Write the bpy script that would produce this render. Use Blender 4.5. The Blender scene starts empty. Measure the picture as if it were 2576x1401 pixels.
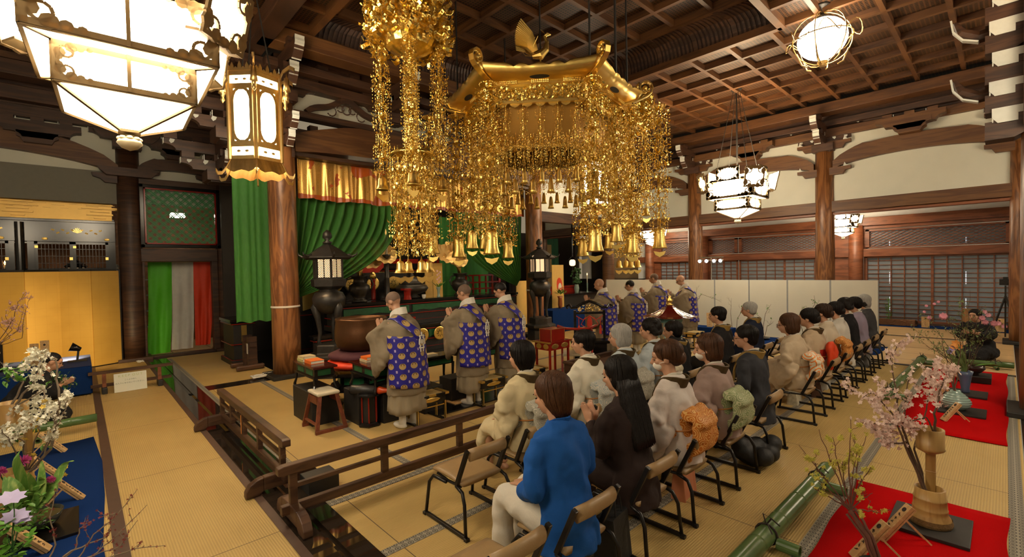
import bpy, math, random
from mathutils import Vector, Matrix, noise
R = math.radians
PI = math.pi
C = bpy.context.scene.collection
sc = bpy.context.scene
random.seed(7)
# ---------------------------------------------------------------- camera
f_px, pitch, yaw, roll = 1164.4, -.0232, .8177, -.0209
cam = bpy.data.objects.new('camera', bpy.data.cameras.new('camera'))
C.objects.link(cam)
F = Vector((math.cos(yaw)*math.cos(pitch), math.sin(yaw)*math.cos(pitch), math.sin(pitch)))
R0 = Vector((math.sin(yaw), -math.cos(yaw), 0))
U0 = R0.cross(F)
Rt = math.cos(roll)*R0 + math.sin(roll)*U0
Up = -math.sin(roll)*R0 + math.cos(roll)*U0
cam.matrix_world = Matrix(((Rt.x, Up.x, -F.x, 0), (Rt.y, Up.y, -F.y, 0), (Rt.z, Up.z, -F.z, 1.88), (0, 0, 0, 1)))
cam.data.sensor_width = 36
cam.data.lens = f_px/2576*36
cam.data.shift_y = (703.6-700.5)/2576
cam.data.clip_start = .05
sc.camera = cam
# ---------------------------------------------------------------- world, view
w = bpy.data.worlds.new('world')
sc.world = w
w.use_nodes = True
w.node_tree.nodes['Background'].inputs[0].default_value = (1, .80, .52, 1)
w.node_tree.nodes['Background'].inputs[1].default_value = .22
sc.view_settings.view_transform = 'Standard'
sc.view_settings.look = 'None'
sc.view_settings.gamma = 1
sc.view_settings.exposure = 0.30
LAMP = 18.0     # radiance of the lit paper panels
try:
    sc.cycles.use_denoising = True
    sc.cycles.max_bounces = 7
    sc.cycles.sample_clamp_indirect = 6
except Exception:
    pass

# ---------------------------------------------------------------- materials
def nodes(name):
    m = bpy.data.materials.new(name)
    m.use_nodes = True
    nt = m.node_tree
    return m, nt, nt.nodes['Principled BSDF']
def N(nt, t, **kw):
    n = nt.nodes.new('ShaderNode'+t)
    for k, v in kw.items():
        if k.startswith('i'):
            n.inputs[int(k[1:])].default_value = v
        else:
            setattr(n, k, v)
    return n
def L(nt, a, b, ai=0):
    nt.links.new(a.outputs[ai] if hasattr(a, 'outputs') else a, b)
def mth(nt, op, a, b=None, c=None):
    n = nt.nodes.new('ShaderNodeMath')
    n.operation = op
    for i, x in enumerate((a, b, c)):
        if x is None: continue
        if isinstance(x, (int, float)): n.inputs[i].default_value = x
        else: nt.links.new(x, n.inputs[i])
    return n.outputs[0]
def mixc(nt, fac, a, b):
    n = nt.nodes.new('ShaderNodeMix')
    n.data_type = 'RGBA'
    for i, x in ((0, fac), (6, a), (7, b)):
        if isinstance(x, (int, float)): n.inputs[i].default_value = x
        elif isinstance(x, tuple): n.inputs[i].default_value = (*x[:3], 1)
        else: nt.links.new(x, n.inputs[i])
    return n.outputs[2]
def coord(nt, scale=(1, 1, 1), kind='Object'):
    tc = N(nt, 'TexCoord')
    mp = N(nt, 'Mapping')
    mp.inputs['Scale'].default_value = scale
    nt.links.new(tc.outputs[kind], mp.inputs[0])
    return mp.outputs[0]
def sep(nt, v):
    s = N(nt, 'SeparateXYZ')
    nt.links.new(v, s.inputs[0])
    return s.outputs
def bump(nt, p, h, st=.3, d=.01):
    b = N(nt, 'Bump')
    b.inputs['Strength'].default_value = st
    b.inputs['Distance'].default_value = d
    nt.links.new(h, b.inputs['Height'])
    nt.links.new(b.outputs[0], p.inputs['Normal'])
CACHE = {}
def mat(name, col, rough=.6, metal=0, var=.12, scale=12, bmp=0, bs=40, spec=None, sheen=0, stretch=(1, 1, 1)):
    """plain procedural surface: noise varies the tone, a second noise gives relief"""
    if name in CACHE: return CACHE[name]
    m, nt, p = nodes(name)
    v = coord(nt, stretch)
    n = N(nt, 'TexNoise')
    n.inputs['Scale'].default_value = scale
    n.inputs['Detail'].default_value = 4
    nt.links.new(v, n.inputs[0])
    lo = tuple(c*(1-var) for c in col); hi = tuple(min(1, c*(1+var)) for c in col)
    nt.links.new(mixc(nt, n.outputs[0], lo, hi), p.inputs['Base Color'])
    p.inputs['Roughness'].default_value = rough
    p.inputs['Metallic'].default_value = metal
    if spec is not None: p.inputs['Specular IOR Level'].default_value = spec
    if sheen: p.inputs['Sheen Weight'].default_value = sheen
    if bmp:
        n2 = N(nt, 'TexNoise')
        n2.inputs['Scale'].default_value = bs
        n2.inputs['Detail'].default_value = 5
        nt.links.new(v, n2.inputs[0])
        bump(nt, p, n2.outputs[0], bmp, .01)
    CACHE[name] = m
    return m
def wood(name, dark, light, rough=.45, stretch=(14, 14, 1.2), ring=2.2):
    if name in CACHE: return CACHE[name]
    m, nt, p = nodes(name)
    v = coord(nt, stretch)
    n = N(nt, 'TexNoise'); n.inputs['Scale'].default_value = 1.0; n.inputs['Detail'].default_value = 6; n.inputs['Distortion'].default_value = .6
    nt.links.new(v, n.inputs[0])
    wv = mth(nt, 'SINE', mth(nt, 'MULTIPLY', n.outputs[0], 40*ring/2.2))
    f2 = mth(nt, 'MULTIPLY_ADD', wv, .35, .5)
    nt.links.new(mixc(nt, f2, dark, light), p.inputs['Base Color'])
    p.inputs['Roughness'].default_value = rough
    bump(nt, p, f2, .12, .004)
    CACHE[name] = m
    return m
def emit(name, col, st):
    if name in CACHE: return CACHE[name]
    m, nt, p = nodes(name)
    p.inputs['Base Color'].default_value = (*col, 1)
    p.inputs['Emission Color'].default_value = (*col, 1)
    v = coord(nt, (1, 1, 1))
    n = N(nt, 'TexNoise'); n.inputs['Scale'].default_value = 2
    nt.links.new(v, n.inputs[0])
    nt.links.new(mth(nt, 'MULTIPLY_ADD', n.outputs[0], st*.2, st*.9), p.inputs['Emission Strength'])
    CACHE[name] = m
    return m

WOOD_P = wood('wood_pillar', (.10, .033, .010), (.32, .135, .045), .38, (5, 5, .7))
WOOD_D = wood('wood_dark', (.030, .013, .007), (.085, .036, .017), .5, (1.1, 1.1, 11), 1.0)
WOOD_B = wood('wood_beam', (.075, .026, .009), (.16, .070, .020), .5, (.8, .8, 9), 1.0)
WOOD_C = wood('wood_ceiling', (.055, .020, .006), (.125, .050, .014), .5, (1, 1, 9), 1.0)
WOOD_R = wood('wood_red', (.12, .035, .014), (.26, .088, .036), .42, (1.2, 1.2, 8), 1.0)
WOOD_RAIL = wood('wood_rail', (.035, .014, .007), (.105, .05, .024), .42, (2, 2, 16), 1.0)
WOOD_L = wood('wood_light', (.52, .32, .13), (.70, .47, .23), .5, (20, 20, 20), 1.2)
WOOD_STOOL = wood('wood_stool', (.13, .03, .012), (.24, .065, .028), .35, (8, 8, 8), 1.2)
PLASTER = mat('plaster', (.66, .65, .54), .85, var=.05, scale=3, bmp=.1, bs=60)
PLASTER_W = mat('plaster_white', (.72, .72, .70), .85, var=.04, scale=3)
WHITE_P = mat('white_paint', (.62, .63, .57), .7, var=.08, scale=20)
GOLD = mat('gold', (1.0, .67, .19), .26, 1, var=.2, scale=14, bmp=.25, bs=35)
GOLD_S = mat('gold_smooth', (.96, .66, .20), .33, 1, var=.12, scale=6, bmp=.08, bs=12)
BRASS = mat('brass', (.62, .43, .17), .38, 1, var=.2, scale=20)
BRONZE = mat('bronze', (.060, .055, .05), .42, .75, var=.3, scale=18, bmp=.15, bs=50)
BOWL_M = mat('bowl_bronze', (.145, .068, .030), .36, .8, var=.35, scale=5, bmp=.25, bs=160)
BLACK = mat('black_lacquer', (.012, .010, .009), .16, 0, var=.3, scale=6)
BLACK_M = mat('black_matte', (.018, .016, .014), .55, 0, var=.3, scale=20)
REDLAC = mat('red_lacquer', (.30, .016, .008), .22, 0, var=.15, scale=6)
GREEN_PT = mat('green_paint', (.012, .10, .035), .4, 0, var=.5, scale=10)
FELT_R = mat('felt_red', (.50, .003, .004), 1, 0, var=.15, scale=160, bmp=.3, bs=400, spec=.05)
FELT_B = mat('felt_blue', (.008, .030, .13), 1, 0, var=.18, scale=160, bmp=.3, bs=400, spec=.05)
CHROME = mat('chrome', (.7, .7, .68), .25, 1, var=.05)
VINYL = mat('vinyl_tan', (.33, .215, .10), .42, 0, var=.08, scale=30, bmp=.1, bs=120)
BLK_METAL = mat('black_metal', (.014, .012, .011), .32, .3, var=.2)
PAPER = mat('paper', (.78, .74, .60), .8, var=.05)
SKIN = mat('skin', (.50, .27, .165), .5, var=.08, scale=8)
WHITE_C = mat('white_cloth', (.72, .68, .60), .85, var=.06, scale=20, bmp=.15, bs=90)
LIT = emit('lit_paper', (1, .85, .62), LAMP)
LITW = emit('lit_window', (1, .62, .32), 2.2)
FLAME = emit('flame', (1, .45, .12), 9)
SPOT = emit('spot_led', (.85, .93, 1), 60)
INK = mat('ink', (.03, .02, .015), .7)
TWIG = mat('twig', (.12, .075, .045), .8, var=.35, scale=60)
TWIG_G = mat('twig_grey', (.22, .17, .12), .8, var=.35, scale=60)
LEAF = mat('leaf', (.10, .25, .03), .5, var=.5, scale=25)
LEAF_D = mat('leaf_dark', (.03, .11, .02), .5, var=.5, scale=25)
PETAL_W = mat('petal_white', (.82, .80, .66), .7, var=.06, scale=30)
PETAL_P = mat('petal_pink', (.80, .50, .45), .7, var=.12, scale=30)
PETAL_Y = mat('petal_yellow', (.62, .58, .10), .7, var=.2, scale=30)
HAIR_K = mat('hair_black', (.010, .007, .006), .42, var=.6, scale=5, bmp=1, bs=9, spec=.25, stretch=(11, 11, .8))
HAIR_B = mat('hair_brown', (.075, .030, .012), .42, var=.7, scale=5, bmp=1, bs=9, spec=.3, stretch=(11, 11, .8))
HAIR_D = mat('hair_dark_brown', (.035, .016, .008), .42, var=.7, scale=5, bmp=1, bs=9, spec=.25, stretch=(11, 11, .8))
HAIR_G = mat('hair_grey', (.42, .41, .38), .45, var=.4, scale=5, bmp=1, bs=9, spec=.3, stretch=(11, 11, .8))
HAIR_Z = mat('hair_shaved', (.16, .10, .07), .7, var=.3, scale=40)

def tatami(name, ax, off=0.0, seam=None):
    m, nt, p = nodes(name)
    s = sep(nt, coord(nt))
    a = s[ax]; b = s[1-ax]
    rib = mth(nt, 'SINE', mth(nt, 'MULTIPLY', a, 2*PI/.0165))
    n = N(nt, 'TexNoise'); n.inputs['Scale'].default_value = 1.7; n.inputs['Detail'].default_value = 5
    nt.links.new(coord(nt), n.inputs[0])
    n2 = N(nt, 'TexNoise'); n2.inputs['Scale'].default_value = 90
    nt.links.new(coord(nt), n2.inputs[0])
    c = mixc(nt, n.outputs[0], (.46, .305, .092), (.66, .475, .165))
    c = mixc(nt, mth(nt, 'MULTIPLY', n2.outputs[0], .3), c, (.36, .24, .10))
    c = mixc(nt, mth(nt, 'MULTIPLY_ADD', rib, -.16, .16), c, (.20, .12, .045))
    # seam between mats
    fr = mth(nt, 'FRACT', mth(nt, 'MULTIPLY', mth(nt, 'ADD', b, off+200*1.91), 1/1.91))
    sm = mth(nt, 'LESS_THAN', fr, .0035)
    c = mixc(nt, sm, c, (.10, .06, .025))
    nt.links.new(c, p.inputs['Base Color'])
    p.inputs['Roughness'].default_value = .62
    bump(nt, p, mth(nt, 'ADD', rib, mth(nt, 'MULTIPLY', n2.outputs[0], .5)), .35, .003)
    return m
TAT_N = tatami('tatami_nave', 1, .35)
TAT_L = tatami('tatami_aisle', 0, .2)
def border(ax):
    m, nt, p = nodes('tatami_border')
    s = sep(nt, coord(nt))
    u = mth(nt, 'MULTIPLY', s[1-ax], 1/.05); v = mth(nt, 'MULTIPLY', s[ax], 1/.05)
    fu = mth(nt, 'SUBTRACT', mth(nt, 'FRACT', u), .5); fv = mth(nt, 'SUBTRACT', mth(nt, 'FRACT', mth(nt, 'ADD', v, .25)), .5)
    d = mth(nt, 'SQRT', mth(nt, 'ADD', mth(nt, 'MULTIPLY', fu, fu), mth(nt, 'MULTIPLY', fv, fv)))
    ring = mth(nt, 'LESS_THAN', mth(nt, 'ABSOLUTE', mth(nt, 'SUBTRACT', d, .36)), .07)
    dot = mth(nt, 'LESS_THAN', d, .17)
    k = mth(nt, 'MAXIMUM', ring, dot)
    nt.links.new(mixc(nt, k, (.30, .27, .21), (.085, .078, .065)), p.inputs['Base Color'])
    p.inputs['Roughness'].default_value = .8
    return m
BORD_X = border(1); BORD_Y = border(0)

# ---------------------------------------------------------------- geometry helpers
class G:
    def __init__(s): s.v = []; s.f = []; s.m = []; s.k = 0; s.T = None
    def _add(s, vs, fs):
        o = len(s.v)
        if s.T is not None: vs = [s.T @ Vector(p) for p in vs]
        s.v += [tuple(p) for p in vs]
        s.f += [tuple(i+o for i in q) for q in fs]
        s.m += [s.k]*len(fs)
        return s
    def box(s, c, d, rz=0, M=None):
        x, y, z = (t/2 for t in d)
        vs = [Vector((a, b, e)) for a in (-x, x) for b in (-y, y) for e in (-z, z)]
        Q = M if M is not None else Matrix.Rotation(rz, 3, 'Z')
        c = Vector(c)
        return s._add([Q@p+c for p in vs], [(0, 1, 3, 2), (4, 6, 7, 5), (0, 4, 5, 1), (2, 3, 7, 6), (0, 2, 6, 4), (1, 5, 7, 3)])
    def bx(s, x0, x1, y0, y1, z0, z1):
        return s.box(((x0+x1)/2, (y0+y1)/2, (z0+z1)/2), (abs(x1-x0), abs(y1-y0), abs(z1-z0)))
    def bar(s, a, b, w, h=None, up=(0, 0, 1)):
        a, b = Vector(a), Vector(b); h = h or w
        d = (b-a); ln = d.length
        if ln < 1e-6: return s
        d.normalize(); u = Vector(up)
        if abs(d.dot(u)) > .98: u = Vector((0, 1, 0))
        sd = d.cross(u).normalized(); uu = sd.cross(d)
        M = Matrix((d, sd, uu)).transposed()
        return s.box((a+b)/2, (ln, w, h), M=M)
    def ring(s, rings, caps=True, closed=True):
        n = len(rings[0]); vs = [p for r in rings for p in r]; fs = []
        for i in range(len(rings)-1):
            for j in range(n if closed else n-1):
                k = (j+1) % n
                fs.append((i*n+j, i*n+k, (i+1)*n+k, (i+1)*n+j))
        if caps and closed:
            fs.append(tuple(range(n))[::-1]); fs.append(tuple((len(rings)-1)*n+j for j in range(n)))
        return s._add(vs, fs)
    def lathe(s, prof, c=(0, 0, 0), n=16, a0=0, caps=True, sq=None):
        c = Vector(c)
        return s.ring([[c+Vector((r*math.cos(a0+2*PI*j/n), r*math.sin(a0+2*PI*j/n), z)) for j in range(n)] for r, z in prof], caps)
    def ell(s, c, r, n=12, m=8, M=None):
        c = Vector(c); rs = []
        for i in range(m+1):
            t = -PI/2+PI*(i+.001 if i == 0 else i-.001 if i == m else i)/m
            ring = []
            for j in range(n):
                a = 2*PI*j/n
                p = Vector((r[0]*math.cos(t)*math.cos(a), r[1]*math.cos(t)*math.sin(a), r[2]*math.sin(t)))
                ring.append(c+(M@p if M is not None else p))
            rs.append(ring)
        return s.ring(rs)
    def tube(s, pts, r, n=7, flat=1.0, up=(0, 0, 1)):
        pts = [Vector(p) for p in pts]; rs = []
        pu = None
        for i, p in enumerate(pts):
            d = (pts[min(i+1, len(pts)-1)]-pts[max(i-1, 0)])
            if d.length < 1e-9: d = Vector((0, 0, 1))
            d.normalize()
            u = Vector(up) if pu is None else pu
            if abs(d.dot(u)) > .97: u = Vector((1, 0, 0)) if abs(d.x) < .9 else Vector((0, 1, 0))
            sd = d.cross(u).normalized(); uu = sd.cross(d).normalized(); pu = uu
            rr = r[i] if isinstance(r, (list, tuple)) else r
            if isinstance(rr, tuple): ra, rb = rr
            else: ra, rb = rr, rr*flat
            rs.append([p+sd*ra*math.cos(2*PI*j/n)+uu*rb*math.sin(2*PI*j/n) for j in range(n)])
        return s.ring(rs)
    def prism(s, poly, t, M=None, c=(0, 0, 0)):
        """poly in local x,z ; thickness t along local y"""
        c = Vector(c); M = M or Matrix.Identity(3)
        n = len(poly)
        vs = [c+M@Vector((x, -t/2, z)) for x, z in poly]+[c+M@Vector((x, t/2, z)) for x, z in poly]
        return s._add(vs, [tuple(range(n)), tuple(range(2*n-1, n-1, -1))]+[(i, i+n, (i+1) % n+n, (i+1) % n) for i in range(n)])
    def ribbon(s, pts, nrm, w, t=.002):
        """flat strip following pts; widths along nrm"""
        pts = [Vector(p) for p in pts]; nrm = Vector(nrm).normalized(); rs = []
        for i, p in enumerate(pts):
            d = (pts[min(i+1, len(pts)-1)]-pts[max(i-1, 0)]).normalized()
            th = d.cross(nrm).normalized()*t/2
            ww = (w[i] if isinstance(w, (list, tuple)) else w)/2
            rs.append([p+nrm*ww+th, p-nrm*ww+th, p-nrm*ww-th, p+nrm*ww-th])
        return s.ring(rs)
    def add(s, g, M=None):
        o = len(s.v)
        M = M or Matrix.Identity(4)
        s.v += [tuple(M @ Vector(p)) for p in g.v]
        s.f += [tuple(i+o for i in q) for q in g.f]
        s.m += g.m
        return s
def foldtex(name, sc_, kind='WOOD'):
    t = bpy.data.textures.get(name)
    if not t:
        t = bpy.data.textures.new(name, kind); t.noise_scale = sc_
        if kind == 'WOOD': t.wood_type = 'BANDNOISE'; t.turbulence = 9; t.noise_basis_2 = 'SIN'
    return t
def ob(name, g, m, parent=None, smooth=False, bev=0, rem=0, sm=0, sub=0, loc=None, solid=0, disp=None):
    me = bpy.data.meshes.new(name)
    me.from_pydata(g.v, [], g.f)
    ms = m if isinstance(m, (list, tuple)) else [m]
    for x in ms: me.materials.append(x)
    if len(ms) > 1: me.polygons.foreach_set('material_index', g.m)
    if smooth: me.polygons.foreach_set('use_smooth', [True]*len(g.f))
    me.update()
    o = bpy.data.objects.new(name, me)
    C.objects.link(o)
    if parent: o.parent = parent
    if loc: o.location = loc
    if solid:
        d = o.modifiers.new('solid', 'SOLIDIFY'); d.thickness = solid; d.offset = 0
    if rem:
        d = o.modifiers.new('remesh', 'REMESH'); d.mode = 'VOXEL'; d.voxel_size = rem; d.use_smooth_shade = True
    if sm:
        d = o.modifiers.new('smooth', 'SMOOTH'); d.factor = .5; d.iterations = sm
    if disp:
        d = o.modifiers.new('folds', 'DISPLACE'); d.texture = foldtex('folds', .16); d.strength = disp; d.mid_level = .3; d.texture_coords = 'LOCAL'
        d = o.modifiers.new('creases', 'DISPLACE'); d.texture = foldtex('creases', .05, 'CLOUDS'); d.strength = disp*.5; d.mid_level = .5; d.texture_coords = 'LOCAL'
        d = o.modifiers.new('smooth2', 'SMOOTH'); d.factor = .4; d.iterations = 1
    if sub:
        d = o.modifiers.new('sub', 'SUBSURF'); d.levels = sub; d.render_levels = sub
    if bev:
        d = o.modifiers.new('bevel', 'BEVEL'); d.width = bev; d.segments = 2; d.limit_method = 'ANGLE'
    return o
def tag(o, label, cat, group=None):
    o['label'] = label; o['category'] = cat
    if group: o['group'] = group
    return o
def thing(name, label, cat, loc=(0, 0, 0), rz=0, group=None):
    o = bpy.data.objects.new(name, None)
    o.empty_display_size = .1
    C.objects.link(o); o.location = loc; o.rotation_euler = (0, 0, rz)
    return tag(o, label, cat, group)
def struct(name, g, m, **kw):
    o = ob(name, g, m, **kw); o['kind'] = 'structure'
    return o
def dup(root, loc, rz=0, label=None, group=None, scale=None):
    r = root.copy(); C.objects.link(r); r.location = loc; r.rotation_euler = (0, 0, rz)
    if scale: r.scale = (scale,)*3 if isinstance(scale, (int, float)) else scale
    if label: r['label'] = label
    if group: r['group'] = group
    for ch in list(root.children):
        c = ch.copy(); C.objects.link(c); c.parent = r
        for g in list(ch.children):
            d = g.copy(); C.objects.link(d); d.parent = c
    return r
def smf(v): return v*v*(3-2*v)
# ================================================================ STRUCTURE
g = G().bx(1.42, 10.78, -.12, 8.9, -.05, 0); struct('floor', g, TAT_N)
g = G().bx(.205, 1.02, -4, 13.3, -.05, 0); struct('floor_aisle', g, TAT_L)
g = G().bx(-4, .12, -4, 13.3, -.05, 0); struct('floor_left', g, TAT_L)
g = G().bx(10.92, 14.93, -.12, 13, -.05, 0).bx(15.07, 17.9, -.12, 13, -.05, 0)
m, nt, p = nodes('pale_boards')
s_ = sep(nt, coord(nt))
nz = N(nt, 'TexNoise'); nz.inputs['Scale'].default_value = 5; nt.links.new(coord(nt, (8, .7, 1)), nz.inputs[0])
ln_ = mth(nt, 'LESS_THAN', mth(nt, 'FRACT', mth(nt, 'MULTIPLY', s_[0], 1/.82)), .022)
cc = mixc(nt, nz.outputs[0], (.42, .27, .12), (.60, .42, .21))
nt.links.new(mixc(nt, ln_, cc, (.12, .06, .02)), p.inputs['Base Color']); p.inputs['Roughness'].default_value = .5
BOARDS = m
struct('floor_right', g, BOARDS)
g = G().bx(10.78, 10.92, -.12, 13, -.05, .004).bx(14.93, 15.07, -.12, 13, -.05, .004); struct('floor_sill', g, BLACK)
g = G()
for k in range(5): g.bx(-4, 20, -.12-.9*(k+1), -.12-.9*k-.008, -.05, 0)
struct('floor_boards_right', g, wood('black_boards', (.010, .008, .007), (.035, .025, .018), .18, (2, 20, 20)))
g = G().bx(-4, 18, 8.9, 17, -.06, -.002); struct('floor_altar', g, BLACK)
g = G().bx(1.35, 2.72, 9.3, 13.2, -.002, .003); struct('floor_passage', g, TAT_L)
EDGE = mat('edge_brown', (.085, .045, .028), .6, var=.2)
g = G().bx(.12, .205, -4, 13.3, -.05, .004); struct('trim_1', g, EDGE)
g = G().bx(1.02, 1.08, -4, 13.3, -.05, .006); struct('trim_2', g, EDGE)
LACQ = mat('lacquered_board', (.022, .015, .010), .035, 0, var=.5, scale=3, stretch=(24, 1, 1), spec=1)
g = G().bx(1.08, 1.215, -4, 13.3, -.05, .008).bx(1.27, 1.42, -4, 13.3, -.05, .008).bx(1.215, 1.27, -4, 13.3, -.05, -.02); struct('floor_lacquer_board', g, LACQ)
n = 3
for y0 in (3.75, 2.83, 1.86, .9, 4.72, 5.66, 6.6):
    if y0 < 4: g = G().bx(1.42, 10.78, y0-.04, y0+.04, 0, .0035)
    else: g = G().bx(2.4, 10.78, y0-.04, y0+.04, 0, .0035)
    struct('trim_%d' % n, g, BORD_X); n += 1
g = G().bx(1.42, 10.78, -.1, -.02, 0, .0035); struct('trim_%d' % n, g, BORD_X); n += 1
g = G().bx(2.26, 2.34, 3.8, 8.9, 0, .004); struct('trim_%d' % n, g, BORD_Y); n += 1
g = G().bx(1.42, 1.5, 3.8, 13, 0, .004); struct('trim_%d' % n, g, BORD_Y); n += 1

# ---- pillars
def pillar(x, y, z1, r=.235, z0=0, m=WOOD_P, base=True):
    g = G(); n_ = 28
    if base and z0 == 0: g.box((x, y, .035), (r*2.9, r*2.9, .07))
    o = struct('pillar', G().lathe([(r*1.01, z0), (r*1.02, .6), (r, z1*.6), (r*.96, z1)], (x, y, 0), n_), m, smooth=False)
    for q in o.data.polygons: q.use_smooth = len(q.vertices) == 4
    if g.v: struct('pillar_plinth', g, BLACK_M if m is WOOD_P else WOOD_D, bev=.012)
    return o
pillar(2.77, 9.06, 5.2); pillar(9.37, 9.06, 5.2)
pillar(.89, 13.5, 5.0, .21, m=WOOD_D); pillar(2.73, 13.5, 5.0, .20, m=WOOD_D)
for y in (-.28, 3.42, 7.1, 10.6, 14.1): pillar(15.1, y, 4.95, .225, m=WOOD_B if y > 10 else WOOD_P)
pillar(8.32, -.36, 4.4, .24, m=WOOD_P)
pillar(9.75, -1.0, 6.0, .24, m=WOOD_P)
for y in (3.2, 8.05, 10.35): pillar(17.75, y, 3.0, .19, m=WOOD_R, base=False)
g = G()
for k in range(2): g.lathe([(.243, 1.262), (.246, 1.27), (.246, 1.285), (.243, 1.293)], (2.77, 9.06, .0), 28); g.lathe([(.243, 1.262), (.246, 1.27), (.246, 1.285), (.243, 1.293)], (9.37, 9.06, 0), 28)
for i, x in enumerate((2.77, 9.37)):
    g = G().lathe([(.239, 1.262), (.247, 1.268), (.247, 1.292), (.239, 1.298)], (x, 9.06, 0), 28)
    tag(ob('tied_rope', g, WHITE_C), ['white cord tied round the big pillar by the bronze bowl', 'white cord tied round the pillar beside the yellow panel'][i], 'rope')

# ---- brackets (masugumi): arms with curved undersides, small blocks, white painted ends
def arm_poly(L_, h):
    pts = [(-L_/2, h), (-L_/2, h*.5)]
    for i in range(5):
        t = i/4*PI/2; pts.append((-L_/2+.17*math.sin(t)*1.0+.01, h*.5-h*.5*(1-math.cos(t))))
    q = [(-x, z) for x, z in pts[::-1]]
    return pts+q
def bracket_parts(big=1.0):
    w_ = G(); wh = G(); X90 = Matrix.Rotation(PI/2, 3, 'Z')
    w_.box((0, 0, .1), (.5, .5, .2)); w_.box((0, 0, .03), (.36, .36, .1))
    for M in (Matrix.Identity(3), X90):
        w_.prism(arm_poly(1.25, .2), .13, M, (0, 0, .2))
        w_.prism(arm_poly(1.75, .2), .12, M, (0, 0, .52))
        for s in (-.52, 0, .52):
            p_ = M@Vector((s, 0, 0)); w_.box((p_.x, p_.y, .46), (.2, .2, .12)); w_.box((p_.x, p_.y, .40), (.15, .15, .05))
        for s in (-.78, 0, .78):
            p_ = M@Vector((s, 0, 0)); w_.box((p_.x, p_.y, .78), (.2, .2, .12))
        for s in (-1, 1):
            p_ = M@Vector((s*.632, 0, .35)); wh.box(p_, (.012 if M is not X90 else .115, .115 if M is not X90 else .012, .10))
            p_ = M@Vector((s*.882, 0, .67)); wh.box(p_, (.012 if M is not X90 else .11, .11 if M is not X90 else .012, .10))
            # white hooks under the blocks
            for q in (.26, .52, .78):
                c_ = M@Vector((s*q, 0, .42 if q < .6 else .74))
                sd = M@Vector((0, .066, 0))
                for e in (-1, 1):
                    k_ = c_+sd*e
                    wh.bar(k_+Vector((0, 0, .08)), k_+Vector((0, 0, -.03)), .012, .012)
                    wh.prism([(0, 0), (.07, -.01), (.05, -.06), (.01, -.09), (-.02, -.05)], .012, M, k_+Vector((0, 0, -.02)))
    # projecting noses with fluted white end faces
    for s in (-1, 1):
        for zz, ll in ((.30, .80), (.62, 1.08)):
            poly = [(0, .1), (ll-.12, .1), (ll+.02, .16), (ll+.06, .05), (ll, -.06), (ll-.10, -.16), (ll-.3, -.1), (0, -.1)]
            w_.prism([(x*s, z) for x, z in poly], .15, X90, (0, 0, zz))
            fl = []
            for i in range(9):
                t = i/8; fl.append((ll+.035+.035*math.sin(t*PI*1.2+.6)-.13*t*t+.01*math.cos(t*20), .16-.33*t))
            for i in range(8):
                a, b = fl[i], fl[i+1]
                wh.bar((0, a[0]*s, zz+a[1]), (0, b[0]*s, zz+b[1]), .15, .016, up=(0, s, .3))
    return w_, wh
def bracket(x, y, z, rz=0):
    r = bpy.data.objects.new('pillar_bracket', None); C.objects.link(r); r.location = (x, y, z); r.rotation_euler = (0, 0, rz); r['kind'] = 'structure'
    w_, wh = bracket_parts()
    ob('arms', w_, WOOD_D, r); ob('white_end', wh, WHITE_P, r)
    return r
b0 = bracket(2.77, 9.06, 5.0)
for (x, y, z, rz) in ((9.37, 9.06, 5.0, 0), (.89, 13.5, 4.72, 0), (2.73, 13.5, 4.72, 0), (15.1, 3.42, 4.9, PI/2), (15.1, 7.1, 4.9, PI/2), (15.1, 10.6, 4.9, PI/2), (15.1, -.28, 4.9, PI/2),
                      (2.05, 9.5, 4.25, 0), (2.1, 10.6, 3.7, 0), (2.77, 9.06, 4.0, 0), (2.77, 11.3, 4.9, 0), (4.97, 9.06, 5.02, 0), (7.17, 9.06, 5.02, 0)):
    q = dup(b0, (x, y, z), rz)
    if (x, z) == (2.77, 4.0): q.scale = (.75, .75, .8)
# mid bracket sets between wall pillars (only arms)
def midset(name, x, y, z, along):
    g = G(); M = Matrix.Rotation(PI/2 if along == 'y' else 0, 3, 'Z')
    g.prism([(-.20, 0), (.20, 0), (.24, .08), (.30, .12), (.30, .22), (-.30, .22), (-.30, .12), (-.24, .08)], .3, M, (x, y, z))
    g.prism(arm_poly(1.3, .24), .26, M, (x, y, z+.20))
    g.prism(arm_poly(.8, .2), .3, M, (x, y, z+.1))
    for s in (-.42, 0, .42):
        p_ = M@Vector((s, 0, 0)); g.box((x+p_.x, y+p_.y, z+.46), (.19, .19, .12))
    wh = G(); 
    off = Vector((-.08, 0, 0)) if along == 'y' else Vector((0, -.08, 0))
    for s in (-.3, .3):
        p_ = M@Vector((s, 0, 0)); wh.prism([(-.05, 0), (.05, 0), (.03, -.05), (-.03, -.05)], .02, M, (x+p_.x+off.x, y+p_.y+off.y, z+.40))
        wh.bar((x+p_.x+off.x, y+p_.y+off.y, z+.4), (x+p_.x+off.x, y+p_.y+off.y, z+.5), .014, .014)
    wh.prism([(-.2, .0), (.2, 0), (.16, .06), (-.16, .06)], .02, M, (x+off.x, y+off.y, z+.13))
    r = bpy.data.objects.new('beam_bracket', None); C.objects.link(r); r['kind'] = 'structure'
    ob('arms', g, WOOD_B if along == 'y' else WOOD_D, r); ob('white_end', wh, WHITE_P, r)
for y in (1.6, 5.26, 8.85): midset('m', 14.84, y, 4.98, 'y')
for x in (-.5, 1.8): midset('m', x, 13.42, 4.6, 'x')

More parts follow.
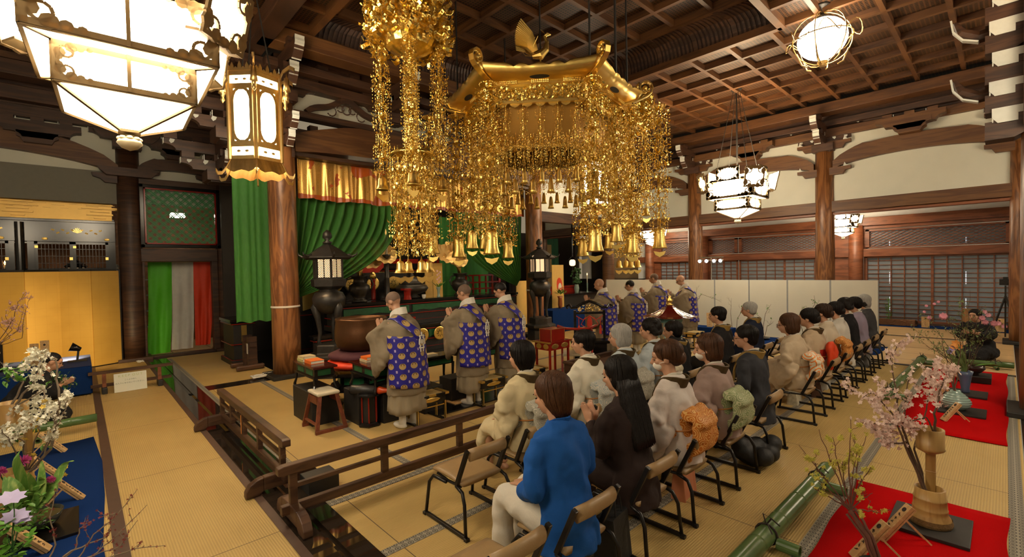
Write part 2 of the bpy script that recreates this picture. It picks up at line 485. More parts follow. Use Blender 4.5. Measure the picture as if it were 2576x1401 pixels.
# ---- beams helpers
def hbeam(x0, x1, y0, y1, z0, z1, m=WOOD_B, bev=.012): return struct('beam', G().bx(x0, x1, y0, y1, z0, z1), m, bev=bev)
def rainbow(a, b, z0, h, rise, t, m, axis, ends=True):
    """curved tie beam (koryo) from a to b along axis"""
    n_ = 20; top = []; bot = []
    for i in range(n_+1):
        u = i/n_; x = a+(b-a)*u; k = 4*u*(1-u); e = min(u, 1-u)
        up_ = rise*min(1, (k)**.6)
        hh = h*(.62+.38*min(1, e/.16))
        wob = .03*math.exp(-((u-.5)/.02)**2)+.02*math.exp(-((e-.2)/.02)**2)
        bot.append((x, z0+rise*(k**.7)*.8)); top.append((x, z0+up_+hh+wob*(1 if True else 0)))
    poly = bot+top[::-1]
    return poly
def koryo(a, b, pos, z0, h, rise, t, m, axis):
    M = Matrix.Identity(3) if axis == 'x' else Matrix.Rotation(PI/2, 3, 'Z')
    c = (0, pos, 0) if axis == 'x' else (pos, 0, 0)
    poly = rainbow(a, b, z0, h, rise, t, m, axis)
    if axis == 'y': poly = [(x, z) for x, z in poly]
    # split into convex-ish quads for clean shading
    n_ = len(poly)//2; g = G()
    for i in range(n_-1):
        q = [poly[i], poly[i+1], poly[-i-2], poly[-i-1]]
        g.prism(q, t, M, c)
    return struct('beam', g, m)
# right wall row X = 15.1
hbeam(14.98, 15.22, -4, 14, 3.24, 3.54, WOOD_B); hbeam(15.02, 15.18, -4, 14, 3.16, 3.23, WOOD_R)
hbeam(14.96, 15.24, -4, 14, 5.28, 5.5, WOOD_B); hbeam(14.9, 15.3, -4, 14, 5.56, 5.72, WOOD_D)
hbeam(14.3, 14.72, -4, 14, 5.78, 6.03, WOOD_C); hbeam(14.72, 15.4, -4, 14, 5.95, 6.05, WOOD_D)
struct('wall_right', G().bx(15.08, 15.14, -4, 14, 3.5, 5.3), PLASTER)
struct('wall_right_boards', G().bx(15.04, 15.12, -4, 14, 5.3, 6.1), WOOD_D)
for a, b in ((-3.9, -.5), (-.06, 3.2), (3.64, 6.88), (7.32, 10.38), (10.82, 14)): koryo(a, b, 15.04, 4.40, .34, .27, .2, WOOD_B, 'y')
g = G()
for y in (-.28, 3.42, 7.1, 10.6):
    o = G().lathe([(0, 0), (.085, .0), (.085, .012), (.06, .02)], n=6); o2 = G().lathe([(.035, .02), (.045, .035), (.03, .055), (0, .06)], n=12)
    r = bpy.data.objects.new('trim_nail_cover', None); C.objects.link(r); r['kind'] = 'structure'; r.location = (14.978, y, 3.4); r.rotation_euler = (0, -PI/2, 0)
    ob('plate', o, BRONZE, r); ob('boss', o2, GOLD_S, r, smooth=True)
def hij(y, z, sgn):  # elbow bracket hugging the pillar face
    g = G(); M = Matrix.Rotation(PI/2, 3, 'Z')
    g.prism([(-.62, .2), (-.62, .12), (-.5, .1), (-.44, 0), (.44, 0), (.5, .1), (.62, .12), (.62, .2)], .13, M, (15.0, y, z))
    r = bpy.data.objects.new('beam_bracket', None); C.objects.link(r); r['kind'] = 'structure'
    ob('arms', g, WOOD_B, r)
    wh = G()
    for s in (-.52, .52): wh.prism([(-.05, 0), (.06, 0), (.03, .1), (.0, .04)], .02, M, (14.925, y+s, z+.2))
    ob('white_end', wh, WHITE_P, r)
for y in (-.28, 3.42, 7.1, 10.6): hij(y, 4.24, 1); hij(y, 4.94, 1)
# outer wall X = 17.9 : beams, lattice transoms and sliding paper screens
struct('wall_outer', G().bx(18.0, 18.1, -4, 11.5, 3.12, 4.4), PLASTER_W)
struct('ceiling_aisle', G().bx(15.3, 18.1, -4, 14, 3.66, 3.75), PLASTER_W)
hbeam(17.75, 18.0, -4, 11.5, 2.98, 3.24, WOOD_R); hbeam(17.8, 18.0, -4, 11.5, 2.88, 2.97, WOOD_R)
hbeam(17.75, 18.0, -4, 11.5, 2.03, 2.27, WOOD_R)
hbeam(17.8, 18.05, -4, 11.5, -.02, .06, WOOD_D)
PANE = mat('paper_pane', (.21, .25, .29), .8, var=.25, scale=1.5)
# the screens let a little of the white shutters behind show as thin bright slits
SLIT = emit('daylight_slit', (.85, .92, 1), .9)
wn = [0, 0]
def shoji(y0, y1, z0, z1, n_, rows, dn):
    root = bpy.data.objects.new('window_%d' % dn, None); C.objects.link(root); root['kind'] = 'structure'
    ob('pane', G().bx(17.93, 17.94, y0, y1, z0, z1), PANE, root)
    g = G()
    g.bx(17.86, 17.95, y0, y0+.05, z0, z1).bx(17.86, 17.95, y1-.05, y1, z0, z1).bx(17.86, 17.95, y0, y1, z0, z0+.05).bx(17.86, 17.95, y0, y1, z1-.04, z1)
    for i in range(1, n_): 
        wd = .03 if i % (n_//2) == 0 else .012
        y = y0+(y1-y0)*i/n_; g.bx(17.9, 17.935, y-wd, y+wd, z0, z1)
    for j in range(1, rows):
        z = z0+(z1-z0)*j/rows; g.bx(17.905, 17.935, y0, y1, z-.010, z+.010)
    ob('window_frame', g, WOOD_R, root)
def lattice(y0, y1, z0, z1, dn):
    root = bpy.data.objects.new('window_%d' % dn, None); C.objects.link(root); root['kind'] = 'structure'
    ob('pane', G().bx(17.94, 17.95, y0, y1, z0, z1), PANE, root)
    g = G().bx(17.84, 17.95, y0, y0+.1, z0, z1).bx(17.84, 17.95, y1-.1, y1, z0, z1).bx(17.84, 17.95, y0, y1, z0, z0+.03).bx(17.84, 17.95, y0, y1, z1-.05, z1)
    h = z1-z0; stp = .16; k = y0-h*1.9
    while k < y1:
        for s in (1, -1):
            a = k; b = k+h*1.9
            pa, pb = (max(a, y0), min(b, y1))
            if pb-pa > .02:
                za = z0+(pa-a)/1.9; zb = z0+(pb-a)/1.9
                if s < 0: za, zb = z1-(za-z0), z1-(zb-z0)
                g.bar((17.92+.008*s, pa, za), (17.92+.008*s, pb, zb), .014, .018)
        k += stp
    ob('lattice', g, WOOD_R, root)
dn = 1
for y0, y1, n_ in ((-.1, 2.98, 10), (3.75, 6.75, 10), (6.8, 7.85, 4), (8.3, 9.95, 6)):
    shoji(y0, y1, .06, 2.03, n_, 15, dn); dn += 1
    lattice(y0, y1, 2.29, 2.86, dn); dn += 1
struct('wall_outer_post', G().bx(17.85, 18.05, 2.98, 3.02, .06, 2.03).bx(17.85, 18.05, 3.38, 3.75, .06, 3).bx(17.85, 18.05, 2.95, 3.1, 2.2, 3).bx(17.85, 18.05, -.8, -.1, 0, 3).bx(17.85, 18.05, 7.83, 8.3, 0, 3).bx(17.85, 18.05, 9.95, 10.2, 0, 3), WOOD_R)
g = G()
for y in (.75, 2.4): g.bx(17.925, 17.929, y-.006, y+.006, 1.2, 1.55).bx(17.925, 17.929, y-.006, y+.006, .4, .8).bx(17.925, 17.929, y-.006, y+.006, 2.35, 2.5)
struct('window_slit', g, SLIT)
struct('wall_right_end', G().bx(8.7, 18.1, -.42, -.3, 2.2, 2.9), WOOD_R)
hbeam(15.2, 18, -.28, -.08, 2.9, 3.2, WOOD_R)

# ---- left wall Y = 13.5
struct('wall_left', G().bx(-4, 3.0, 13.55, 13.62, 3.55, 5.2), PLASTER)
struct('wall_left_boards', G().bx(-4, 3.0, 13.52, 13.6, 5.2, 6.1), WOOD_D)
hbeam(-4, 3, 13.4, 13.62, 5.12, 5.36, WOOD_D); hbeam(-4, 3.2, 13.3, 13.62, 5.42, 5.7, WOOD_D); hbeam(-4, 3.2, 12.7, 13.1, 5.72, 6.0, WOOD_D)
hbeam(1.05, 2.58, 13.4, 13.6, 3.95, 4.12, WOOD_D); 
koryo(-3.9, .72, 13.47, 4.15, .32, .42, .2, WOOD_B, 'x'); koryo(1.06, 2.56, 13.47, 4.22, .22, .16, .2, WOOD_D, 'x')
g = G()
for x in (1.05, 2.58):
    s = 1 if x < 2 else -1
    g.prism([(0, .2), (s*.42, .2), (s*.4, .12), (s*.28, .08), (s*.2, 0), (0, 0)], .14, None, (x, 13.44, 4.1))
g.prism([(0, .2), (-.42, .2), (-.4, .12), (-.28, .08), (-.2, 0), (0, 0)], .14, None, (.7, 13.44, 3.95))
for x in (.9,):
    for z, l in ((4.88, .42), (4.1, .38)): g.prism([(-l-.15, .18), (-l-.1, .1), (-l, 0), (l, 0), (l+.1, .1), (l+.15, .18)], .16, None, (x, 13.3, z))
struct('beam_bracket', g, WOOD_D)
struct('wall_left_plaster', G().bx(-4, .7, 13.5, 13.56, 3.5, 4.2), mat('plaster_grey', (.20, .19, .15), .85, var=.08))
hbeam(1.05, 2.55, 13.38, 13.6, 2.22, 2.52, WOOD_D)
struct('door_1', G().bx(1.03, 1.12, 13.4, 13.6, 0, 2.24).bx(2.42, 2.55, 13.4, 13.6, 0, 2.24).bx(1.03, 2.55, 13.4, 13.6, -.02, .05), WOOD_D, bev=.01)
# green lattice transom over the doorway
root = bpy.data.objects.new('window_9', None); C.objects.link(root); root['kind'] = 'structure'
g = G()
for a, b, c, d in ((1.06, 2.62, 2.54, 2.62), (1.06, 2.62, 3.9, 3.98)): g.bx(a, b, 13.33, 13.43, c, d)
g.bx(1.06, 1.14, 13.33, 13.43, 2.54, 3.98).bx(2.54, 2.62, 13.33, 13.43, 2.54, 3.98)
ob('window_frame', g, BLACK, root, bev=.01)
g = G().bx(1.14, 1.17, 13.32, 13.42, 2.62, 3.9).bx(2.51, 2.54, 13.32, 13.42, 2.62, 3.9).bx(1.14, 2.54, 13.32, 13.42, 2.62, 2.65).bx(1.14, 2.54, 13.32, 13.42, 3.87, 3.9)
ob('inner_frame', g, REDLAC, root)
g = G(); x0, x1, z0, z1 = 1.17, 2.51, 2.65, 3.87
k = -3.2
while k < 3.2:
    for dk in (0, .045):
        for s in (1, -1):
            pts = []
            a = x0+k+dk; 
            t0 = max(0, x0-a); t1 = min(z1-z0, x1-a)
            if t1-t0 > .01:
                za, zb = (z0+t0, z0+t1) if s > 0 else (z1-t0, z1-t1)
                g.bar((a+t0, 13.375+.006*s, za), (a+t1, 13.375+.006*s, zb), .012, .019)
    k += .17
ob('lattice', g, mat('green_lattice', (.03, .24, .07), .5), root)
# store room seen through the doorway and transom
struct('wall_storeroom', G().bx(-.5, 3.6, 16.4, 16.5, 0, 4.4), wood('store_boards', (.16, .07, .03), (.30, .15, .07), .6, (2, 2, 2)))
hbeam(2.0, 2.8, 9.72, 9.88, 3.71, 3.86, WOOD_D)
struct('ceiling_storeroom', G().bx(-.5, 3.6, 13.7, 16.5, 4.3, 4.36), WOOD_D)
struct('floor_storeroom', G().bx(-.5, 3.6, 13.6, 16.4, -.03, .0), BOARDS)

# ---- altar line Y = 9.06
hbeam(2.98, 9.2, 8.94, 9.2, 4.78, 4.9, WOOD_D); koryo(2.98, 9.18, 9.07, 4.12, .52, .14, .34, WOOD_B, 'x')
hbeam(2.9, 9.3, 8.99, 9.17, 4.06, 4.14, WOOD_D)
hbeam(2.98, 9.2, 8.9, 9.22, 5.3, 5.48, WOOD_D); hbeam(2.5, 9.6, 8.8, 9.3, 5.55, 5.7, WOOD_D); hbeam(2.3, 14.4, 8.3, 8.66, 5.76, 6.03, WOOD_B); hbeam(2.5, 14.4, 8.66, 9.3, 5.98, 6.06, WOOD_D)
hbeam(2.67, 2.87, 9.2, 13.4, 4.4, 4.75, WOOD_D); hbeam(2.2, 2.5, 5, 13.4, 5.76, 6.03, WOOD_D); hbeam(2.6, 2.95, 9.2, 13.4, 5.3, 5.6, WOOD_D)
hbeam(9.5, 15, 8.97, 9.17, 3.2, 3.5, WOOD_D)
struct('wall_altar', G().bx(2.9, 9.3, 9.12, 9.16, 4.85, 5.32), PLASTER)
struct('wall_altar_boards', G().bx(2.9, 15, 9.1, 9.15, 5.32, 6.1), WOOD_D)
struct('wall_altar_right', G().bx(9.6, 15.0, 9.12, 9.16, 3.5, 5.32), PLASTER)
koryo(9.6, 14.9, 9.04, 4.35, .36, .3, .2, WOOD_D, 'x')
# frog-leg struts with scroll carving
def kaeru(x, z, w_, h):
    r = bpy.data.objects.new('beam_strut', None); C.objects.link(r); r['kind'] = 'structure'; r.location = (x, 8.98, z)
    g = G()
    for s in (-1, 1):
        pts = []
        for i in range(13):
            t = i/12; pts.append((s*(.06+w_*t**1.3), 0, h*(1-t)**.75+.02*math.sin(t*9)))
        g.ribbon(pts, (0, 1, 0), .1, .10)
        for i in range(12):
            a = i/11*PI*1.7; g.tube([(s*(.30+.09*math.cos(a)), 0, .12+.09*math.sin(a)), (s*(.30+.09*math.cos(a+.4)), 0, .12+.09*math.sin(a+.4))], .013, 5)
            g.tube([(s*(.12+.07*math.cos(a)), 0, .2+.06*math.sin(a)), (s*(.12+.07*math.cos(a+.4)), 0, .2+.06*math.sin(a+.4))], .012, 5)
    for i in range(16):
        a = i/16*2*PI; g.tube([(.09*math.cos(a), 0, .2+.09*math.sin(a)), (.09*math.cos(a+.4), 0, .2+.09*math.sin(a+.4))], .014, 5)
    g.box((0, 0, h), (.25, .12, .1))
    ob('strut', g, WOOD_D, r)
for x in (4.0, 6.07, 8.2): kaeru(x, 4.9, .72, .36)

# ---- ceiling : low coffers at z 6.05 round a raised field at z 6.6
m, nt, p = nodes('ceiling_lattice')
s_ = sep(nt, coord(nt)); PT = .062
a_ = mth(nt, 'LESS_THAN', mth(nt, 'FRACT', mth(nt, 'MULTIPLY', s_[0], 1/PT)), .34); b_ = mth(nt, 'LESS_THAN', mth(nt, 'FRACT', mth(nt, 'MULTIPLY', s_[1], 1/PT)), .34)
nt.links.new(mixc(nt, mth(nt, 'MAXIMUM', a_, b_), (.007, .004, .002), (.085, .034, .010)), p.inputs['Base Color']); p.inputs['Roughness'].default_value = .5
bump(nt, p, mth(nt, 'MAXIMUM', a_, b_), .8, .02)
LATT = m
X0, X1, Y0, Y1 = 3.1, 9.22, 2.72, 8.62
P_ = .765
root = bpy.data.objects.new('ceiling', None); C.objects.link(root); root['kind'] = 'structure'
g = G(); z = 6.17
g.bx(-4, X0, -1.2, 13.4, z, z+.03).bx(X1, 15.3, -1.2, 8.9, z, z+.03).bx(X0, X1, -1.2, Y0, z, z+.03).bx(X0, X1, Y1, 8.9, z, z+.03).bx(3, 14.6, 8.9, 13.4, z-.04, z)
g.bx(X0+.3, X1-.3, Y0+.3, Y1-.3, 6.72, 6.75)
ob('lattice_panel', g, LATT, root)
g = G(); hw = .038
def clipr(a0, a1, fixed, axis, z0_, z1_, cut):
    segs = [(a0, a1)] if not cut else [(a0, cut[0]), (cut[1], a1)]
    for u, v in segs:
        if v-u < .01: continue
        if axis == 'x': g.bx(u, v, fixed-hw, fixed+hw, z0_, z1_)
        else: g.bx(fixed-hw, fixed+hw, u, v, z0_, z1_)
k = -12
while X1+k*P_ < 14.5:
    x = X1+k*P_
    if x > -4: clipr(-1.2, 8.6 if x > 2.9 else 13.2, x, 'y', 6.05, 6.17, (Y0, Y1) if X0+.02 < x < X1-.02 else None)
    k += 1
k = -13
while Y1+k*P_ < 13.3:
    y = Y1+k*P_-.33
    if y > -1.2 and (y < 8.5 or True): clipr(-4, 14.4 if y < 8.5 else 2.6, y, 'x', 6.051, 6.17, (X0, X1) if Y0+.02 < y < Y1-.02 else None)
    k += 1
for y in (Y0, Y1): g.bx(X0-.05, X1+.05, y-.06, y+.06, 6.03, 6.17)
for x in (X0, X1): g.bx(x-.06, x+.06, Y0, Y1, 6.03, 6.17)
ux0, ux1, uy0, uy1 = X0+.45, X1-.45, Y0+.3, Y1-.28
k = 0
while ux1-k*P_ > ux0+.1: x = ux1-k*P_; g.bx(x-hw, x+hw, uy0, uy1, 6.6, 6.72); k += 1
k = 0
while uy1-k*P_ > uy0+.1: y = uy1-k*P_; g.bx(ux0, ux1, y-hw, y+hw, 6.601, 6.72); k += 1
for y in (uy0, uy1): g.bx(ux0-.05, ux1+.05, y-.05, y+.05, 6.56, 6.72)
for x in (ux0, ux1): g.bx(x-.05, x+.05, uy0, uy1, 6.56, 6.72)
ob('rib', g, WOOD_C, root)
# coved edge made of close-set curved laths
g = G(); gb = G()
def cove(p0, p1, i0, i1):
    p0, p1, i0, i1 = map(Vector, (p0, p1, i0, i1)); ln_ = (p1-p0).length; n_ = int(ln_/.085)
    prof = [(0, 0), (.03, .16), (.12, .32), (.30, .44), (.62, .50), (1, .52)]
    rr = []
    for t, z in prof: rr.append([p0.lerp(i0, t)+Vector((0, 0, 6.09+z*.98)), p1.lerp(i1, t)+Vector((0, 0, 6.09+z*.98))])
    for i in range(len(rr)-1): gb._add([rr[i][0], rr[i][1], rr[i+1][1], rr[i+1][0]], [(0, 1, 2, 3)])
    d = (p1-p0).normalized()
    for k in range(n_+1):
        u = k/n_; big = (k % 9 == 0)
        pts = [rr[i][0].lerp(rr[i][1], u)+Vector((0, 0, -.008)) for i in range(len(rr))]
        g.ribbon(pts, d, .085 if big else .042, .07 if big else .035)
cove((X1, Y0, 0), (X1, Y1, 0), (ux1, uy0, 0), (ux1, uy1, 0)); cove((X0, Y1, 0), (X1, Y1, 0), (ux0, uy1, 0), (ux1, uy1, 0))
cove((X0, Y0, 0), (X0, Y1, 0), (ux0, uy0, 0), (ux0, uy1, 0)); cove((X0, Y0, 0), (X1, Y0, 0), (ux0, uy0, 0), (ux1, uy0, 0))
ob('cove_lath', g, WOOD_D, root); ob('cove_board', gb, mat('cove_dark', (.03, .012, .006), .7), root)
# right foreground corner: column of stacked bracket ends above the near post
r_ = bpy.data.objects.new('pillar_bracket', None); C.objects.link(r_); r_['kind'] = 'structure'
gw = G(); gb_ = G()
for i, z in enumerate((3.62, 3.95, 4.30, 4.68, 5.02)):
    o_ = .05*(i % 2)
    gb_.box((8.40, -.12, z), (.36, .44+o_, .16)); gb_.prism([(-.2, .1), (-.16, -.06), (-.05, -.12), (.2, -.12), (.2, .1)], .30, Matrix.Rotation(PI/2, 3, 'Z'), (8.38, -.02, z-.16))
    gw.prism([(-.20, .09), (.10, .09), (.10, -.02), (.05, -.09), (-.12, -.09), (-.12, .0), (-.20, .0)], .012, Matrix.Rotation(PI/2, 3, 'Z'), (8.21, .02+o_*.5, z))
    gw.box((8.36, .112+o_*.5, z), (.30, .012, .15))
for i, z in enumerate((4.0, 4.75)):
    gb_.tube([(8.5, .0, z), (8.45, .25, z-.05), (8.42, .40, z+.05), (8.42, .46, z+.2)], [.09, .08, .06, .02], 8); gw.ribbon([(8.36, .24, z-.14), (8.34, .38, z-.08), (8.34, .47, z+.05), (8.34, .49, z+.2)], (1, 0, 0), .10, .02)
ob('arms', gb_, WOOD_D, r_); ob('white_end', gw, WHITE_P, r_)
hbeam(8.05, 8.9, -3, -.14, 3.46, 6.1, WOOD_R)
# ================================================================ HANGING THINGS
def scroll_frame(g, w_, h, b, y=0, t=.012, corner=True):
    """rectangular metal frame in the local xz plane with cusped corner scrollwork"""
    g.bx(-w_/2, w_/2, y-t, y+t, -h/2, -h/2+b).bx(-w_/2, w_/2, y-t, y+t, h/2-b, h/2).bx(-w_/2, -w_/2+b, y-t, y+t, -h/2, h/2).bx(w_/2-b, w_/2, y-t, y+t, -h/2, h/2)
    if not corner: return g
    k = min(w_, h)*.16
    for sx in (-1, 1):
        for sz in (-1, 1):
            cx, cz = sx*(w_/2-b*.9), sz*(h/2-b*.9)
            for i, (dx, dz, r_) in enumerate(((0, 0, 1.0), (1.3, .1, .75), (2.3, 0, .55), (3.3, -.1, .4), (.1, 1.3, .75), (0, 2.2, .5))):
                if i == 0:
                    for q in range(10):
                        a = q/10*2*PI; a2 = (q+1)/10*2*PI; rr = k*.85
                        g.bar((cx-sx*(rr+rr*math.cos(a)), y, cz-sz*(rr+rr*math.sin(a))), (cx-sx*(rr+rr*math.cos(a2)), y, cz-sz*(rr+rr*math.sin(a2))), t*2, k*.3)
                else:
                    g.prism([(r_*k*math.cos(a*PI/4), r_*k*math.sin(a*PI/4)) for a in range(8)], t*2, None, (cx-sx*dx*k*1.1, y, cz-sz*dz*k*.8))
    return g
def place(g, src, M): g.add(src, M)
def box_lantern(name, label, cat, loc, W, chain_top, group=None, rz=0):
    """tiered square lantern: big glazed box, smaller box, inverted pyramid with knob, tilted panels on top"""
    r = thing(name, label, cat, loc, rz, group)
    fr = G(); pn = G(); H1 = W*.42; H2 = W*.25; W2 = W*.745
    z0 = W*.20   # top of the pyramid, loc = knob
    def tier(w_, h, zc, b):
        f1 = scroll_frame(G(), w_, h, b)
        for k in range(4):
            M = Matrix.Rotation(k*PI/2, 4, 'Z') @ Matrix.Translation((0, -w_/2, zc))
            fr.add(f1, M)
            a = G().bx(-w_/2+.01, w_/2-.01, .01, .016, -h/2+.01, h/2-.01); pn.add(a, M)
        fr.bar((0, -w_/2-.012, zc-h/2), (0, -w_/2-.012, zc+h/2), W*.022, .015, up=(0, 1, 0))
    tier(W2, H2, z0+H2/2, W*.035)
    tier(W, H1, z0+H2+.01+H1/2, W*.04)
    # under-plates and pyramid
    def slope(w0, w1, za, zb):
        for k in range(4):
            M = Matrix.Rotation(k*PI/2, 4, 'Z')
            q = G()._add([(-w0/2, -w0/2, za), (w0/2, -w0/2, za), (w1/2, -w1/2, zb), (-w1/2, -w1/2, zb)], [(0, 1, 2, 3)]); pn.add(q, M)
            e = G().bar((-w0/2, -w0/2, za), (-w1/2, -w1/2, zb), W*.022).bar((-w0/2, -w0/2, za), (w0/2, -w0/2, za), W*.02); fr.add(e, M)
    slope(W*.99, W2, z0+H2+.01, z0+H2+.008)
    slope(W2*.99, W*.10, z0, W*.02)
    fr.box((0, 0, W*.02), (W*.13, W*.13, W*.02))
    # upper tilted panels
    zt = z0+H2+.01+H1
    pw, ph = W*.42, W*.44
    f2 = scroll_frame(G(), pw, ph, W*.03)
    for k in range(4):
        M = Matrix.Rotation(k*PI/2+PI/4, 4, 'Z') @ Matrix.Translation((0, -W*.80, zt-ph*.12)) @ Matrix.Rotation(R(14), 4, 'X')
        fr.add(f2, M); pn.add(G().bx(-pw/2+.01, pw/2-.01, .01, .016, -ph/2+.01, ph/2-.01), M)
        fr.add(G().bx(-pw/2, pw/2, .02, W*.12, -ph/2, -ph/2+.02), M)
        M = Matrix.Rotation(k*PI/2, 4, 'Z') @ Matrix.Translation((0, -W*.56, zt+ph*.22))
        f3 = scroll_frame(G(), W*.5, ph*.7, W*.028); fr.add(f3, M); pn.add(G().bx(-W*.25, W*.25, .01, .016, -ph*.33, ph*.33), M)
    ob('lamp_frame', fr, mat('brass_dull', (.20, .13, .055), .5, .6, var=.2), r)
    ob('lamp_shade', pn, LIT, r)
    kn = G().lathe([(W*.03, .0), (W*.035, -W*.015), (W*.068, -W*.04), (W*.078, -W*.062), (W*.05, -W*.095), (.002, -W*.115)], n=20)
    kk = ob('knob', kn, mat('knob_cream', (.55, .45, .28), .45, .3), r, smooth=True)
    pe = G()
    for k in range(8):
        a = k*PI/4; pe.ell((W*.055*math.cos(a), W*.055*math.sin(a), -W*.03), (W*.022, W*.022, W*.018), 8, 5)
    ob('petal_rim', pe, mat('knob_cream', (.55, .45, .28)), kk, smooth=True)
    ch = G()
    zt2 = chain_top-loc[2]
    if zt2 > 0:
        ch.bar((0, 0, zt), (0, 0, zt2), .03)
        for k in range(4):
            a = k*PI/2+PI/4; ch.tube([(W*.5*math.cos(a), W*.5*math.sin(a), zt+.1), (.06*math.cos(a), .06*math.sin(a), zt2)], .008, 5)
        ch.lathe([(.1, zt2-.05), (.13, zt2-.01), (.02, zt2)], n=12)
        ob('hanging_rod', ch, BLACK_M, r)
    return r
box_lantern('box_lantern', 'huge tiered square lantern of white lit panels and brass scroll frames, at the upper left', 'lantern', (.33, 4.7, 2.99), 1.06, 6.15, rz=-.04)
box_lantern('box_lantern', 'tiered square lantern hanging by chains in front of the right white wall', 'lantern', (11.85, 4.5, 2.99), 1.06, 6.15)
for i, (x, y) in enumerate(((6.15, -1.2), (-1.6, 1.4), (11.85, -2.6))):
    box_lantern('box_lantern', ['tiered square lantern above the front mats, same make as the right wall one', 'tiered square lantern over the left aisle mats', 'tiered square lantern over the black floor boards'][i], 'lantern', (x, y, 2.99), 1.06, 6.15)
for i, (x, y, z) in enumerate(((16.6, 3.3, 2.62), (16.4, 9.4, 2.65))):
    box_lantern('box_lantern', ['small lit lantern hanging half behind the tall wall pillar', 'small lit lantern behind the lowest golden strands on the right'][i], 'lantern', (x, y, z), .6, 3.67)

def hex_lantern(label, loc, W=.74, H=1.22, top=6.17):
    r = thing('hexagonal_lantern', label, 'lantern', loc)
    fr = G(); pn = G(); Rr = W/2
    for k in range(6):
        a0 = k*PI/3+R(15); a1 = a0+PI/3; am = (a0+a1)/2; ap = Rr*math.cos(PI/6)
        M = Matrix.Rotation(am+PI/2, 4, 'Z') @ Matrix.Translation((0, -ap, 0))
        w_ = Rr
        f = G()
        f.bx(-w_/2, w_/2, -.012, .012, 0, .05).bx(-w_/2, w_/2, -.012, .012, .17, .25).bx(-w_/2, w_/2, -.012, .012, H*.80, H*.86).bx(-w_/2, w_/2, -.012, .012, H*.95, H)
        for s in (-1, 1): 
            f.bx(s*w_/2-.03, s*w_/2+.03, -.012, .012, 0, H)
            f.bx(s*(w_/2-.045)-.03, s*(w_/2-.045)+.03, -.01, .01, .2, H*.82)
        # oval mask
        n_ = 18; hw_, hh_ = w_/2-.04, (H*.80-.25)/2; zc = (H*.80+.25)/2
        for q in range(n_):
            t0 = q/n_*2*PI; t1 = (q+1)/n_*2*PI
            def P(t, k_=1.0):
                c_, s_2 = math.cos(t), math.sin(t)
                return (hw_*.86*abs(c_)**.75*(1 if c_ > 0 else -1), hh_*.97*abs(s_2)**.75*(1 if s_2 > 0 else -1))
            def Q(t):
                c_, s_2 = math.cos(t), math.sin(t); m_ = max(abs(c_), abs(s_2)); return (hw_*c_/m_, hh_*s_2/m_)
            a, b, c_, d = P(t0), P(t1), Q(t1), Q(t0)
            f._add([(a[0], -.008, zc+a[1]), (b[0], -.008, zc+b[1]), (c_[0], -.008, zc+c_[1]), (d[0], -.008, zc+d[1])], [(0, 1, 2, 3)])
        for s in (-1, 1): f.ell((s*hw_*.4, -.01, H*.905), (.03, .01, .018), 8, 4); f.ell((s*hw_*.4, -.01, .11), (.03, .01, .02), 8, 4)
        fr.add(f, M); pn.add(G().bx(-w_/2+.02, w_/2-.02, .01, .015, .04, H*.96), M)
        # flared skirt with heart cut-outs and hooked feet
        s_ = G()
        for i in range(8):
            u0, u1 = i/8, (i+1)/8
            def W_(u): return (-w_/2*1.14+w_*1.14*u, -.06, -.13-.06*abs(math.sin(u*PI*2))-(.03 if .4 < u < .6 else 0))
            def T_(u): return (-w_/2+w_*u, 0, .02)
            s_._add([T_(u0), T_(u1), W_(u1), W_(u0)], [(0, 1, 2, 3)])
        s_.ribbon([(-w_/2, 0, 0), (-w_/2*1.15, -.05, -.12), (-w_/2*1.35, -.10, -.21), (-w_/2*1.5, -.15, -.22), (-w_/2*1.55, -.17, -.18)], (0, 0, 1), .045, .02)
        fr.add(s_, M)
        cr = G()
        for i in range(7):
            u = (i+.5)/7; hgt = .05+.08*math.sin(u*PI*3)**2
            cr.prism([(-.03, 0), (.03, 0), (.022, hgt*.6), (0, hgt), (-.022, hgt*.6)], .02, None, (-w_/2+w_*u, -.02, H))
        cr.ribbon([(-w_/2, 0, H-.02), (-w_/2*1.15, -.05, H+.10), (-w_/2*1.4, -.14, H+.17), (-w_/2*1.65, -.2, H+.13), (-w_/2*1.65, -.2, H+.08)], (0, 0, 1), .05, .022)
        fr.add(cr, M)
    ob('lamp_frame', fr, BRASS, r); ob('lamp_shade', pn, LIT, r)
    for k in range(6):
        a = k*PI/3+R(15); rr = Rr*1.3
        be = G().lathe([(.005, .05), (.012, .0), (.035, -.02), (.04, -.12), (.055, -.2), (.03, -.21), (.02, -.26), (.035, -.29), (.002, -.34)], (rr*math.cos(a), rr*math.sin(a), H+.02), 10)
        ob('bell', be, BRASS, r, smooth=True)
    ch = G()
    for k in range(3):
        a = k*2*PI/3; pts = [(Rr*.7*math.cos(a)*(1-t)+.03*t, Rr*.7*math.sin(a)*(1-t), H+t*(top-loc[2]-H)) for t in (0, .5, 1)]
        ch.tube(pts, .011, 5)
    ch.lathe([(Rr, H), (Rr*.4, H+.06), (.02, H+.08)], n=6, a0=R(15))
    ob('chain', ch, BLACK_M, r)
    return r
hex_lantern('tall hexagonal brass lantern with lit oval windows, in front of the wood pillar', (1.97, 7.53, 3.50))
hex_lantern('hexagonal lit lantern glaring through the golden strands', (10.23, 7.53, 3.50))

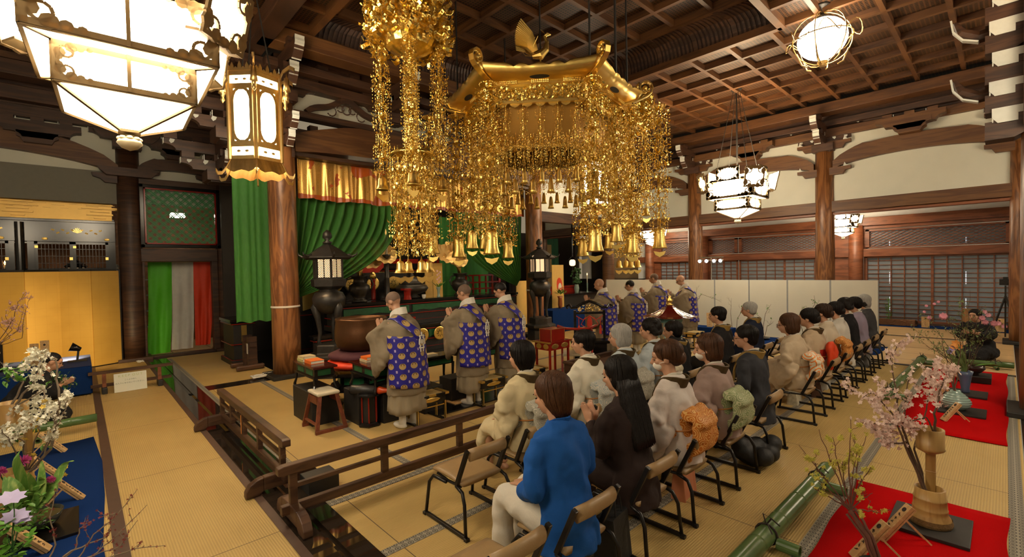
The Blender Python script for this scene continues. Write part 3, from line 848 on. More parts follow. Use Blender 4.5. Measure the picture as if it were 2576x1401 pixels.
# ring lamp on the right part of the ceiling
r = thing('globe_lamp', 'round white globe lamp in wiry brass rings under the coffered ceiling', 'ceiling lamp', (9.21, 2.11, 5.62))
ob('lamp_globe', G().ell((0, 0, 0), (.36, .36, .33), 24, 14), LIT, r, smooth=True)
g = G()
for k in range(6):
    a = k*PI/3; pts = []
    for i in range(13):
        t = -PI/2+PI*i/12; rr = .43*math.cos(t)+.01; pts.append((rr*math.cos(a), rr*math.sin(a), .43*math.sin(t)))
    g.tube(pts, .009, 5)
    pts = []
    for i in range(10):
        t = i/9; an = a+.1+t*.75; rr = .43+.12*math.sin(t*PI); pts.append((rr*math.cos(an), rr*math.sin(an), .02+.1*math.sin(t*PI*2)))
    g.tube(pts, .008, 5)
    g.tube([(.38*math.cos(a), .38*math.sin(a), -.2), (.3*math.cos(a), .3*math.sin(a), -.4), (.22*math.cos(a), .22*math.sin(a), -.44)], .012, 5)
g.tube([(.43*math.cos(k*PI/12), .43*math.sin(k*PI/12), 0) for k in range(25)], .01, 5)
g.lathe([(.05, -.45), (.08, -.38), (.03, -.34)], n=10)
ob('lamp_ring', g, BRASS, r)
ob('hanging_rod', G().lathe([(.12, .3), (.1, .36), (.03, .4), (.03, .5), (.12, .52), (.13, .55)], n=14), BRONZE, r, smooth=True)

# ---------------------------------------------------------------- golden ornaments
def curl(g, p, d, size, w_, turns=1.1, up=Vector((0, 0, 1))):
    """flat scroll of sheet metal starting at p heading d"""
    p = Vector(p); d = Vector(d).normalized(); nrm = d.cross(up)
    if nrm.length < .1: nrm = Vector((1, 0, 0))
    nrm.normalize(); uu = nrm.cross(d)
    pts = []
    n_ = 7
    for i in range(n_):
        t = i/(n_-1); a = turns*2*PI*t*.7; rr = size*(1-.62*t)
        pts.append(p+d*(size*.9*t**.5+rr*math.sin(a)*.35)+uu*(rr*.55*(1-math.cos(a))))
    g.ribbon(pts, nrm, [w_*(1-.5*i/n_) for i in range(n_)], .0022)
def plate(g, c, s, nrm):
    """little fan-shaped pendant cup"""
    nrm = Vector(nrm).normalized(); sd = nrm.cross(Vector((0, 0, 1)))
    if sd.length < .1: sd = Vector((1, 0, 0))
    sd.normalize(); c = Vector(c); up_ = Vector((0, 0, 1))
    pts = [(-1, .35), (-.55, -.25), (0, -.6), (.55, -.25), (1, .35), (.4, .2), (0, .5), (-.4, .2)]
    g._add([c+sd*x*s+up_*z*s+nrm*.12*s*(x*x) for x, z in pts], [tuple(range(8))])
def tier(rad, h, seed, arms=6, drops=True, dens=1.0):
    rnd = random.Random(seed); g = G()
    for k in range(arms):
        a = k*2*PI/arms+rnd.random()*.3; d = Vector((math.cos(a), math.sin(a), 0))
        z = rnd.uniform(-.1, .1)*h
        curl(g, (0, 0, h*.15+z), d+Vector((0, 0, .25)), rad*.62, rad*.16); curl(g, d*rad*.25+Vector((0, 0, -h*.05+z)), d+Vector((0, 0, -.5)), rad*.5, rad*.13)
        g.ribbon([(0, 0, h*.3), d*rad*.45+Vector((0, 0, h*.28)), d*rad*.85+Vector((0, 0, h*.08)), d*rad+Vector((0, 0, h*.16))], d.cross(Vector((0, 0, 1))), [rad*.12, rad*.16, rad*.1, rad*.03], .002)
        for q in range(int(5*dens)):
            rr = rnd.uniform(.3, 1)*rad; aa = a+rnd.uniform(-.5, .5); zz = rnd.uniform(-.55, .3)*h; c = Vector((rr*math.cos(aa), rr*math.sin(aa), zz))
            curl(g, c, (rnd.uniform(-1, 1), rnd.uniform(-1, 1), rnd.uniform(-1, .4)), rad*rnd.uniform(.22, .36), rad*.09, up=Vector((rnd.uniform(-1, 1), rnd.uniform(-1, 1), .6)))
        if drops:
            for q in (.72, 1.0):
                x = d*rad*q; zb = -h*(.45+.18*rnd.random())
                g.bar(x+Vector((0, 0, h*.08)), x+Vector((0, 0, zb)), .004)
                for j in range(3): g.ell(x+Vector((0, 0, h*.05+(zb-h*.05)*j/3)), (rad*.045,)*3, 5, 4)
                plate(g, x+Vector((0, 0, zb)), rad*.15, (rnd.uniform(-1, 1), rnd.uniform(-1, 1), .2))
    return g
TI = [tier(1, 1, s) for s in (1, 2, 3)]
TL = [tier(1, 1, s, 4, True, .6) for s in (11, 12)]
def strand_geo(length, rad, pitch, seed, light=False, cone=0.0):
    rnd = random.Random(seed); g = G(); z = -pitch*.4; i = 0
    while z > -length:
        rr = rad*rnd.uniform(.8, 1.15)*(1+cone*(-z/length))
        M = Matrix.Translation((0, 0, z)) @ Matrix.Rotation(rnd.random()*6, 4, 'Z') @ Matrix.Diagonal((rr, rr, pitch*1.1, 1))
        g.add(rnd.choice(TL if light else TI), M)
        z -= pitch*rnd.uniform(.85, 1.1); i += 1
    for k in range(int(length/.028)): g.ell((0, 0, -k*.028), (.009, .009, .012), 6, 4)
    return g
def bell_round(c, s=1.0):
    g = G().lathe([(.004*s, .05*s), (.012*s, .0), (.035*s, -.01*s), (.045*s, -.03*s), (.05*s, -.09*s), (.07*s, -.135*s), (.075*s, -.14*s), (.06*s, -.145*s), (.01, -.12*s)], c, 14)
    return g
def bell_long(c, s=1.0):
    g = G().lathe([(.006*s, .04*s), (.03*s, .01*s), (.075*s, 0), (.09*s, -.04*s), (.095*s, -.12*s), (.1*s, -.25*s), (.125*s, -.34*s), (.13*s, -.36*s), (.11*s, -.355*s), (.02*s, -.3*s)], c, 18)
    for k in range(14):
        a = k*2*PI/14; 
        for j in range(8): g.ell((c[0]+.098*s*math.cos(a), c[1]+.098*s*math.sin(a), c[2]-.03*s-.036*s*j), (.006*s,)*3, 4, 3)
    return g
def tongue(c, s, ang=0):
    M = Matrix.Rotation(ang, 3, 'Z')
    return G().prism([(-.1*s, .03*s), (-.07*s, -.03*s), (0, -.07*s), (.07*s, -.03*s), (.1*s, .03*s), (0, .01*s)], .008, M, c)
VIEW = R(225-90)
def yoraku(x, y, label, zc):
    """crown of gold leaf work, four long strands, lotus disc, four lower strands with bells"""
    r = thing('gold_pendant_ornament', label, 'hanging ornament', (x, y, zc), R(58.7), 'pair of hanging gold pendant ornaments')
    g = G(); rnd = random.Random(5); Rc = .50
    for i in range(900):
        a = rnd.random()*2*PI; z = rnd.uniform(-.12, .62); rr = Rc*(1-.25*max(0, z-.35))*rnd.uniform(.8, 1.05)
        c = Vector((rr*math.cos(a), rr*math.sin(a), z))
        curl(g, c, (math.cos(a)+rnd.uniform(-1, 1), math.sin(a)+rnd.uniform(-1, 1), rnd.uniform(-1, .6)), rnd.uniform(.09, .15), .05, up=Vector((rnd.uniform(-1, 1), rnd.uniform(-1, 1), .6)))
    for i in range(16):
        a = i*PI/8; c = Vector((Rc*math.cos(a), Rc*math.sin(a), -.12)); plate(g, c, .07, (math.cos(a), math.sin(a), 0))
    g.lathe([(.02, .95), (.1, .8), (.38, .68), (.44, .5), (.42, .1), (.3, -.12), (.05, -.25)], n=20)
    ob('crown', g, GOLD, r)
    s1 = ob('strand', strand_geo(1.75, .115, .2, 3), GOLD, r, loc=(Rc*.76, 0, -.1))
    for k in range(1, 4):
        c = s1.copy(); C.objects.link(c); a = k*PI/2; c.location = (Rc*.76*math.cos(a), Rc*.76*math.sin(a), -.1); c.rotation_euler = (0, 0, a)
    r_in = .30
    for k in range(4):
        a = k*PI/2; c = (Rc*.8*math.cos(a), Rc*.8*math.sin(a), -1.86)
        b = ob('bell', bell_round(c, 1.25), GOLD_S, r, smooth=True); ob('tongue', tongue((c[0], c[1], c[2]-.26), 1.1, VIEW), GOLD_S, b)
    ob('strand', strand_geo(1.4, .10, .2, 9), GOLD, r, loc=(0, 0, -.15))
    ob('lotus_disc', G().lathe([(.02, .05), (.2, .03), (.29, -.02), (.31, -.05), (.27, -.05), (.1, -.01)], (0, 0, -1.52), 20), GOLD, r, smooth=True)
    s2 = None
    for k in range(4):
        a = k*PI/2+R(25); lc = (.21*math.cos(a), .21*math.sin(a), -1.56)
        if s2 is None: s2 = ob('strand', strand_geo(1.38, .125, .23, 21), GOLD, r, loc=lc)
        else:
            c = s2.copy(); C.objects.link(c); c.location = lc; c.rotation_euler = (0, 0, a)
        c = (lc[0], lc[1], -3.0)
        b = ob('bell', bell_round(c, 1.15), GOLD_S, r, smooth=True); ob('tongue', tongue((c[0], c[1], c[2]-.24), 1.0, VIEW), GOLD_S, b)
    ob('cable', G().bar((0, 0, .9), (0, 0, 6.17-zc), .02), BLACK_M, r)
    return r
yo = yoraku(3.38, 5.55, 'long golden pendant ornament with round leaf crown, left of the great canopy', 5.02)
dup(yo, (8.95, 5.75, 5.02), .4, 'golden pendant ornament whose bells show below the canopy strands at right')

# great hexagonal canopy
CX, CY = 6.1, 5.65
r = thing('gold_canopy', 'great hexagonal golden canopy with phoenix, scroll corners and cascading strands', 'canopy', (CX, CY, 0))
A0 = R(222)
def hexp(rad, z, k, off=0.0): a = A0+R(30)+k*PI/3+off; return Vector((rad*math.cos(a), rad*math.sin(a), z))
fz0, fz1 = 4.42, 4.70
g = G(); gs = G(); fri = G(); sca = G()
for k in range(6):
    a, b = hexp(1.36, 0, k), hexp(1.36, 0, k+1)
    mid = (a+b)/2; d = (b-a).normalized(); nrm = mid.normalized(); ln_ = (b-a).length
    M = Matrix((d, -nrm, Vector((0, 0, 1)))).transposed()
    # frieze box rails
    for z in (fz0, fz1): gs.bar(a*1.012+Vector((0, 0, z)), b*1.012+Vector((0, 0, z)), .06, .042)
    gs.bar(a+Vector((0, 0, fz0)), a+Vector((0, 0, fz1)), .06)
    rnd = random.Random(40+k)
    fri._add([a*.985+Vector((0, 0, fz0)), b*.985+Vector((0, 0, fz0)), b*.985+Vector((0, 0, fz1)), a*.985+Vector((0, 0, fz1))], [(0, 1, 2, 3)])
    for i in range(260):
        u = rnd.uniform(.03, .97); z = rnd.uniform(fz0+.03, fz1-.03); c = a.lerp(b, u)+Vector((0, 0, z))+nrm*.004
        an = rnd.random()*6.3
        curl(fri, c, d*math.cos(an)+Vector((0, 0, math.sin(an))), rnd.uniform(.04, .07), .022, up=nrm)
    # flared eave: scalloped sheet
    n_ = 24
    rows = []
    for i in range(n_+1):
        u = i/n_; base = a.lerp(b, u); bo = hexp(1.78, 0, k).lerp(hexp(1.78, 0, k+1), u)
        e = abs(u-.5)*2
        lift = .07*e**2.2
        sc_ = .065*abs(math.sin(PI*(u-.5)*7+PI/2))**.6 if .2 < u < .8 else .062
        rows.append([base+Vector((0, 0, fz1)), base.lerp(bo, .35)+Vector((0, 0, fz1+.015+lift*.3)), base.lerp(bo, .75)+Vector((0, 0, fz1+.045+lift*.7)), bo+Vector((0, 0, fz1+.085+lift+sc_)), bo*.985+Vector((0, 0, fz1+.11+lift+sc_)), bo*.9+Vector((0, 0, fz1+.12+lift*.8)), bo*.45+Vector((0, 0, fz1+.32)), bo*.08+Vector((0, 0, fz1+.70))])
    g.ring(rows, caps=False, closed=False)
    # bead rim and heart opening
    for u in (.18, .5, .82):
        c = a.lerp(b, u)*1.1+Vector((0, 0, fz1+.045)); 
        for j in range(9): gs.ell(c+d*(j-4)*.03-Vector((0, 0, .04)), (.012,)*3, 5, 4)
        for j in range(9): gs.ell(c+d*(j-4)*.03-Vector((0, 0, .065)), (.012,)*3, 5, 4)
    # lambrequin scallops under the frieze
    for j in range(7):
        c0, c1 = a.lerp(b, j/7), a.lerp(b, (j+1)/7)
        gs._add([c0+Vector((0, 0, fz0)), c1+Vector((0, 0, fz0)), c0.lerp(c1, .75)+Vector((0, 0, fz0-.05)), c0.lerp(c1, .5)+Vector((0, 0, fz0-.07)), c0.lerp(c1, .25)+Vector((0, 0, fz0-.05))], [(0, 1, 2, 3, 4)])
    # inner sloping drum
    ia, ib, ja, jb = hexp(1.2, fz0+.05, k), hexp(1.2, fz0+.05, k+1), hexp(.95, 3.85, k), hexp(.95, 3.85, k+1)
    ob('drum_panel', G()._add([ia, ib, jb, ja], [(0, 1, 2, 3)]), mat('gold_amber', (.50, .27, .06), .42, .85, var=.2, scale=3), r)
    sca = G()
    for j in range(40):
        u = rnd.random(); c = hexp(.96, 3.86, k).lerp(hexp(.96, 3.86, k+1), u)+Vector((0, 0, rnd.uniform(-.06, .08))); curl(sca, c, d*rnd.choice((-1, 1))+Vector((0, 0, rnd.uniform(-1, 1))), .06, .02, up=nrm)
    sca.bar(hexp(.95, 3.85, k), hexp(.95, 3.85, k+1), .03, .05)
    ob('drum_rim', sca, GOLD, r)
ob('eave', g, GOLD_S, r, smooth=True, solid=.006); ob('rail', gs, GOLD_S, r); ob('frieze', fri, GOLD, r)
for k in range(6):
    a, b = hexp(1.36, 0, k), hexp(1.36, 0, k+1); mid = (a+b)/2; nrm = mid.normalized(); d = (b-a).normalized()
    c = mid*1.165+Vector((0, 0, fz1+.035)); up2 = (nrm*.97+Vector((0, 0, .2))).normalized()
    ob('opening', G()._add([c+d*.15*math.cos(t*PI/8)+up2*.05*math.sin(t*PI/8)-Vector((0, 0, .012)) for t in range(16)], [tuple(range(16))]), BLACK_M, r)
for k in range(6):   # corner scrolls like fern heads
    q = G(); a = hexp(1, 0, k); pts = []; ax = a.cross(Vector((0, 0, 1))).normalized()
    for i in range(22):
        t = i/21
        if t < .45: u = t/.45; pts.append(a*(1.38+.46*u)+Vector((0, 0, fz1+.0+.14*u**1.6)))
        else:
            u = (t-.45)/.55; an = u*2*PI*1.1; rr = .145*(1-.55*u)
            pts.append(a*(1.84-.03+rr*math.sin(an)*1.0)+Vector((0, 0, fz1+.14+.14-rr*math.cos(an))))
    q.ribbon(pts, ax, .085, .02)
    for i in range(16):
        an = i/16*2*PI; q.ell(a*(1.81+.085*math.sin(an))+Vector((0, 0, fz1+.28+.085*math.cos(an))), (.013,)*3, 5, 4)
    q.ell(a*1.81+Vector((0, 0, fz1+.28)), (.045, .045, .045), 10, 7)
    ob('corner_scroll', q, GOLD_S, r, smooth=False)
# strands
def put_strands(lst, length, rad, pitch, seed, light, bell, bs, mtl=GOLD):
    src = None
    for (p, zt) in lst:
        if src is None:
            src = ob('strand', strand_geo(length, rad, pitch, seed, light), mtl, r, loc=(p[0], p[1], zt)); s = src
        else:
            s = src.copy(); C.objects.link(s); s.location = (p[0], p[1], zt); s.rotation_euler = (0, 0, random.random()*6)
        if bell:
            c = (0, 0, -length-.03)
            o = ob('bell', bell(c, bs), GOLD_S, r, smooth=True, loc=(p[0], p[1], zt))
            ob('tongue', tongue((0, 0, c[2]-.44*bs if bell is bell_long else c[2]-.3*bs), 1.1*bs, VIEW), GOLD_S, o)
put_strands([(hexp(1.55, 0, k), 4.62) for k in range(6)], 2.12, .20, .235, 61, False, bell_long, 1.0)
put_strands([(hexp(1.98, 0, k, o_), 4.55) for k, o_ in ((1, -.12), (4, .12))], 2.0, .19, .235, 64, False, bell_long, .95)
for q_ in [hexp(1.55, 4.66, k) for k in range(6)]+[hexp(1.98, 4.58, 1, -.12), hexp(1.98, 4.58, 4, .12)]:
    pl = G().lathe([(.01, .03), (.08, .02), (.125, 0), (.13, -.012), (.1, -.01), (.01, .005)], tuple(q_), 18)
    for j in range(18): pl.ell(q_+Vector((.128*math.cos(j*PI/9), .128*math.sin(j*PI/9), 0)), (.010,)*3, 5, 4)
    ob('strand_cap', pl, GOLD_S, r)
def edge_pts(rad, n_, z):
    out = []
    for k in range(6):
        for j in range(n_): out.append((hexp(rad, 0, k).lerp(hexp(rad, 0, k+1), (j+.5)/n_), z))
    return out
# two nets of light strands ending in slim tubes
tubeb = lambda c, s: G().lathe([(.004, .02), (.02*s, 0), (.03*s, -.05*s), (.035*s, -.13*s), (.05*s, -.17*s), (.04*s, -.172*s), (.01, -.15*s)], c, 10)
netA = [q for q in edge_pts(1.33, 5, 4.38)]
src = ob('net_strand', strand_geo(.95, .085, .2, 71, True), GOLD, r, loc=(*netA[0][0][:2], 4.38))
tb = ob('tube_bell', tubeb((0, 0, -.98), 1.2), GOLD_S, r, smooth=True, loc=(*netA[0][0][:2], 4.38))
for p, z in netA[1:]:
    for s in (src, tb): c = s.copy(); C.objects.link(c); c.location = (p[0], p[1], z)
netB = [q for q in edge_pts(1.12, 4, 3.95)]
src = ob('net_strand', strand_geo(.62, .095, .19, 73, True), GOLD, r, loc=(*netB[0][0][:2], 3.95))
tb = ob('tube_bell', tubeb((0, 0, -.66), 1.3), GOLD_S, r, smooth=True, loc=(*netB[0][0][:2], 3.95))
for p, z in netB[1:]:
    for s in (src, tb): c = s.copy(); C.objects.link(c); c.location = (p[0], p[1], z)
mids = [((hexp(1.5, 0, k)+hexp(1.5, 0, k+1))/2*1.05+Vector(o_), z) for k, o_, z in ((0, (0, 0, 0), 4.35), (1, (.1, 0, 0), 4.3), (4, (0, 0, 0), 4.3), (3, (0, 0, 0), 4.35))]
put_strands([(Vector((p[0], p[1], 0)), z) for p, z in mids], 1.75, .17, .225, 66, False, bell_long, .8)
# phoenix
ph = G()
side = Vector((-math.sin(A0), math.cos(A0), 0)); fw = Vector((math.cos(A0), math.sin(A0), 0))
hd = side   # faces right in the picture
ap = Vector((0, 0, 5.42))
ph.tube([ap+Vector((0, 0, .0)), ap+Vector((0, 0, .1))], [.12, .05], 10)
for s in (-.03, .03): ph.tube([ap+fw*s+Vector((0, 0, .05)), ap+fw*s+Vector((0, 0, .2))], .014, 6)
ph.tube([ap-hd*.14+Vector((0, 0, .22)), ap+Vector((0, 0, .24)), ap+hd*.1+Vector((0, 0, .33)), ap+hd*.12+Vector((0, 0, .46)), ap+hd*.08+Vector((0, 0, .56)), ap+hd*.13+Vector((0, 0, .60)), ap+hd*.19+Vector((0, 0, .585))], [.04, .085, .06, .035, .03, .035, .008], 10)
for i in range(4): ph.ribbon([ap+hd*.09+Vector((0, 0, .6)), ap+hd*(.05-.02*i)+Vector((0, 0, .66+.012*i))], fw, .01, .004)
for s in (-1, 1):
    root_ = ap+Vector((0, 0, .30))+fw*s*.05-hd*.05
    for i in range(16):
        u = i/15; ln_ = .60-.30*u
        dr = (-hd*math.sin(R(26+36*u))+Vector((0, 0, 1))*math.cos(R(26+36*u))+fw*s*(.10+.1*u)).normalized()
        st_ = root_-hd*.10*u-Vector((0, 0, .04*u)); mid_ = st_+dr*ln_*.55+hd*.05; tip = st_+dr*ln_-hd*.02
        ph.ribbon([st_, mid_, tip], (hd*.8+Vector((0, 0, .3))+fw*s*.5), [.03, .045, .02], .006)
for i in range(7):
    a = R(20+i*12); ph.ribbon([ap-hd*.12+Vector((0, 0, .22)), ap-hd*(.12+.16*math.cos(a))+Vector((0, 0, .22+.16*math.sin(a)))+fw*(i-3)*.02, ap-hd*(.12+.26*math.cos(a+.3))+Vector((0, 0, .22+.3*math.sin(a+.2)))+fw*(i-3)*.04], fw, [.02, .04, .02], .006)
ob('phoenix', ph, GOLD_S, r, smooth=False)
for k in (0, 1, 3, 4):
    q_ = hexp(1.5, fz1+.12, k); ob('cable', G().bar(q_, (q_.x, q_.y, 6.72), .022), BLACK_M, r)
ob('cable', G().bar((.0, .0, 5.4), (.0, 0, 6.72), .02), BLACK_M, r); ob('cable', G().bar(hexp(1.4, 4.85, 0, .52), hexp(1.4, 6.72, 0, .52), .028), BLACK_M, r)
# ================================================================ ALTAR
m, nt, p = nodes('brocade')
v = coord(nt); n1 = N(nt, 'TexNoise'); n1.inputs['Scale'].default_value = 2.6; n1.inputs['Detail'].default_value = 3; nt.links.new(v, n1.inputs[0])
vo = N(nt, 'TexVoronoi'); vo.inputs['Scale'].default_value = 9; nt.links.new(v, vo.inputs[0])
k1 = mth(nt, 'GREATER_THAN', n1.outputs[0], .60); zz = sep(nt, v)[2]
k2 = mth(nt, 'LESS_THAN', mth(nt, 'ADD', zz, mth(nt, 'MULTIPLY', n1.outputs[0], .16)), 3.48)
k = mth(nt, 'MAXIMUM', k1, k2)
ln2 = mth(nt, 'GREATER_THAN', mth(nt, 'FRACT', mth(nt, 'MULTIPLY', vo.outputs['Distance'], 9)), .8)
nt.links.new(mixc(nt, k, mixc(nt, ln2, (.80, .50, .14), (.45, .22, .05)), (.52, .10, .012)), p.inputs['Base Color'])
nt.links.new(mth(nt, 'SUBTRACT', .92, mth(nt, 'MULTIPLY', k, .9)), p.inputs['Metallic']); p.inputs['Roughness'].default_value = .34
BROC = m
def sheer(name, col, a=.86):
    m, nt, p = nodes(name)
    v = coord(nt, (1, 1, .25)); n1 = N(nt, 'TexNoise'); n1.inputs['Scale'].default_value = 30; nt.links.new(v, n1.inputs[0])
    nt.links.new(mixc(nt, n1.outputs[0], tuple(c*.75 for c in col), tuple(min(1, c*1.3) for c in col)), p.inputs['Base Color'])
    p.inputs['Roughness'].default_value = .7
    p.inputs['Alpha'].default_value = a
    return m
SHEER = sheer('green_gauze', (.045, .19, .025), .93)
g = G(); rows = []
nx = 150
for i in range(nx+1):
    u = i/nx; x = 3.12+6.1*u; fo = .055*math.sin(u*2*PI*15+2*math.sin(u*9))+.03*math.sin(u*2*PI*41)
    rows.append([(x, 9.26+fo*(.35+.65*t)-.0, 4.08-t*.76+(.015*math.sin(u*40) if t == 1 else 0)) for t in (0, .33, .66, 1)])
g.ring(rows, caps=False, closed=False)
tag(ob('altar_valance', g, BROC, smooth=True), 'gold and orange brocade valance across the top of the altar opening', 'valance')
def drape(x0, x1, tx, label):
    g = G(); rows = []; nu, nv = 150, 16
    for i in range(nu+1):
        u = i/nu; xt = x0+(x1-x0)*u; row = []
        for j in range(nv+1):
            t = j/nv
            # outer folds sweep in a curve to the tie at the pillar
            e = t**(1+1.1*u)
            x = xt+(tx-xt)*(1-(1-t)**(1.0+.9*u))if False else xt+(tx+(.10 if tx < 6 else -.10)*u-xt)*e
            zb = 1.62-.22*u
            z = 3.36+(zb-3.36)*(t**(1.0-.28*u))
            am = .06*(1-t)+.02
            row.append((x, 9.42+am*math.sin(u*2*PI*13+1.5*math.sin(u*7))+.05*u*t, z))
        rows.append(row)
    g.ring(rows, caps=False, closed=False)
    return tag(ob('altar_drape', g, SHEER, smooth=True), label, 'curtain')
drape(3.05, 5.35, 3.03, 'green gauze altar curtain swept to the left pillar below the valance')
drape(9.25, 7.0, 9.16, 'green gauze altar curtain swept to the right pillar below the valance')
def hang(name, label, x0, x1, y, z0, z1, m_, folds=9, am=.03, slant=0, cat='curtain', waves=.02):
    g = G(); rows = []
    for i in range(81):
        u = i/80
        rows.append([(x0+(x1-x0)*u+slant*t*t*(1-u), y+am*math.sin(u*2*PI*folds+math.sin(u*11))*(.4+.6*t), z1+(z0-z1)*t+waves*math.sin(u*13)*t) for t in [q/8 for q in range(9)]])
    g.ring(rows, caps=False, closed=False)
    return tag(ob(name, g, m_, smooth=True), label, cat)
hang('side_curtain', 'long green gauze curtain hanging left of the big wood pillar', 2.13, 2.75, 9.8, .98, 3.72, SHEER, 5, .016)
hang('side_curtain', 'plain green cloth hanging at the right back of the altar', 7.5, 9.3, 11.0, .5, 3.4, mat('green_cloth', (.03, .17, .03), .8, bmp=.1, bs=50), 8, .02)
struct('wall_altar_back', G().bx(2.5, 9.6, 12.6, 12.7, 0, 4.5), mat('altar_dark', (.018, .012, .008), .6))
struct('ceiling_altar', G().bx(2.5, 9.6, 9.2, 12.7, 4.4, 4.45), WOOD_D)
# tiered altar tables
def altar_table(label, x0, x1, y0, y1, z0, z1, panels, green=True):
    r = thing('altar_table', label, 'altar table', ((x0+x1)/2, (y0+y1)/2, z0)); W = x1-x0; D = y1-y0; H = z1-z0
    ob('table_top', G().box((0, 0, H-.03), (W, D, .06)).box((0, 0, H-.085), (W-.04, D-.04, .03)), BLACK, r, bev=.006)
    ob('body', G().box((0, .02, (H-.1)/2), (W-.14, D-.1, H-.1)).box((0, 0, .05), (W-.02, D-.02, .1)), BLACK_M, r)
    tr = G()
    for z in (H-.1, H*.45, .1): tr.box((0, -D/2+.025, z), (W-.06, .02, .014)); tr.box((-W/2+.025, 0, z), (.02, D-.06, .014))
    ob('red_edging', tr, REDLAC, r)
    gp = G()
    for i in range(panels):
        a = -W/2+.15+(W-.3)*i/panels+.06; b = a+(W-.3)/panels-.1
        pts = [(a, H*.5), (a, H-.13), (b, H-.13), (b, H*.5)]
        for q in range(1, 10): pts.append((b+(a-b)*q/10, H*.5+.05*abs(math.sin(q*PI/10*3))))
        gp.prism(pts, .03, None, (0, -D/2+.045, 0))
    ob('carved_panel', gp, GREEN_PT if green else GOLD_S, r)
    return r
altar_table('long black altar table with green carved panels, holding the vases', 3.9, 9.25, 9.62, 10.25, .62, 1.21, 3)
altar_table('low black lacquered table in front of the altar, behind the monks', 3.35, 8.6, 9.32, 9.6, 0, .62, 4)
altar_table('tall dark back table of the altar behind the golden lotus vases', 3.6, 8.9, 11.2, 12.2, 0, 2.0, 3, False)
# medallions: gold cranes in rings on a black board
def medallion(x, y, z, s, label):
    r = thing('gold_medallion', label, 'medallion', (x, y, z), 0, 'gold crane medallions of the altar')
    M = Matrix.Rotation(PI/2, 4, 'X'); gg = G().add(G().lathe([(s*.01, .006), (s*.9, .006), (s, .0), (s*.9, -.006)], n=28), M)
    ob('gold_disc', gg, GOLD_S, r)
    g2 = G()
    for k in (1, 2, 3, 4, 5, 6, 7): a = R(k*45+10); g2.ell((s*.42*math.cos(a), -.008, s*.42*math.sin(a)), (s*.22, .003, s*.035), 8, 4, Matrix.Rotation(-a+.5, 3, 'Y'))
    g2.tube([(s*.3*math.cos(a), -.008, s*.3*math.sin(a)) for a in [q*.4 for q in range(10)]], s*.03, 5)
    ob('crane', g2, BLACK, r)
    return r
struct('altar_board', G().bx(4.0, 6.7, 10.40, 10.45, 1.1, 1.86).bx(4.0, 8.9, 10.45, 11.2, 0, 1.1), BLACK)
m0 = None
for i, x in enumerate((4.25, 4.62, 5.16, 5.7, 6.25)):
    L_ = 'round gold crane medallion on the black board behind the altar vases'
    if m0 is None: m0 = medallion(x, 10.38, 1.6, .16, L_)
    else: dup(m0, (x, 10.38, 1.6))
for x in (5.45, 5.83, 6.3): dup(m0, (x, 9.30, .38), 0, 'round gold crane medallion low on the front table between the monks', 'gold medallions of the low front table')
GOLD_L = mat('gold_lotus', (.72, .48, .18), .42, .55, var=.2, scale=8)
# vases with golden lotus
def lotus_vase(x, y, z, label, flip=1):
    r = thing('altar_vase', label, 'vase', (x, y, z))
    ob('vase_body', G().lathe([(.17, 0), (.18, .02), (.14, .05), (.12, .08), (.19, .16), (.235, .27), (.22, .36), (.13, .42), (.12, .50), (.19, .56), (.20, .58), (.15, .57), (.05, .45)], n=24), BRONZE, r, smooth=True)
    for s in (-1, 1): ob('handle', G().tube([(s*.13, 0, .53), (s*.28, 0, .50), (s*.34, 0, .38), (s*.28, 0, .27), (s*.2, 0, .24)], .018, 8), BRONZE, r, smooth=True)
    st = G(); rnd = random.Random(3)
    tips = [(.18*flip, 0, .95, .34), (.55*flip, -.05, 1.02, .30), (-.05*flip, 0, .98, .14), (.28*flip, 0, 1.25, .17), (.02*flip, 0, .80, .12)]
    for tx, ty, tz, s in tips: st.tube([(0, 0, .5), (tx*.15, 0, .75), (tx*.7, ty, tz-.1), (tx, ty, tz)], [.035, .025, .015, .012], 6)
    ob('lotus_stem', st, GOLD_S, r, smooth=True)
    for i, (tx, ty, tz, s) in enumerate(tips):
        g = G()
        if i in (0, 1):   # open leaf like a shallow wavy dish tilted to the hall
            rs = []
            for j in range(7):
                rr = s*j/6; rs.append([Vector((rr*math.cos(a), rr*math.sin(a), .12*(j/6)**2+(.03*math.sin(a*11) if j > 4 else 0))) for a in [q*PI/20 for q in range(40)]])
            g.ring([[Matrix.Rotation(R(55), 3, 'X')@p_ for p_ in q] for q in rs], caps=False); nm = 'lotus_leaf'
        else:
            for k in range(7):
                a = k*2*PI/7; g.ell((s*.38*math.cos(a), s*.38*math.sin(a), .1*s), (s*.42, s*.24, s*.9), 8, 6, Matrix.Rotation(a, 3, 'Z')@Matrix.Rotation(R(22), 3, 'Y'))
            nm = 'lotus_bud'
        ob(nm, g, GOLD_L, r, smooth=True, loc=(tx, ty, tz))
    return r
lotus_vase(4.58, 9.88, 1.22, 'black two-handled altar vase with golden lotus leaves, left of the tall candlestick')
lotus_vase(7.38, 9.88, 1.22, 'black two-handled altar vase with golden lotus leaves, beside the red railing', -1)
r = thing('candlestick', 'tall black candlestick with a wide foot on the altar table', 'candlestick', (5.22, 9.8, 1.22))
ob('stem', G().lathe([(.17, 0), (.16, .03), (.08, .06), (.06, .12), (.055, .5), (.065, .52), (.05, .55), (.05, .98), (.09, 1.02), (.1, 1.05), (.02, 1.06)], n=18), BRONZE, r, smooth=True)
ob('candle', G().lathe([(.03, 1.06), (.045, 1.5), (.01, 1.51)], n=12), PAPER, r, smooth=True); ob('flame', G().lathe([(.003, 1.51), (.022, 1.55), (.012, 1.6), (.001, 1.65)], n=8), FLAME, r, smooth=True)
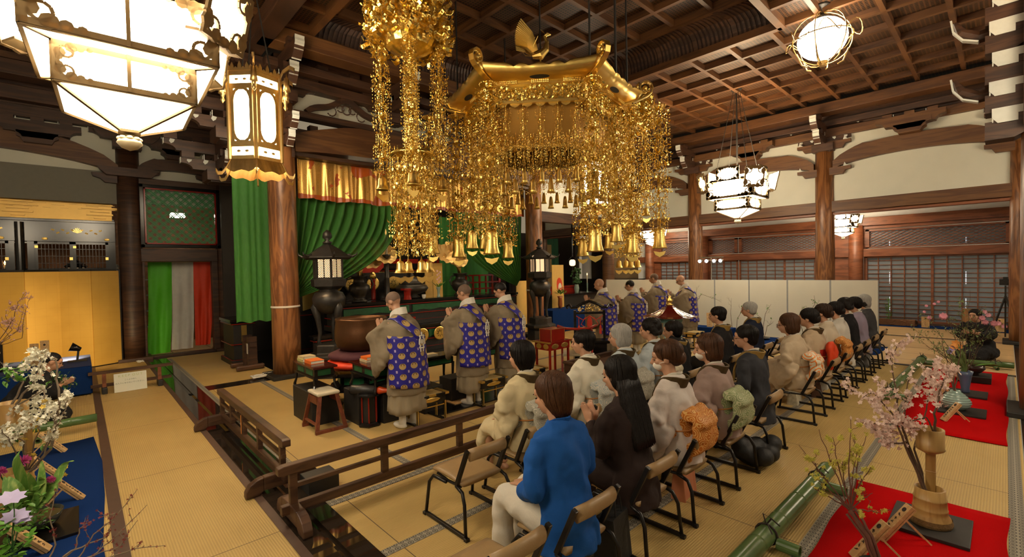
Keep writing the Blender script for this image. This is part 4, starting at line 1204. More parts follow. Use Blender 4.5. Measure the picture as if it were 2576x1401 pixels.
r = thing('incense_burner', 'wide black lidded incense burner on the altar table', 'incense burner', (5.93, 9.9, 1.22))
ob('burner_body', G().lathe([(.16, 0), (.2, .03), (.12, .08), (.34, .16), (.40, .24), (.36, .31), (.30, .34)], n=26), BRONZE, r, smooth=True); ob('lid', G().lathe([(.30, .34), (.26, .42), (.12, .50), (.04, .53), (.05, .58), (.01, .62)], n=22), BRONZE, r, smooth=True)
r = thing('offering_stand', 'small red lacquered stand on the altar table before the incense burner', 'stand', (5.66, 9.66, 1.21))
ob('stand_top', G().box((0, 0, .24), (.26, .18, .05)), REDLAC, r, bev=.01); ob('stand_body', G().lathe([(.10, 0), (.08, .1), (.09, .22)], n=8), REDLAC, r)
tag(ob('offering_cup', G().lathe([(.03, 1.21), (.035, 1.225), (.05, 1.26), (.052, 1.31), (.045, 1.31), (.02, 1.24)], (6.1, 9.64, 0), 16), WHITE_C, smooth=True), 'little white cup on the edge of the altar table', 'cup')
r = thing('small_gold_screen', 'small two-panel gold screen standing on the altar table', 'screen', (6.62, 9.98, 1.21))
GOLDLEAF = mat('gold_leaf', (.72, .46, .13), .42, .55, var=.12, scale=5)
ob('screen_panel', G().box((-.14, .02, .43), (.26, .02, .86), .25), GOLDLEAF, r); ob('screen_panel', G().box((.13, .02, .43), (.26, .02, .86), -.25), GOLDLEAF, r)
r = thing('orchid_vase', 'pale green vase of pink orchids in front of the small gold screen', 'flower vase', (6.58, 9.72, 1.21))
ob('vase_body', G().lathe([(.04, 0), (.05, .02), (.03, .06), (.035, .16), (.055, .24), (.06, .26), (.03, .22)], n=14), mat('celadon', (.30, .42, .36), .2, spec=.7), r, smooth=True)
g = G()
for a in (-1.2, -.4, .5, 1.2): g.ribbon([(0, 0, .24), (.08*a, 0, .32), (.17*a, -.02, .33+.05*abs(a))], (0, 1, .2), [.03, .07, .01], .003)
ob('leaf', g, LEAF, r)
g = G()
for i in range(9): g.ell((.05*math.sin(i*2.1), -.02, .38+.035*i), (.03, .012, .028), 7, 4)
ob('blossom', g, PETAL_P, r)
# dark red railing at the right
r = thing('red_railing', 'red lacquered altar railing in front of the green cloth', 'railing', (8.5, 10.3, 1.22))
g = G()
for z in (.12, .30, .50): g.box((0, 0, z), (1.3, .04, .04))
for i in range(6): g.box((-.6+.24*i, 0, .25), (.04, .05, .5))
ob('rail', g, REDLAC, r); ob('finial_post', G().box((.62, 0, .32), (.08, .08, .64)).lathe([(.03, .64), (.05, .68), (.01, .74)], (.62, 0, 0), 8), REDLAC, r)
tag(ob('altar_cloth', G().prism([(-.45, 0), (0, -.42), (.45, 0), (.45, .25), (-.45, .25)], .02, None, (5.4, 11.15, 2.0)), mat('altar_red', (.42, .02, .01), .6)), 'red triangular altar cloth hanging behind the candlestick', 'cloth')
r = thing('red_candle_stand', 'red lacquered post with gold cap beside the left altar vase', 'stand', (5.02, 10.1, 1.22))
ob('post', G().lathe([(.06, 0), (.05, .05), (.05, .45), (.07, .5)], n=12), REDLAC, r, smooth=True); ob('gold_cap', G().lathe([(.08, .5), (.07, .6), (.03, .66)], n=12), GOLD_S, r, smooth=True)
# statue silhouettes / hangings deep inside
g = G()
for i in range(9): g.box((4.0+.55*i, 11.3, 2.15), (.3, .3, .12))
r = thing('added_altar_light', 'unseen light rail added behind the brocade valance to brighten the altar', 'lamp', (6.1, 9.75, 4.1)); ob('housing', G().box((0, 0, .05), (3.6, .12, .06)), BLACK_M, r); ob('added_light_strip', G().box((0, 0, .015), (3.5, .07, .012)), emit('added_altar_glow', (1, .80, .5), 38), r); ob('hanging_rod', G().box((-1.5, 0, .19), (.02, .02, .24)), BLACK_M, r); ob('hanging_rod', G().box((1.5, 0, .19), (.02, .02, .24)), BLACK_M, r)  # glowing strip added out of sight to brighten the dark altar
r = thing('gilt_red_stand', 'little red and gold stand on the low table between the two monks', 'stand', (5.6, 9.44, .62)); ob('stand_body', G().lathe([(.10, 0), (.08, .1), (.12, .17), (.12, .2)], n=4, a0=PI/4), REDLAC, r); ob('gilt_boss', G().ell((-.03, -.085, .1), (.03, .01, .03), 8, 5).ell((.04, -.085, .1), (.03, .01, .03), 8, 5), GOLD_S, r)
tag(ob('altar_ledge', g, REDLAC), 'row of red lacquer blocks on the deep altar shelf', 'ledge')

# ---- bronze lanterns on legs
def bronze_lantern(x, y, label, rz=0.35):
    r = thing('bronze_lantern', label, 'lantern', (x, y, 0), rz)
    ob('base', G().lathe([(.36, 0), (.34, .26), (.30, .28), (.40, .34), (.40, .40), (.30, .44), (.30, .58), (.27, .60)], n=6), BRONZE, r, bev=.01)
    for k in range(3):
        a = k*2*PI/3+.5; c, s = math.cos(a), math.sin(a)
        ob('leg', G().tube([(.16*c, .16*s, .62), (.205*c, .205*s, .60), (.19*c, .19*s, .66), (.17*c, .17*s, .8), (.20*c, .20*s, 1.05), (.24*c, .24*s, 1.25), (.2*c, .2*s, 1.38)], [.03, .04, .03, .035, .05, .08, .05], 10), BRONZE, r, smooth=True)
    ob('pot', G().lathe([(.02, 1.12), (.18, 1.16), (.27, 1.28), (.29, 1.42), (.24, 1.52), (.15, 1.55), (.17, 1.6)], n=26), BRONZE, r, smooth=True)
    ob('collar', G().lathe([(.18, 1.58), (.31, 1.64), (.32, 1.76), (.26, 1.78)], n=6), BRONZE, r)
    fr = G(); pn = G()
    for k in range(6):
        a0 = k*PI/3; p0 = Vector((.25*math.cos(a0), .25*math.sin(a0), 0)); p1 = Vector((.25*math.cos(a0+PI/3), .25*math.sin(a0+PI/3), 0))
        fr.bar(p0+Vector((0, 0, 1.78)), p0+Vector((0, 0, 2.14)), .03)
        mid = (p0+p1)/2; fr.bar(mid+Vector((0, 0, 1.78)), mid+Vector((0, 0, 2.14)), .012)
        for z in (1.79, 2.13): fr.bar(p0+Vector((0, 0, z)), p1+Vector((0, 0, z)), .02)
        L_ = (p1-p0).length; d = (p1-p0).normalized(); H = .34; n_ = 8
        for i in range(-n_, n_+1):
            for s in (1, -1):
                u0, u1 = i/n_*L_, i/n_*L_+H; t0 = max(0, -u0); t1 = min(H, L_-u0)
                if t1 > t0+.01:
                    za, zb = (1.79+t0, 1.79+t1) if s > 0 else (1.79+H-t0, 1.79+H-t1)
                    fr.bar(p0+d*(u0+t0)+Vector((0, 0, za)), p0+d*(u0+t1)+Vector((0, 0, zb)), .007)
        pn._add([p0*.96+Vector((0, 0, 1.79)), p1*.96+Vector((0, 0, 1.79)), p1*.96+Vector((0, 0, 2.13)), p0*.96+Vector((0, 0, 2.13))], [(0, 1, 2, 3)])
    ob('lattice', fr, BRONZE, r); ob('lit_pane', pn, LITW, r)
    rf = G().lathe([(.38, 2.12), (.43, 2.15), (.43, 2.17), (.33, 2.23), (.2, 2.32), (.1, 2.38), (.05, 2.41)], n=6, a0=0)
    for k in range(6):
        a = k*PI/3; c, s = math.cos(a), math.sin(a); rf.tube([(.36*c, .36*s, 2.2), (.45*c, .45*s, 2.17), (.52*c, .52*s, 2.21), (.53*c, .53*s, 2.25)], [.03, .025, .015, .008], 6)
    ob('roof', rf, BRONZE, r)
    ob('finial', G().lathe([(.05, 2.4), (.09, 2.43), (.03, 2.47), (.085, 2.53), (.075, 2.6), (.02, 2.66)], n=16), BRONZE, r, smooth=True)
    return r
bl = bronze_lantern(3.34, 8.47, 'black bronze lantern on three curved legs, next to the big left pillar')
dup(bl, (8.90, 8.42, 0), .3, 'black bronze lantern on three curved legs, beside the yellow painted screen')

# ---- great bowl gong, cushions and stand
r = thing('bowl_gong', 'huge brown bronze bowl gong resting on cushions', 'bowl gong', (3.02, 6.48, .745))
ob('bowl', G().lathe([(.12, 0), (.28, .012), (.345, .06), (.375, .17), (.375, .30), (.355, .42), (.365, .455), (.362, .47), (.34, .465), (.335, .42), (.345, .25), (.3, .08), (.05, .04)], n=48), BOWL_M, r, smooth=True)
MAROON = mat('maroon_cloth', (.085, .022, .030), .85, bmp=.2, bs=120); REDC = mat('red_silk', (.75, .045, .008), .55, bmp=.15, bs=60)
def cushion(name, label, x, y, z, a, h, m_, rz, n_=6):
    g = G(); rs = []
    for j in range(9):
        t = -1+2*j/8; w_ = (1-abs(t)**3.0)
        rs.append([(a*(.72+.28*w_)*math.cos(q)*(1+.10*abs(math.sin(n_/2*q))**.5), a*(.72+.28*w_)*math.sin(q)*(1+.10*abs(math.sin(n_/2*q))**.5), h*t*.5+h*.5) for q in [i*2*PI/48 for i in range(48)]])
    g.ring(rs)
    o = ob(name, g, m_, smooth=True, loc=(x, y, z)); o.rotation_euler = (0, 0, rz)
    return tag(o, label, 'cushion')
c_ = cushion('hexagonal_cushion', 'thick maroon hexagonal cushion directly under the bowl gong', 3.02, 6.48, .62, .43, .13, MAROON, .3)
c_ = cushion('hexagonal_cushion', 'bright red cushion under the maroon one, with white tassel cord', 3.0, 6.46, .52, .44, .12, REDC, .0)
tas = ob('tassel', G().tube([(.0, -.45, .05), (.0, -.47, .0), (.0, -.46, -.08)], .009, 6), WHITE_C, c_)
r = thing('gong_stand', 'black and gold stand with green panels carrying the bowl gong', 'stand', (3.0, 6.46, 0), .26)
ob('stand_top', G().lathe([(.44, .50), (.46, .515), (.42, .53), (.38, .475), (.40, .46)], n=6), BRASS, r); ob('stand_frame', G().lathe([(.40, .46), (.46, .44), (.46, .42), (.36, .40), (.36, .30), (.46, .26), (.48, .22), (.42, .2)], n=6), BLACK, r)
g = G()
for k in range(6):
    a0, a1 = k*PI/3, (k+1)*PI/3; p0 = Vector((.365*math.cos(a0), .365*math.sin(a0), .35)); p1 = Vector((.365*math.cos(a1), .365*math.sin(a1), .35)); g.bar(p0.lerp(p1, .12), p0.lerp(p1, .88), .02, .09)
ob('green_panel', g, GREEN_PT, r)
for k in range(6):
    a = k*PI/3; c, s = math.cos(a), math.sin(a); ob('leg', G().tube([(.38*c, .38*s, .24), (.46*c, .46*s, .2), (.44*c, .44*s, .1), (.36*c, .36*s, .05), (.42*c, .42*s, .0)], [.03, .035, .03, .025, .03], 7), BLACK, r, smooth=True)
# small desks on black boxes
def black_box(x, y, sx, sy, h, label, rz=0): return tag(ob('black_box', G().box((0, 0, h/2), (sx, sy, h)), BLACK_M, loc=(x, y, 0), bev=.006), label, 'box')
black_box(2.2, 6.12, .34, .66, .41, 'matt black box under the book desk left of the gong'); black_box(2.60, 5.62, .30, .42, .40, 'matt black box behind the small stool and floor lantern'); black_box(2.86, 5.42, .32, .34, .38, 'matt black box beneath the red mallet handle')
def book_desk(x, y, z, label):
    r = thing('book_desk', label, 'desk', (x, y, z))
    ob('desk_top', G().box((0, 0, .30), (.30, .74, .025)), mat('red_black_top', (.06, .008, .006), .12), r, bev=.004)
    ob('apron', G().box((0, 0, .235), (.24, .64, .10)).box((0, 0, .175), (.28, .70, .018)), BLACK, r)
    ob('green_panel', G().box((-.121, -.15, .235), (.004, .22, .07)).box((-.121, .15, .235), (.004, .22, .07)).box((0, -.321, .235), (.16, .004, .07)), GREEN_PT, r)
    for sx in (-1, 1):
        for sy in (-1, 1): ob('leg', G().tube([(sx*.12, sy*.32, .17), (sx*.125, sy*.325, .08), (sx*.14, sy*.34, .02), (sx*.14, sy*.34, 0)], [.018, .014, .018, .02], 6), BLACK, r)
    return r
bd = book_desk(2.2, 6.12, .41, 'black desk with books on the box left of the gong'); dup(bd, (2.72, 5.56, .40), .0, 'black desk between the bowl gong and the nearest monk')
def book(x, y, z, sx, sy, h, col, label, rz=0, name='sutra_book'):
    r = thing(name, label, 'book', (x, y, z), rz)
    ob('pages', G().box((0, 0, h/2), (sx-.006, sy-.006, h*.9)), PAPER, r); ob('cover', G().box((0, 0, h*.96), (sx, sy, h*.12)).box((0, 0, h*.06), (sx, sy, h*.12)).box((-sx/2, 0, h/2), (.004, sy, h)), col, r)
    return r
YEL = mat('book_yellow', (.50, .48, .18), .6); ORA = mat('book_orange', (.75, .16, .02), .5); CRM = mat('book_cream', (.55, .45, .25), .7)
book(2.2, 6.36, .7225, .2, .20, .035, YEL, 'thick yellow sutra book at the back of the left gong desk'); book(2.19, 6.36, .7575, .16, .18, .03, CRM, 'cream sutra book lying on the yellow one', .1); book(2.2, 6.12, .7225, .17, .22, .04, ORA, 'orange sutra book on the left gong desk'); book(2.76, 5.72, .7125, .17, .2, .03, CRM, 'cream sutra book under the orange one beside the gong'); book(2.76, 5.72, .7425, .15, .18, .035, ORA, 'orange sutra book stacked beside the nearest monk')
# mallet, stool, floor lantern
r = thing('gong_mallet', 'padded mallet with black leather head and red turned handle', 'mallet', (2.62, 5.28, .41), R(-52))
ob('leather_head', G().lathe([(.05, 0), (.062, .03), (.055, .32), (.03, .34)], n=14), mat('black_leather', (.02, .017, .015), .4, bmp=.3, bs=60), r, smooth=True).rotation_euler = (0, PI/2, 0)
ob('handle', G().lathe([(.03, .34), (.05, .38), (.035, .43), (.022, .50), (.04, .57), (.042, .62), (.025, .65), (.03, .68), (.01, .70)], n=14), mat('red_varnish', (.55, .06, .01), .2), r, smooth=True).rotation_euler = (0, PI/2, 0)
for o in list(r.children): o.location = (-.33, 0, .02)
r = thing('wooden_stool', 'reddish wooden stool with a cream padded seat, left of the floor lantern', 'stool', (2.14, 5.68, 0), R(0))
ob('seat', G().box((0, 0, .44), (.27, .34, .04)), mat('cream_seat', (.60, .54, .40), .7, bmp=.1), r, bev=.016)
for sx in (-1, 1): ob('seat_rail', G().box((sx*.12, 0, .365), (.02, .24, .09)), WOOD_STOOL, r)
for sy in (-1, 1):
    g = G(); 
    for sx in (-1, 1): g.bar((sx*.10, sy*.14, .42), (sx*.17, sy*.215, .02), .045, .028, up=(0, 1, 0))
    g.bar((-.19, sy*.215, .02), (.19, sy*.215, .02), .035, .04); ob('leg_frame', g, WOOD_STOOL, r, bev=.004)
ob('stretcher', G().bar((-.155, -.2, .10), (-.155, .2, .10), .03, .02), WOOD_STOOL, r)
r = thing('floor_lantern', 'unlit black hexagonal floor lantern with red edges, near the stool', 'lantern', (2.56, 5.34, 0))
ob('base', G().lathe([(.13, 0), (.14, .02), (.11, .04), (.10, .05)], n=6), BLACK, r); ob('cap', G().lathe([(.10, .36), (.14, .37), (.14, .39), (.08, .40)], n=6), BLACK, r)
g = G()
for k in range(6): a = k*PI/3; g.bar((.095*math.cos(a), .095*math.sin(a), .05), (.095*math.cos(a), .095*math.sin(a), .37), .012)
ob('post', g, REDLAC, r); ob('gauze', G().lathe([(.08, .05), (.08, .36)], n=6), BLACK_M, r)
# gilt priest desks
def gilt_desk(x, y, label, rz=0, H=.36):
    r = thing('gilt_desk', label, 'desk', (x, y, 0), rz)
    ob('desk_top', G().box((0, 0, H-.012), (.48, .26, .024)), BLACK, r, bev=.003); ob('apron', G().box((0, 0, H-.07), (.42, .20, .09)), BLACK, r)
    g = G()
    for sx in (-1, 1): g.box((sx*.215, 0, H-.012), (.055, .264, .027))
    g.box((0, 0, H-.012), (.10, .264, .027)); g.ell((0, -.101, H-.07), (.13, .004, .028), 16, 4); g.ell((0, .101, H-.07), (.13, .004, .028), 16, 4); g.box((-.211, 0, H-.07), (.004, .12, .05))
    ob('gilt_fitting', g, GOLD_S, r)
    for sx in (-1, 1):
        for sy in (-1, 1):
            l = ob('leg', G().box((sx*.20, sy*.10, (H-.11)/2+.01), (.026, .026, H-.12)), BLACK, r); ob('gilt_line', G().box((sx*.20-.014, sy*.10-.004, (H-.11)/2+.01), (.003, .010, H-.12)).box((sx*.20, sy*.10-.014, (H-.11)/2+.01), (.010, .003, H-.12)), GOLD_S, l)
        ob('foot', G().box((sx*.20, 0, .0125), (.04, .26, .025)), BLACK, r, bev=.004)
    ob('stretcher', G().box((0, -.10, H-.15), (.40, .012, .012)).box((0, .10, H-.15), (.40, .012, .012)), GOLD_S, r)
    ob('desk_cloth', G().box((0, 0, H+.003), (.30, .22, .006)), mat('gold_brocade_cloth', (.50, .36, .14), .6, var=.4, scale=60), r)
    return r
gd = gilt_desk(3.12, 4.92, 'black and gilt desk right behind the nearest monk')
dup(gd, (4.18, 4.97, 0), 0, 'black and gilt desk behind the second monk'); dup(gd, (5.0, 4.95, 0), 0, 'black and gilt desk behind the third monk, half hidden'); dup(gd, (10.2, 4.85, 0), 0, 'black and gilt desk behind the monk in glasses'); 
tag(ob('black_dais_board', G().bx(3.3, 5.0, 5.0, 5.75, 0, .02), BLACK, bev=.004), 'shiny black board on the mats under the monks', 'board')
tag(ob('straw_mat', G().bx(3.75, 4.15, 5.2, 5.45, .02, .028), WOOD_L), 'small straw mat at the feet of the second monk', 'mat')
def tall_desk(x, y, label):
    r = thing('reading_desk', label, 'desk', (x, y, 0))
    ob('desk_top', G().box((0, 0, .58), (.62, .32, .03)), BLACK, r, bev=.01); ob('apron', G().box((0, 0, .50), (.5, .26, .1)), BLACK, r); ob('green_panel', G().box((0, -.132, .50), (.42, .004, .07)), GREEN_PT, r)
    for sx in (-1, 1):
        for sy in (-1, 1): ob('leg', G().tube([(sx*.25, sy*.12, .47), (sx*.24, sy*.12, .25), (sx*.28, sy*.14, .05), (sx*.3, sy*.14, 0)], [.025, .018, .02, .025], 6), BLACK, r)
    return r
td = tall_desk(3.95, 5.98, 'black reading desk between the first and second monks'); dup(td, (5.05, 6.0, 0), 0, 'black reading desk between the second and third monks')
book(3.85, 5.96, .595, .2, .14, .03, CRM, 'cream sutra book on the reading desk by the second monk'); book(4.95, 5.98, .595, .2, .14, .03, CRM, 'cream sutra book on the reading desk by the third monk')
for i, (x, y) in enumerate(((3.4, 5.35), (3.95, 5.5))):
    black_box(x, y, .3, .3, .34, ['dark box in front of the nearest monk robe hem', 'dark box beside the feet of the second monk'][i])

# ---- middle group: red table, box, gong frame, red chair, little shrine, offertory chest
r = thing('red_gilt_table', 'red lacquered table with gilt fittings under the red box', 'table', (5.86, 5.28, 0))
ob('table_top', G().box((0, 0, .65), (.56, .40, .02)), REDLAC, r); ob('apron', G().box((0, 0, .58), (.50, .34, .12)), REDLAC, r)
g = G()
for sx in (-1, 1):
    g.ell((sx*.12, -.171, .58), (.09, .004, .045), 14, 4); g.box((sx*.27, 0, .65), (.03, .404, .024)); g.ell((-.251, sx*.08, .58), (.004, .06, .045), 4, 8)
ob('gilt_fitting', g, GOLD_S, r)
for sx in (-1, 1):
    for sy in (-1, 1): ob('leg', G().box((sx*.23, sy*.15, .27), (.03, .03, .54)).box((sx*.23, sy*.15, .02), (.04, .05, .04)), REDLAC, r)
ob('stretcher', G().box((0, -.15, .08), (.46, .02, .02)).box((0, .15, .08), (.46, .02, .02)), REDLAC, r)
r = thing('red_box', 'red lacquered box with gilt corners on the red table', 'box', (5.86, 5.28, .66))
ob('box_body', G().box((0, 0, .10), (.34, .26, .20)), REDLAC, r, bev=.006); g = G()
for sx in (-1, 1):
    for sy in (-1, 1): g.box((sx*.17, sy*.13, .10), (.008, .008, .202))
g.box((-.171, 0, .2), (.004, .26, .006)).box((0, -.131, .2), (.34, .004, .006)); g.lathe([(.03, 0), (.03, .004)], n=14); g2 = G().ell((.171, 0, .11), (.003, .05, .05), 4, 10)
ob('gilt_line', g.add(g2), GOLD_S, r)
def gong_frame():
    r = thing('mirror_stand', 'black and gold arched frame with red tassels, behind the red chair', 'stand', (6.95, 5.32, 0), R(-45))
    ob('frame_base', G().box((0, 0, .50), (.72, .3, .06)).box((0, 0, .25), (.6, .26, .5)), BLACK, r, bev=.01)
    g = G()
    for s in (-1, 1): g.box((s*.27, 0, .80), (.045, .05, .56))
    pts = [(-.40, 0, 1.12), (-.42, 0, 1.16), (-.37, 0, 1.19), (-.33, 0, 1.13), (-.24, 0, 1.14), (-.12, 0, 1.21), (0, 0, 1.25), (.12, 0, 1.21), (.24, 0, 1.14), (.33, 0, 1.13), (.37, 0, 1.19), (.42, 0, 1.16), (.40, 0, 1.12)]
    g.tube(pts, .028, 8); g.box((0, 0, 1.03), (.5, .04, .04))
    ob('arched_frame', g, BLACK, r)
    g = G(); rnd = random.Random(2)
    for i in range(60): curl(g, (rnd.uniform(-.2, .2), -.01, rnd.uniform(1.06, 1.17)), (rnd.uniform(-1, 1), 0, rnd.uniform(-1, 1)), .035, .012, up=Vector((0, 1, 0)))
    for s in (-1, 1): g.lathe([(.05, -.01), (.05, .01)], (s*.39, 0, 0), 12)
    ob('gilt_carving', g, GOLD_S, r)
    g = G(); RD = mat('red_cord', (.55, .03, .01), .7)
    g.ell((0, -.02, .84), (.05, .02, .12), 10, 8)
    for s in (-1, 1):
        g.tube([(s*.25, -.02, .98), (s*.12, -.02, .90), (0, -.02, .98)], .008, 5); g.tube([(s*.2, -.02, .96), (s*.2, -.02, .78)], .006, 5); g.lathe([(.01, .80), (.02, .78), (.025, .64), (.01, .64)], (s*.2, -.02, 0), 8)
        g.tube([(s*.08, -.02, .95), (s*.16, -.02, .82), (s*.02, -.02, .72), (s*.08, -.02, .6)], .007, 5)
    ob('tassel', g, RD, r)
gong_frame()
r = thing('monk_chair', 'red lacquered folding monk chair beside the offertory chest', 'chair', (6.42, 5.2, 0), R(-50))
g = G()
for s in (-1, 1):
    ob('leg', G().bar((s*.26, -.2, 0), (s*.26, .0, .78), .035).bar((s*.26, .22, 0), (s*.26, .16, .5), .03).bar((s*.26, -.25, .02), (s*.26, .27, .02), .04, .03), REDLAC, r)
    ob('arm_rail', G().tube([(s*.26, .3, .64), (s*.26, .05, .70), (s*.26, -.12, .78), (s*.20, -.2, .84)], .02, 7).bar((s*.26, .2, .36), (s*.26, .2, .66), .025), REDLAC, r, smooth=True)
ob('back_rail', G().tube([(-.34, -.2, .88), (-.2, -.21, .83), (0, -.22, .82), (.2, -.21, .83), (.34, -.2, .88)], .022, 8), REDLAC, r, smooth=True)
ob('seat', G().box((0, .02, .36), (.5, .42, .035)), mat('chair_weave', (.45, .36, .22), .7, var=.3, scale=90), r)
# offertory chest
r = thing('offertory_chest', 'long low dark wooden offertory chest behind the seated front row', 'chest', (6.35, 4.50, 0))
g = G()
for s in (-1, 1): g.box((0, s*.38, .17), (1.25, .04, .34)); g.box((s*.62, 0, .17), (.04, .8, .34))
g.box((0, 0, .02), (1.25, .8, .04)).box((0, .38, .35), (1.33, .06, .03)).box((0, -.38, .35), (1.33, .06, .03)).box((.64, 0, .35), (.06, .82, .03)).box((-.64, 0, .35), (.06, .82, .03))
ob('chest_body', g, WOOD_D, r, bev=.006); ob('slatted_top', G().box((0, 0, .28), (1.2, .74, .01)), WOOD_RAIL, r)
tag(ob('paper_slip', G().box((6.6, 4.5, .37), (.3, .1, .004), .4), PAPER), 'white paper slip lying on the offertory chest', 'paper') if False else None
def little_shrine():
    r = thing('portable_shrine', 'little hexagonal shrine with glossy red roof and gold finial', 'shrine', (7.72, 4.12, 0))
    ob('base', G().lathe([(.30, 0), (.30, .26), (.36, .30), (.36, .34), (.26, .36)], n=6), BLACK, r); ob('red_cloth', G().lathe([(.33, .30), (.34, .36), (.25, .40), (.02, .40)], n=20), mat('red_velvet', (.35, .01, .01), .9), r)
    ob('gilt_base', G().lathe([(.2, .40), (.22, .44), (.17, .48), (.19, .52), (.16, .53)], n=12), GOLD_S, r)
    for k in range(6):
        a = k*PI/3; l = ob('post', G().lathe([(.016, .52), (.016, .92)], (.19*math.cos(a), .19*math.sin(a), 0), 8), mat('painted_post', (.25, .35, .33), .5, var=.6, scale=60), r); ob('gilt_foot', G().lathe([(.02, .50), (.024, .56), (.017, .58)], (.19*math.cos(a), .19*math.sin(a), 0), 8), GOLD_S, l)
    ob('painted_beam', G().lathe([(.18, .86), (.215, .88), (.22, .95), (.18, .96)], n=6), mat('painted_beam', (.12, .30, .30), .5, var=.8, scale=50), r)
    rf = G(); rs = []
    for j in range(9):
        t = j/8; rr = .40*(1-t)**1.0+.05; z = .965+.21*(t**1.7)
        rs.append([(rr*(1+.10*(1-t)*abs(math.cos(3*q))**8)*math.cos(q)*(1-.07*abs(math.sin(3*q))), rr*(1+.10*(1-t)*abs(math.cos(3*q))**8)*math.sin(q)*(1-.07*abs(math.sin(3*q))), z+.02*(1-t)*abs(math.cos(3*q))**6) for q in [i*2*PI/60 for i in range(60)]])
    rf.ring(rs); ob('roof', rf, mat('red_gloss', (.11, .010, .006), .14), r)
    ob('finial', G().lathe([(.06, 1.17), (.07, 1.19), (.03, 1.2), (.05, 1.23), (.06, 1.27), (.02, 1.31), (.03, 1.33), (.005, 1.35)], n=12), GOLD_S, r, smooth=True)
little_shrine()

# ---- white partition, blue strip, spot lights
WPAN = mat('white_panel', (.66, .64, .54), .8, var=.04, scale=4); GREYT = mat('grey_edge', (.30, .31, .31), .6)
wp = None
for k in range(8):
    y = 1.91+.9*k+.45
    if wp is None:
        wp = thing('partition_panel', 'white partition panel, one of the upright row behind the congregation', 'partition', (12.86, y, 0), 0, 'row of white partition panels')
        ob('panel_board', G().box((0, 0, .735), (.03, .87, 1.45)), WPAN, wp); ob('grey_joint', G().box((0, .448, .73), (.034, .035, 1.46)).box((0, 0, .735), (.028, .9, 1.46)), GREYT, wp)
    else: dup(wp, (12.86, y, 0))
def felt(name, label, x0, x1, y0, y1, m_, cat='rug', wob=.01, t=.008):
    g = G(); n_ = 30; top = []
    for i in range(n_+1):
        u = i/n_; x = x0+(x1-x0)*u
        top.append([(x+wob*math.sin(9*v_*2), y0+(y1-y0)*v_+wob*math.sin(u*17+v_*3)*(1 if v_ in (0, 1) else 0), t+.004*math.sin(u*20+v_*5)) for v_ in (0, .25, .5, .75, 1)])
    g.ring(top, caps=False, closed=False)
    return tag(ob(name, g, m_, smooth=True, solid=.006), label, cat)
felt('felt_rug', 'red felt rug in the right foreground under the bamboo vase', 2.3, 4.83, -.02, .86, FELT_R)
felt('felt_rug', 'red felt rug farther back under the ribbed green vase', 6.72, 10.95, -.02, .86, FELT_R)
felt('felt_rug', 'blue felt rug under the flower arrangements at the left edge', -1.6, .10, 3.3, 7.32, FELT_B, wob=.03)
felt('felt_strip', 'blue felt strip along the far sliding screens', 17.0, 17.75, -.1, 3.0, FELT_B)
felt('felt_strip', 'blue felt strip in front of the white partition', 11.6, 12.8, 1.75, 8.9, FELT_B)
r = thing('spotlight_stand', 'stand with four bright spotlights in front of the dark sliding screens', 'spotlight stand', (13.5, 5.88, 0))
ob('pole', G().lathe([(.2, 0), (.19, .015), (.02, .03), (.014, 2.1)], n=12), CHROME, r); ob('crossbar', G().bar((0, -.36, 2.1), (0, .36, 2.1), .03), CHROME, r)
for y in (-.3, -.12, .1, .3):
    M = Matrix.Rotation(R(-100), 4, 'Y')
    l = ob('spot_head', G().add(G().lathe([(.03, -.08), (.05, -.06), (.055, .04), (.05, .05)], n=12), M), CHROME, r, loc=(-.05, y, 2.0)); ob('spot_lens', G().add(G().lathe([(.001, .052), (.045, .053), (.001, .056)], n=12), M), SPOT, l)
r = thing('camera_tripod', 'black camera on a tripod at the far right beside the screens', 'tripod', (15.9, .0, 0))
for k in range(3): a = k*2*PI/3; ob('leg', G().bar((0, 0, 1.0), (.3*math.cos(a), .3*math.sin(a), 0), .03), BLACK_M, r)
ob('center_column', G().bar((0, 0, .9), (0, 0, 1.25), .03), BLACK_M, r); ob('camera_body', G().box((0, 0, 1.33), (.12, .2, .14)).box((0, 0, 1.42), (.08, .08, .06)).add(G().lathe([(.05, 0), (.05, .12)], n=12), Matrix.Translation((-.06, 0, 1.33))@Matrix.Rotation(-PI/2, 4, 'Y')), BLACK_M, r)

# ---- far side room at the right of the altar
struct('wall_far', G().bx(17.9, 18.0, 12.5, 14.1, .0, 3.3).bx(17.9, 18.0, 10.35, 11.0, 0, 3.3).bx(17.9, 18.0, 11.0, 12.5, 2.75, 3.3), PLASTER_W)
struct('wall_far_alcove', G().bx(19.0, 19.1, 10.2, 13.4, 0, 3.2), mat('alcove', (.62, .44, .25), .8))
struct('window_arch', G().prism([(-.40, 0), (-.40, 1.1), (-.33, 1.4), (-.12, 1.55), (.12, 1.55), (.33, 1.4), (.40, 1.1), (.40, 0)], .05, Matrix.Rotation(PI/2, 3, 'Z'), (17.88, 13.1, 1.3)), BLACK)
struct('altar_plinth', G().bx(17.2, 18.9, 10.6, 14.2, .75, 1.35).bx(17.3, 18.9, 10.7, 14.1, 0, .75), BLACK)
struct('wall_far_dark', G().bx(9.5, 18.5, 15.9, 16.0, 0, 3.6).bx(17.6, 17.7, 14.1, 16, 0, 3.6), mat('far_dark', (.03, .018, .012), .6))
struct('pillar', G().bx(17.4, 17.6, 14.1, 14.3, 0, 3.3).bx(13.5, 13.7, 14.6, 14.8, 0, 3.3), BLACK)
struct('wall_far_yellow', G().bx(15.6, 16.6, 14.9, 14.95, .5, 3.0), mat('far_ochre', (.32, .22, .09), .7))
r = thing('side_altar_table', 'dark side altar table with candles in the far right room', 'altar table', (13.1, 10.9, 0))
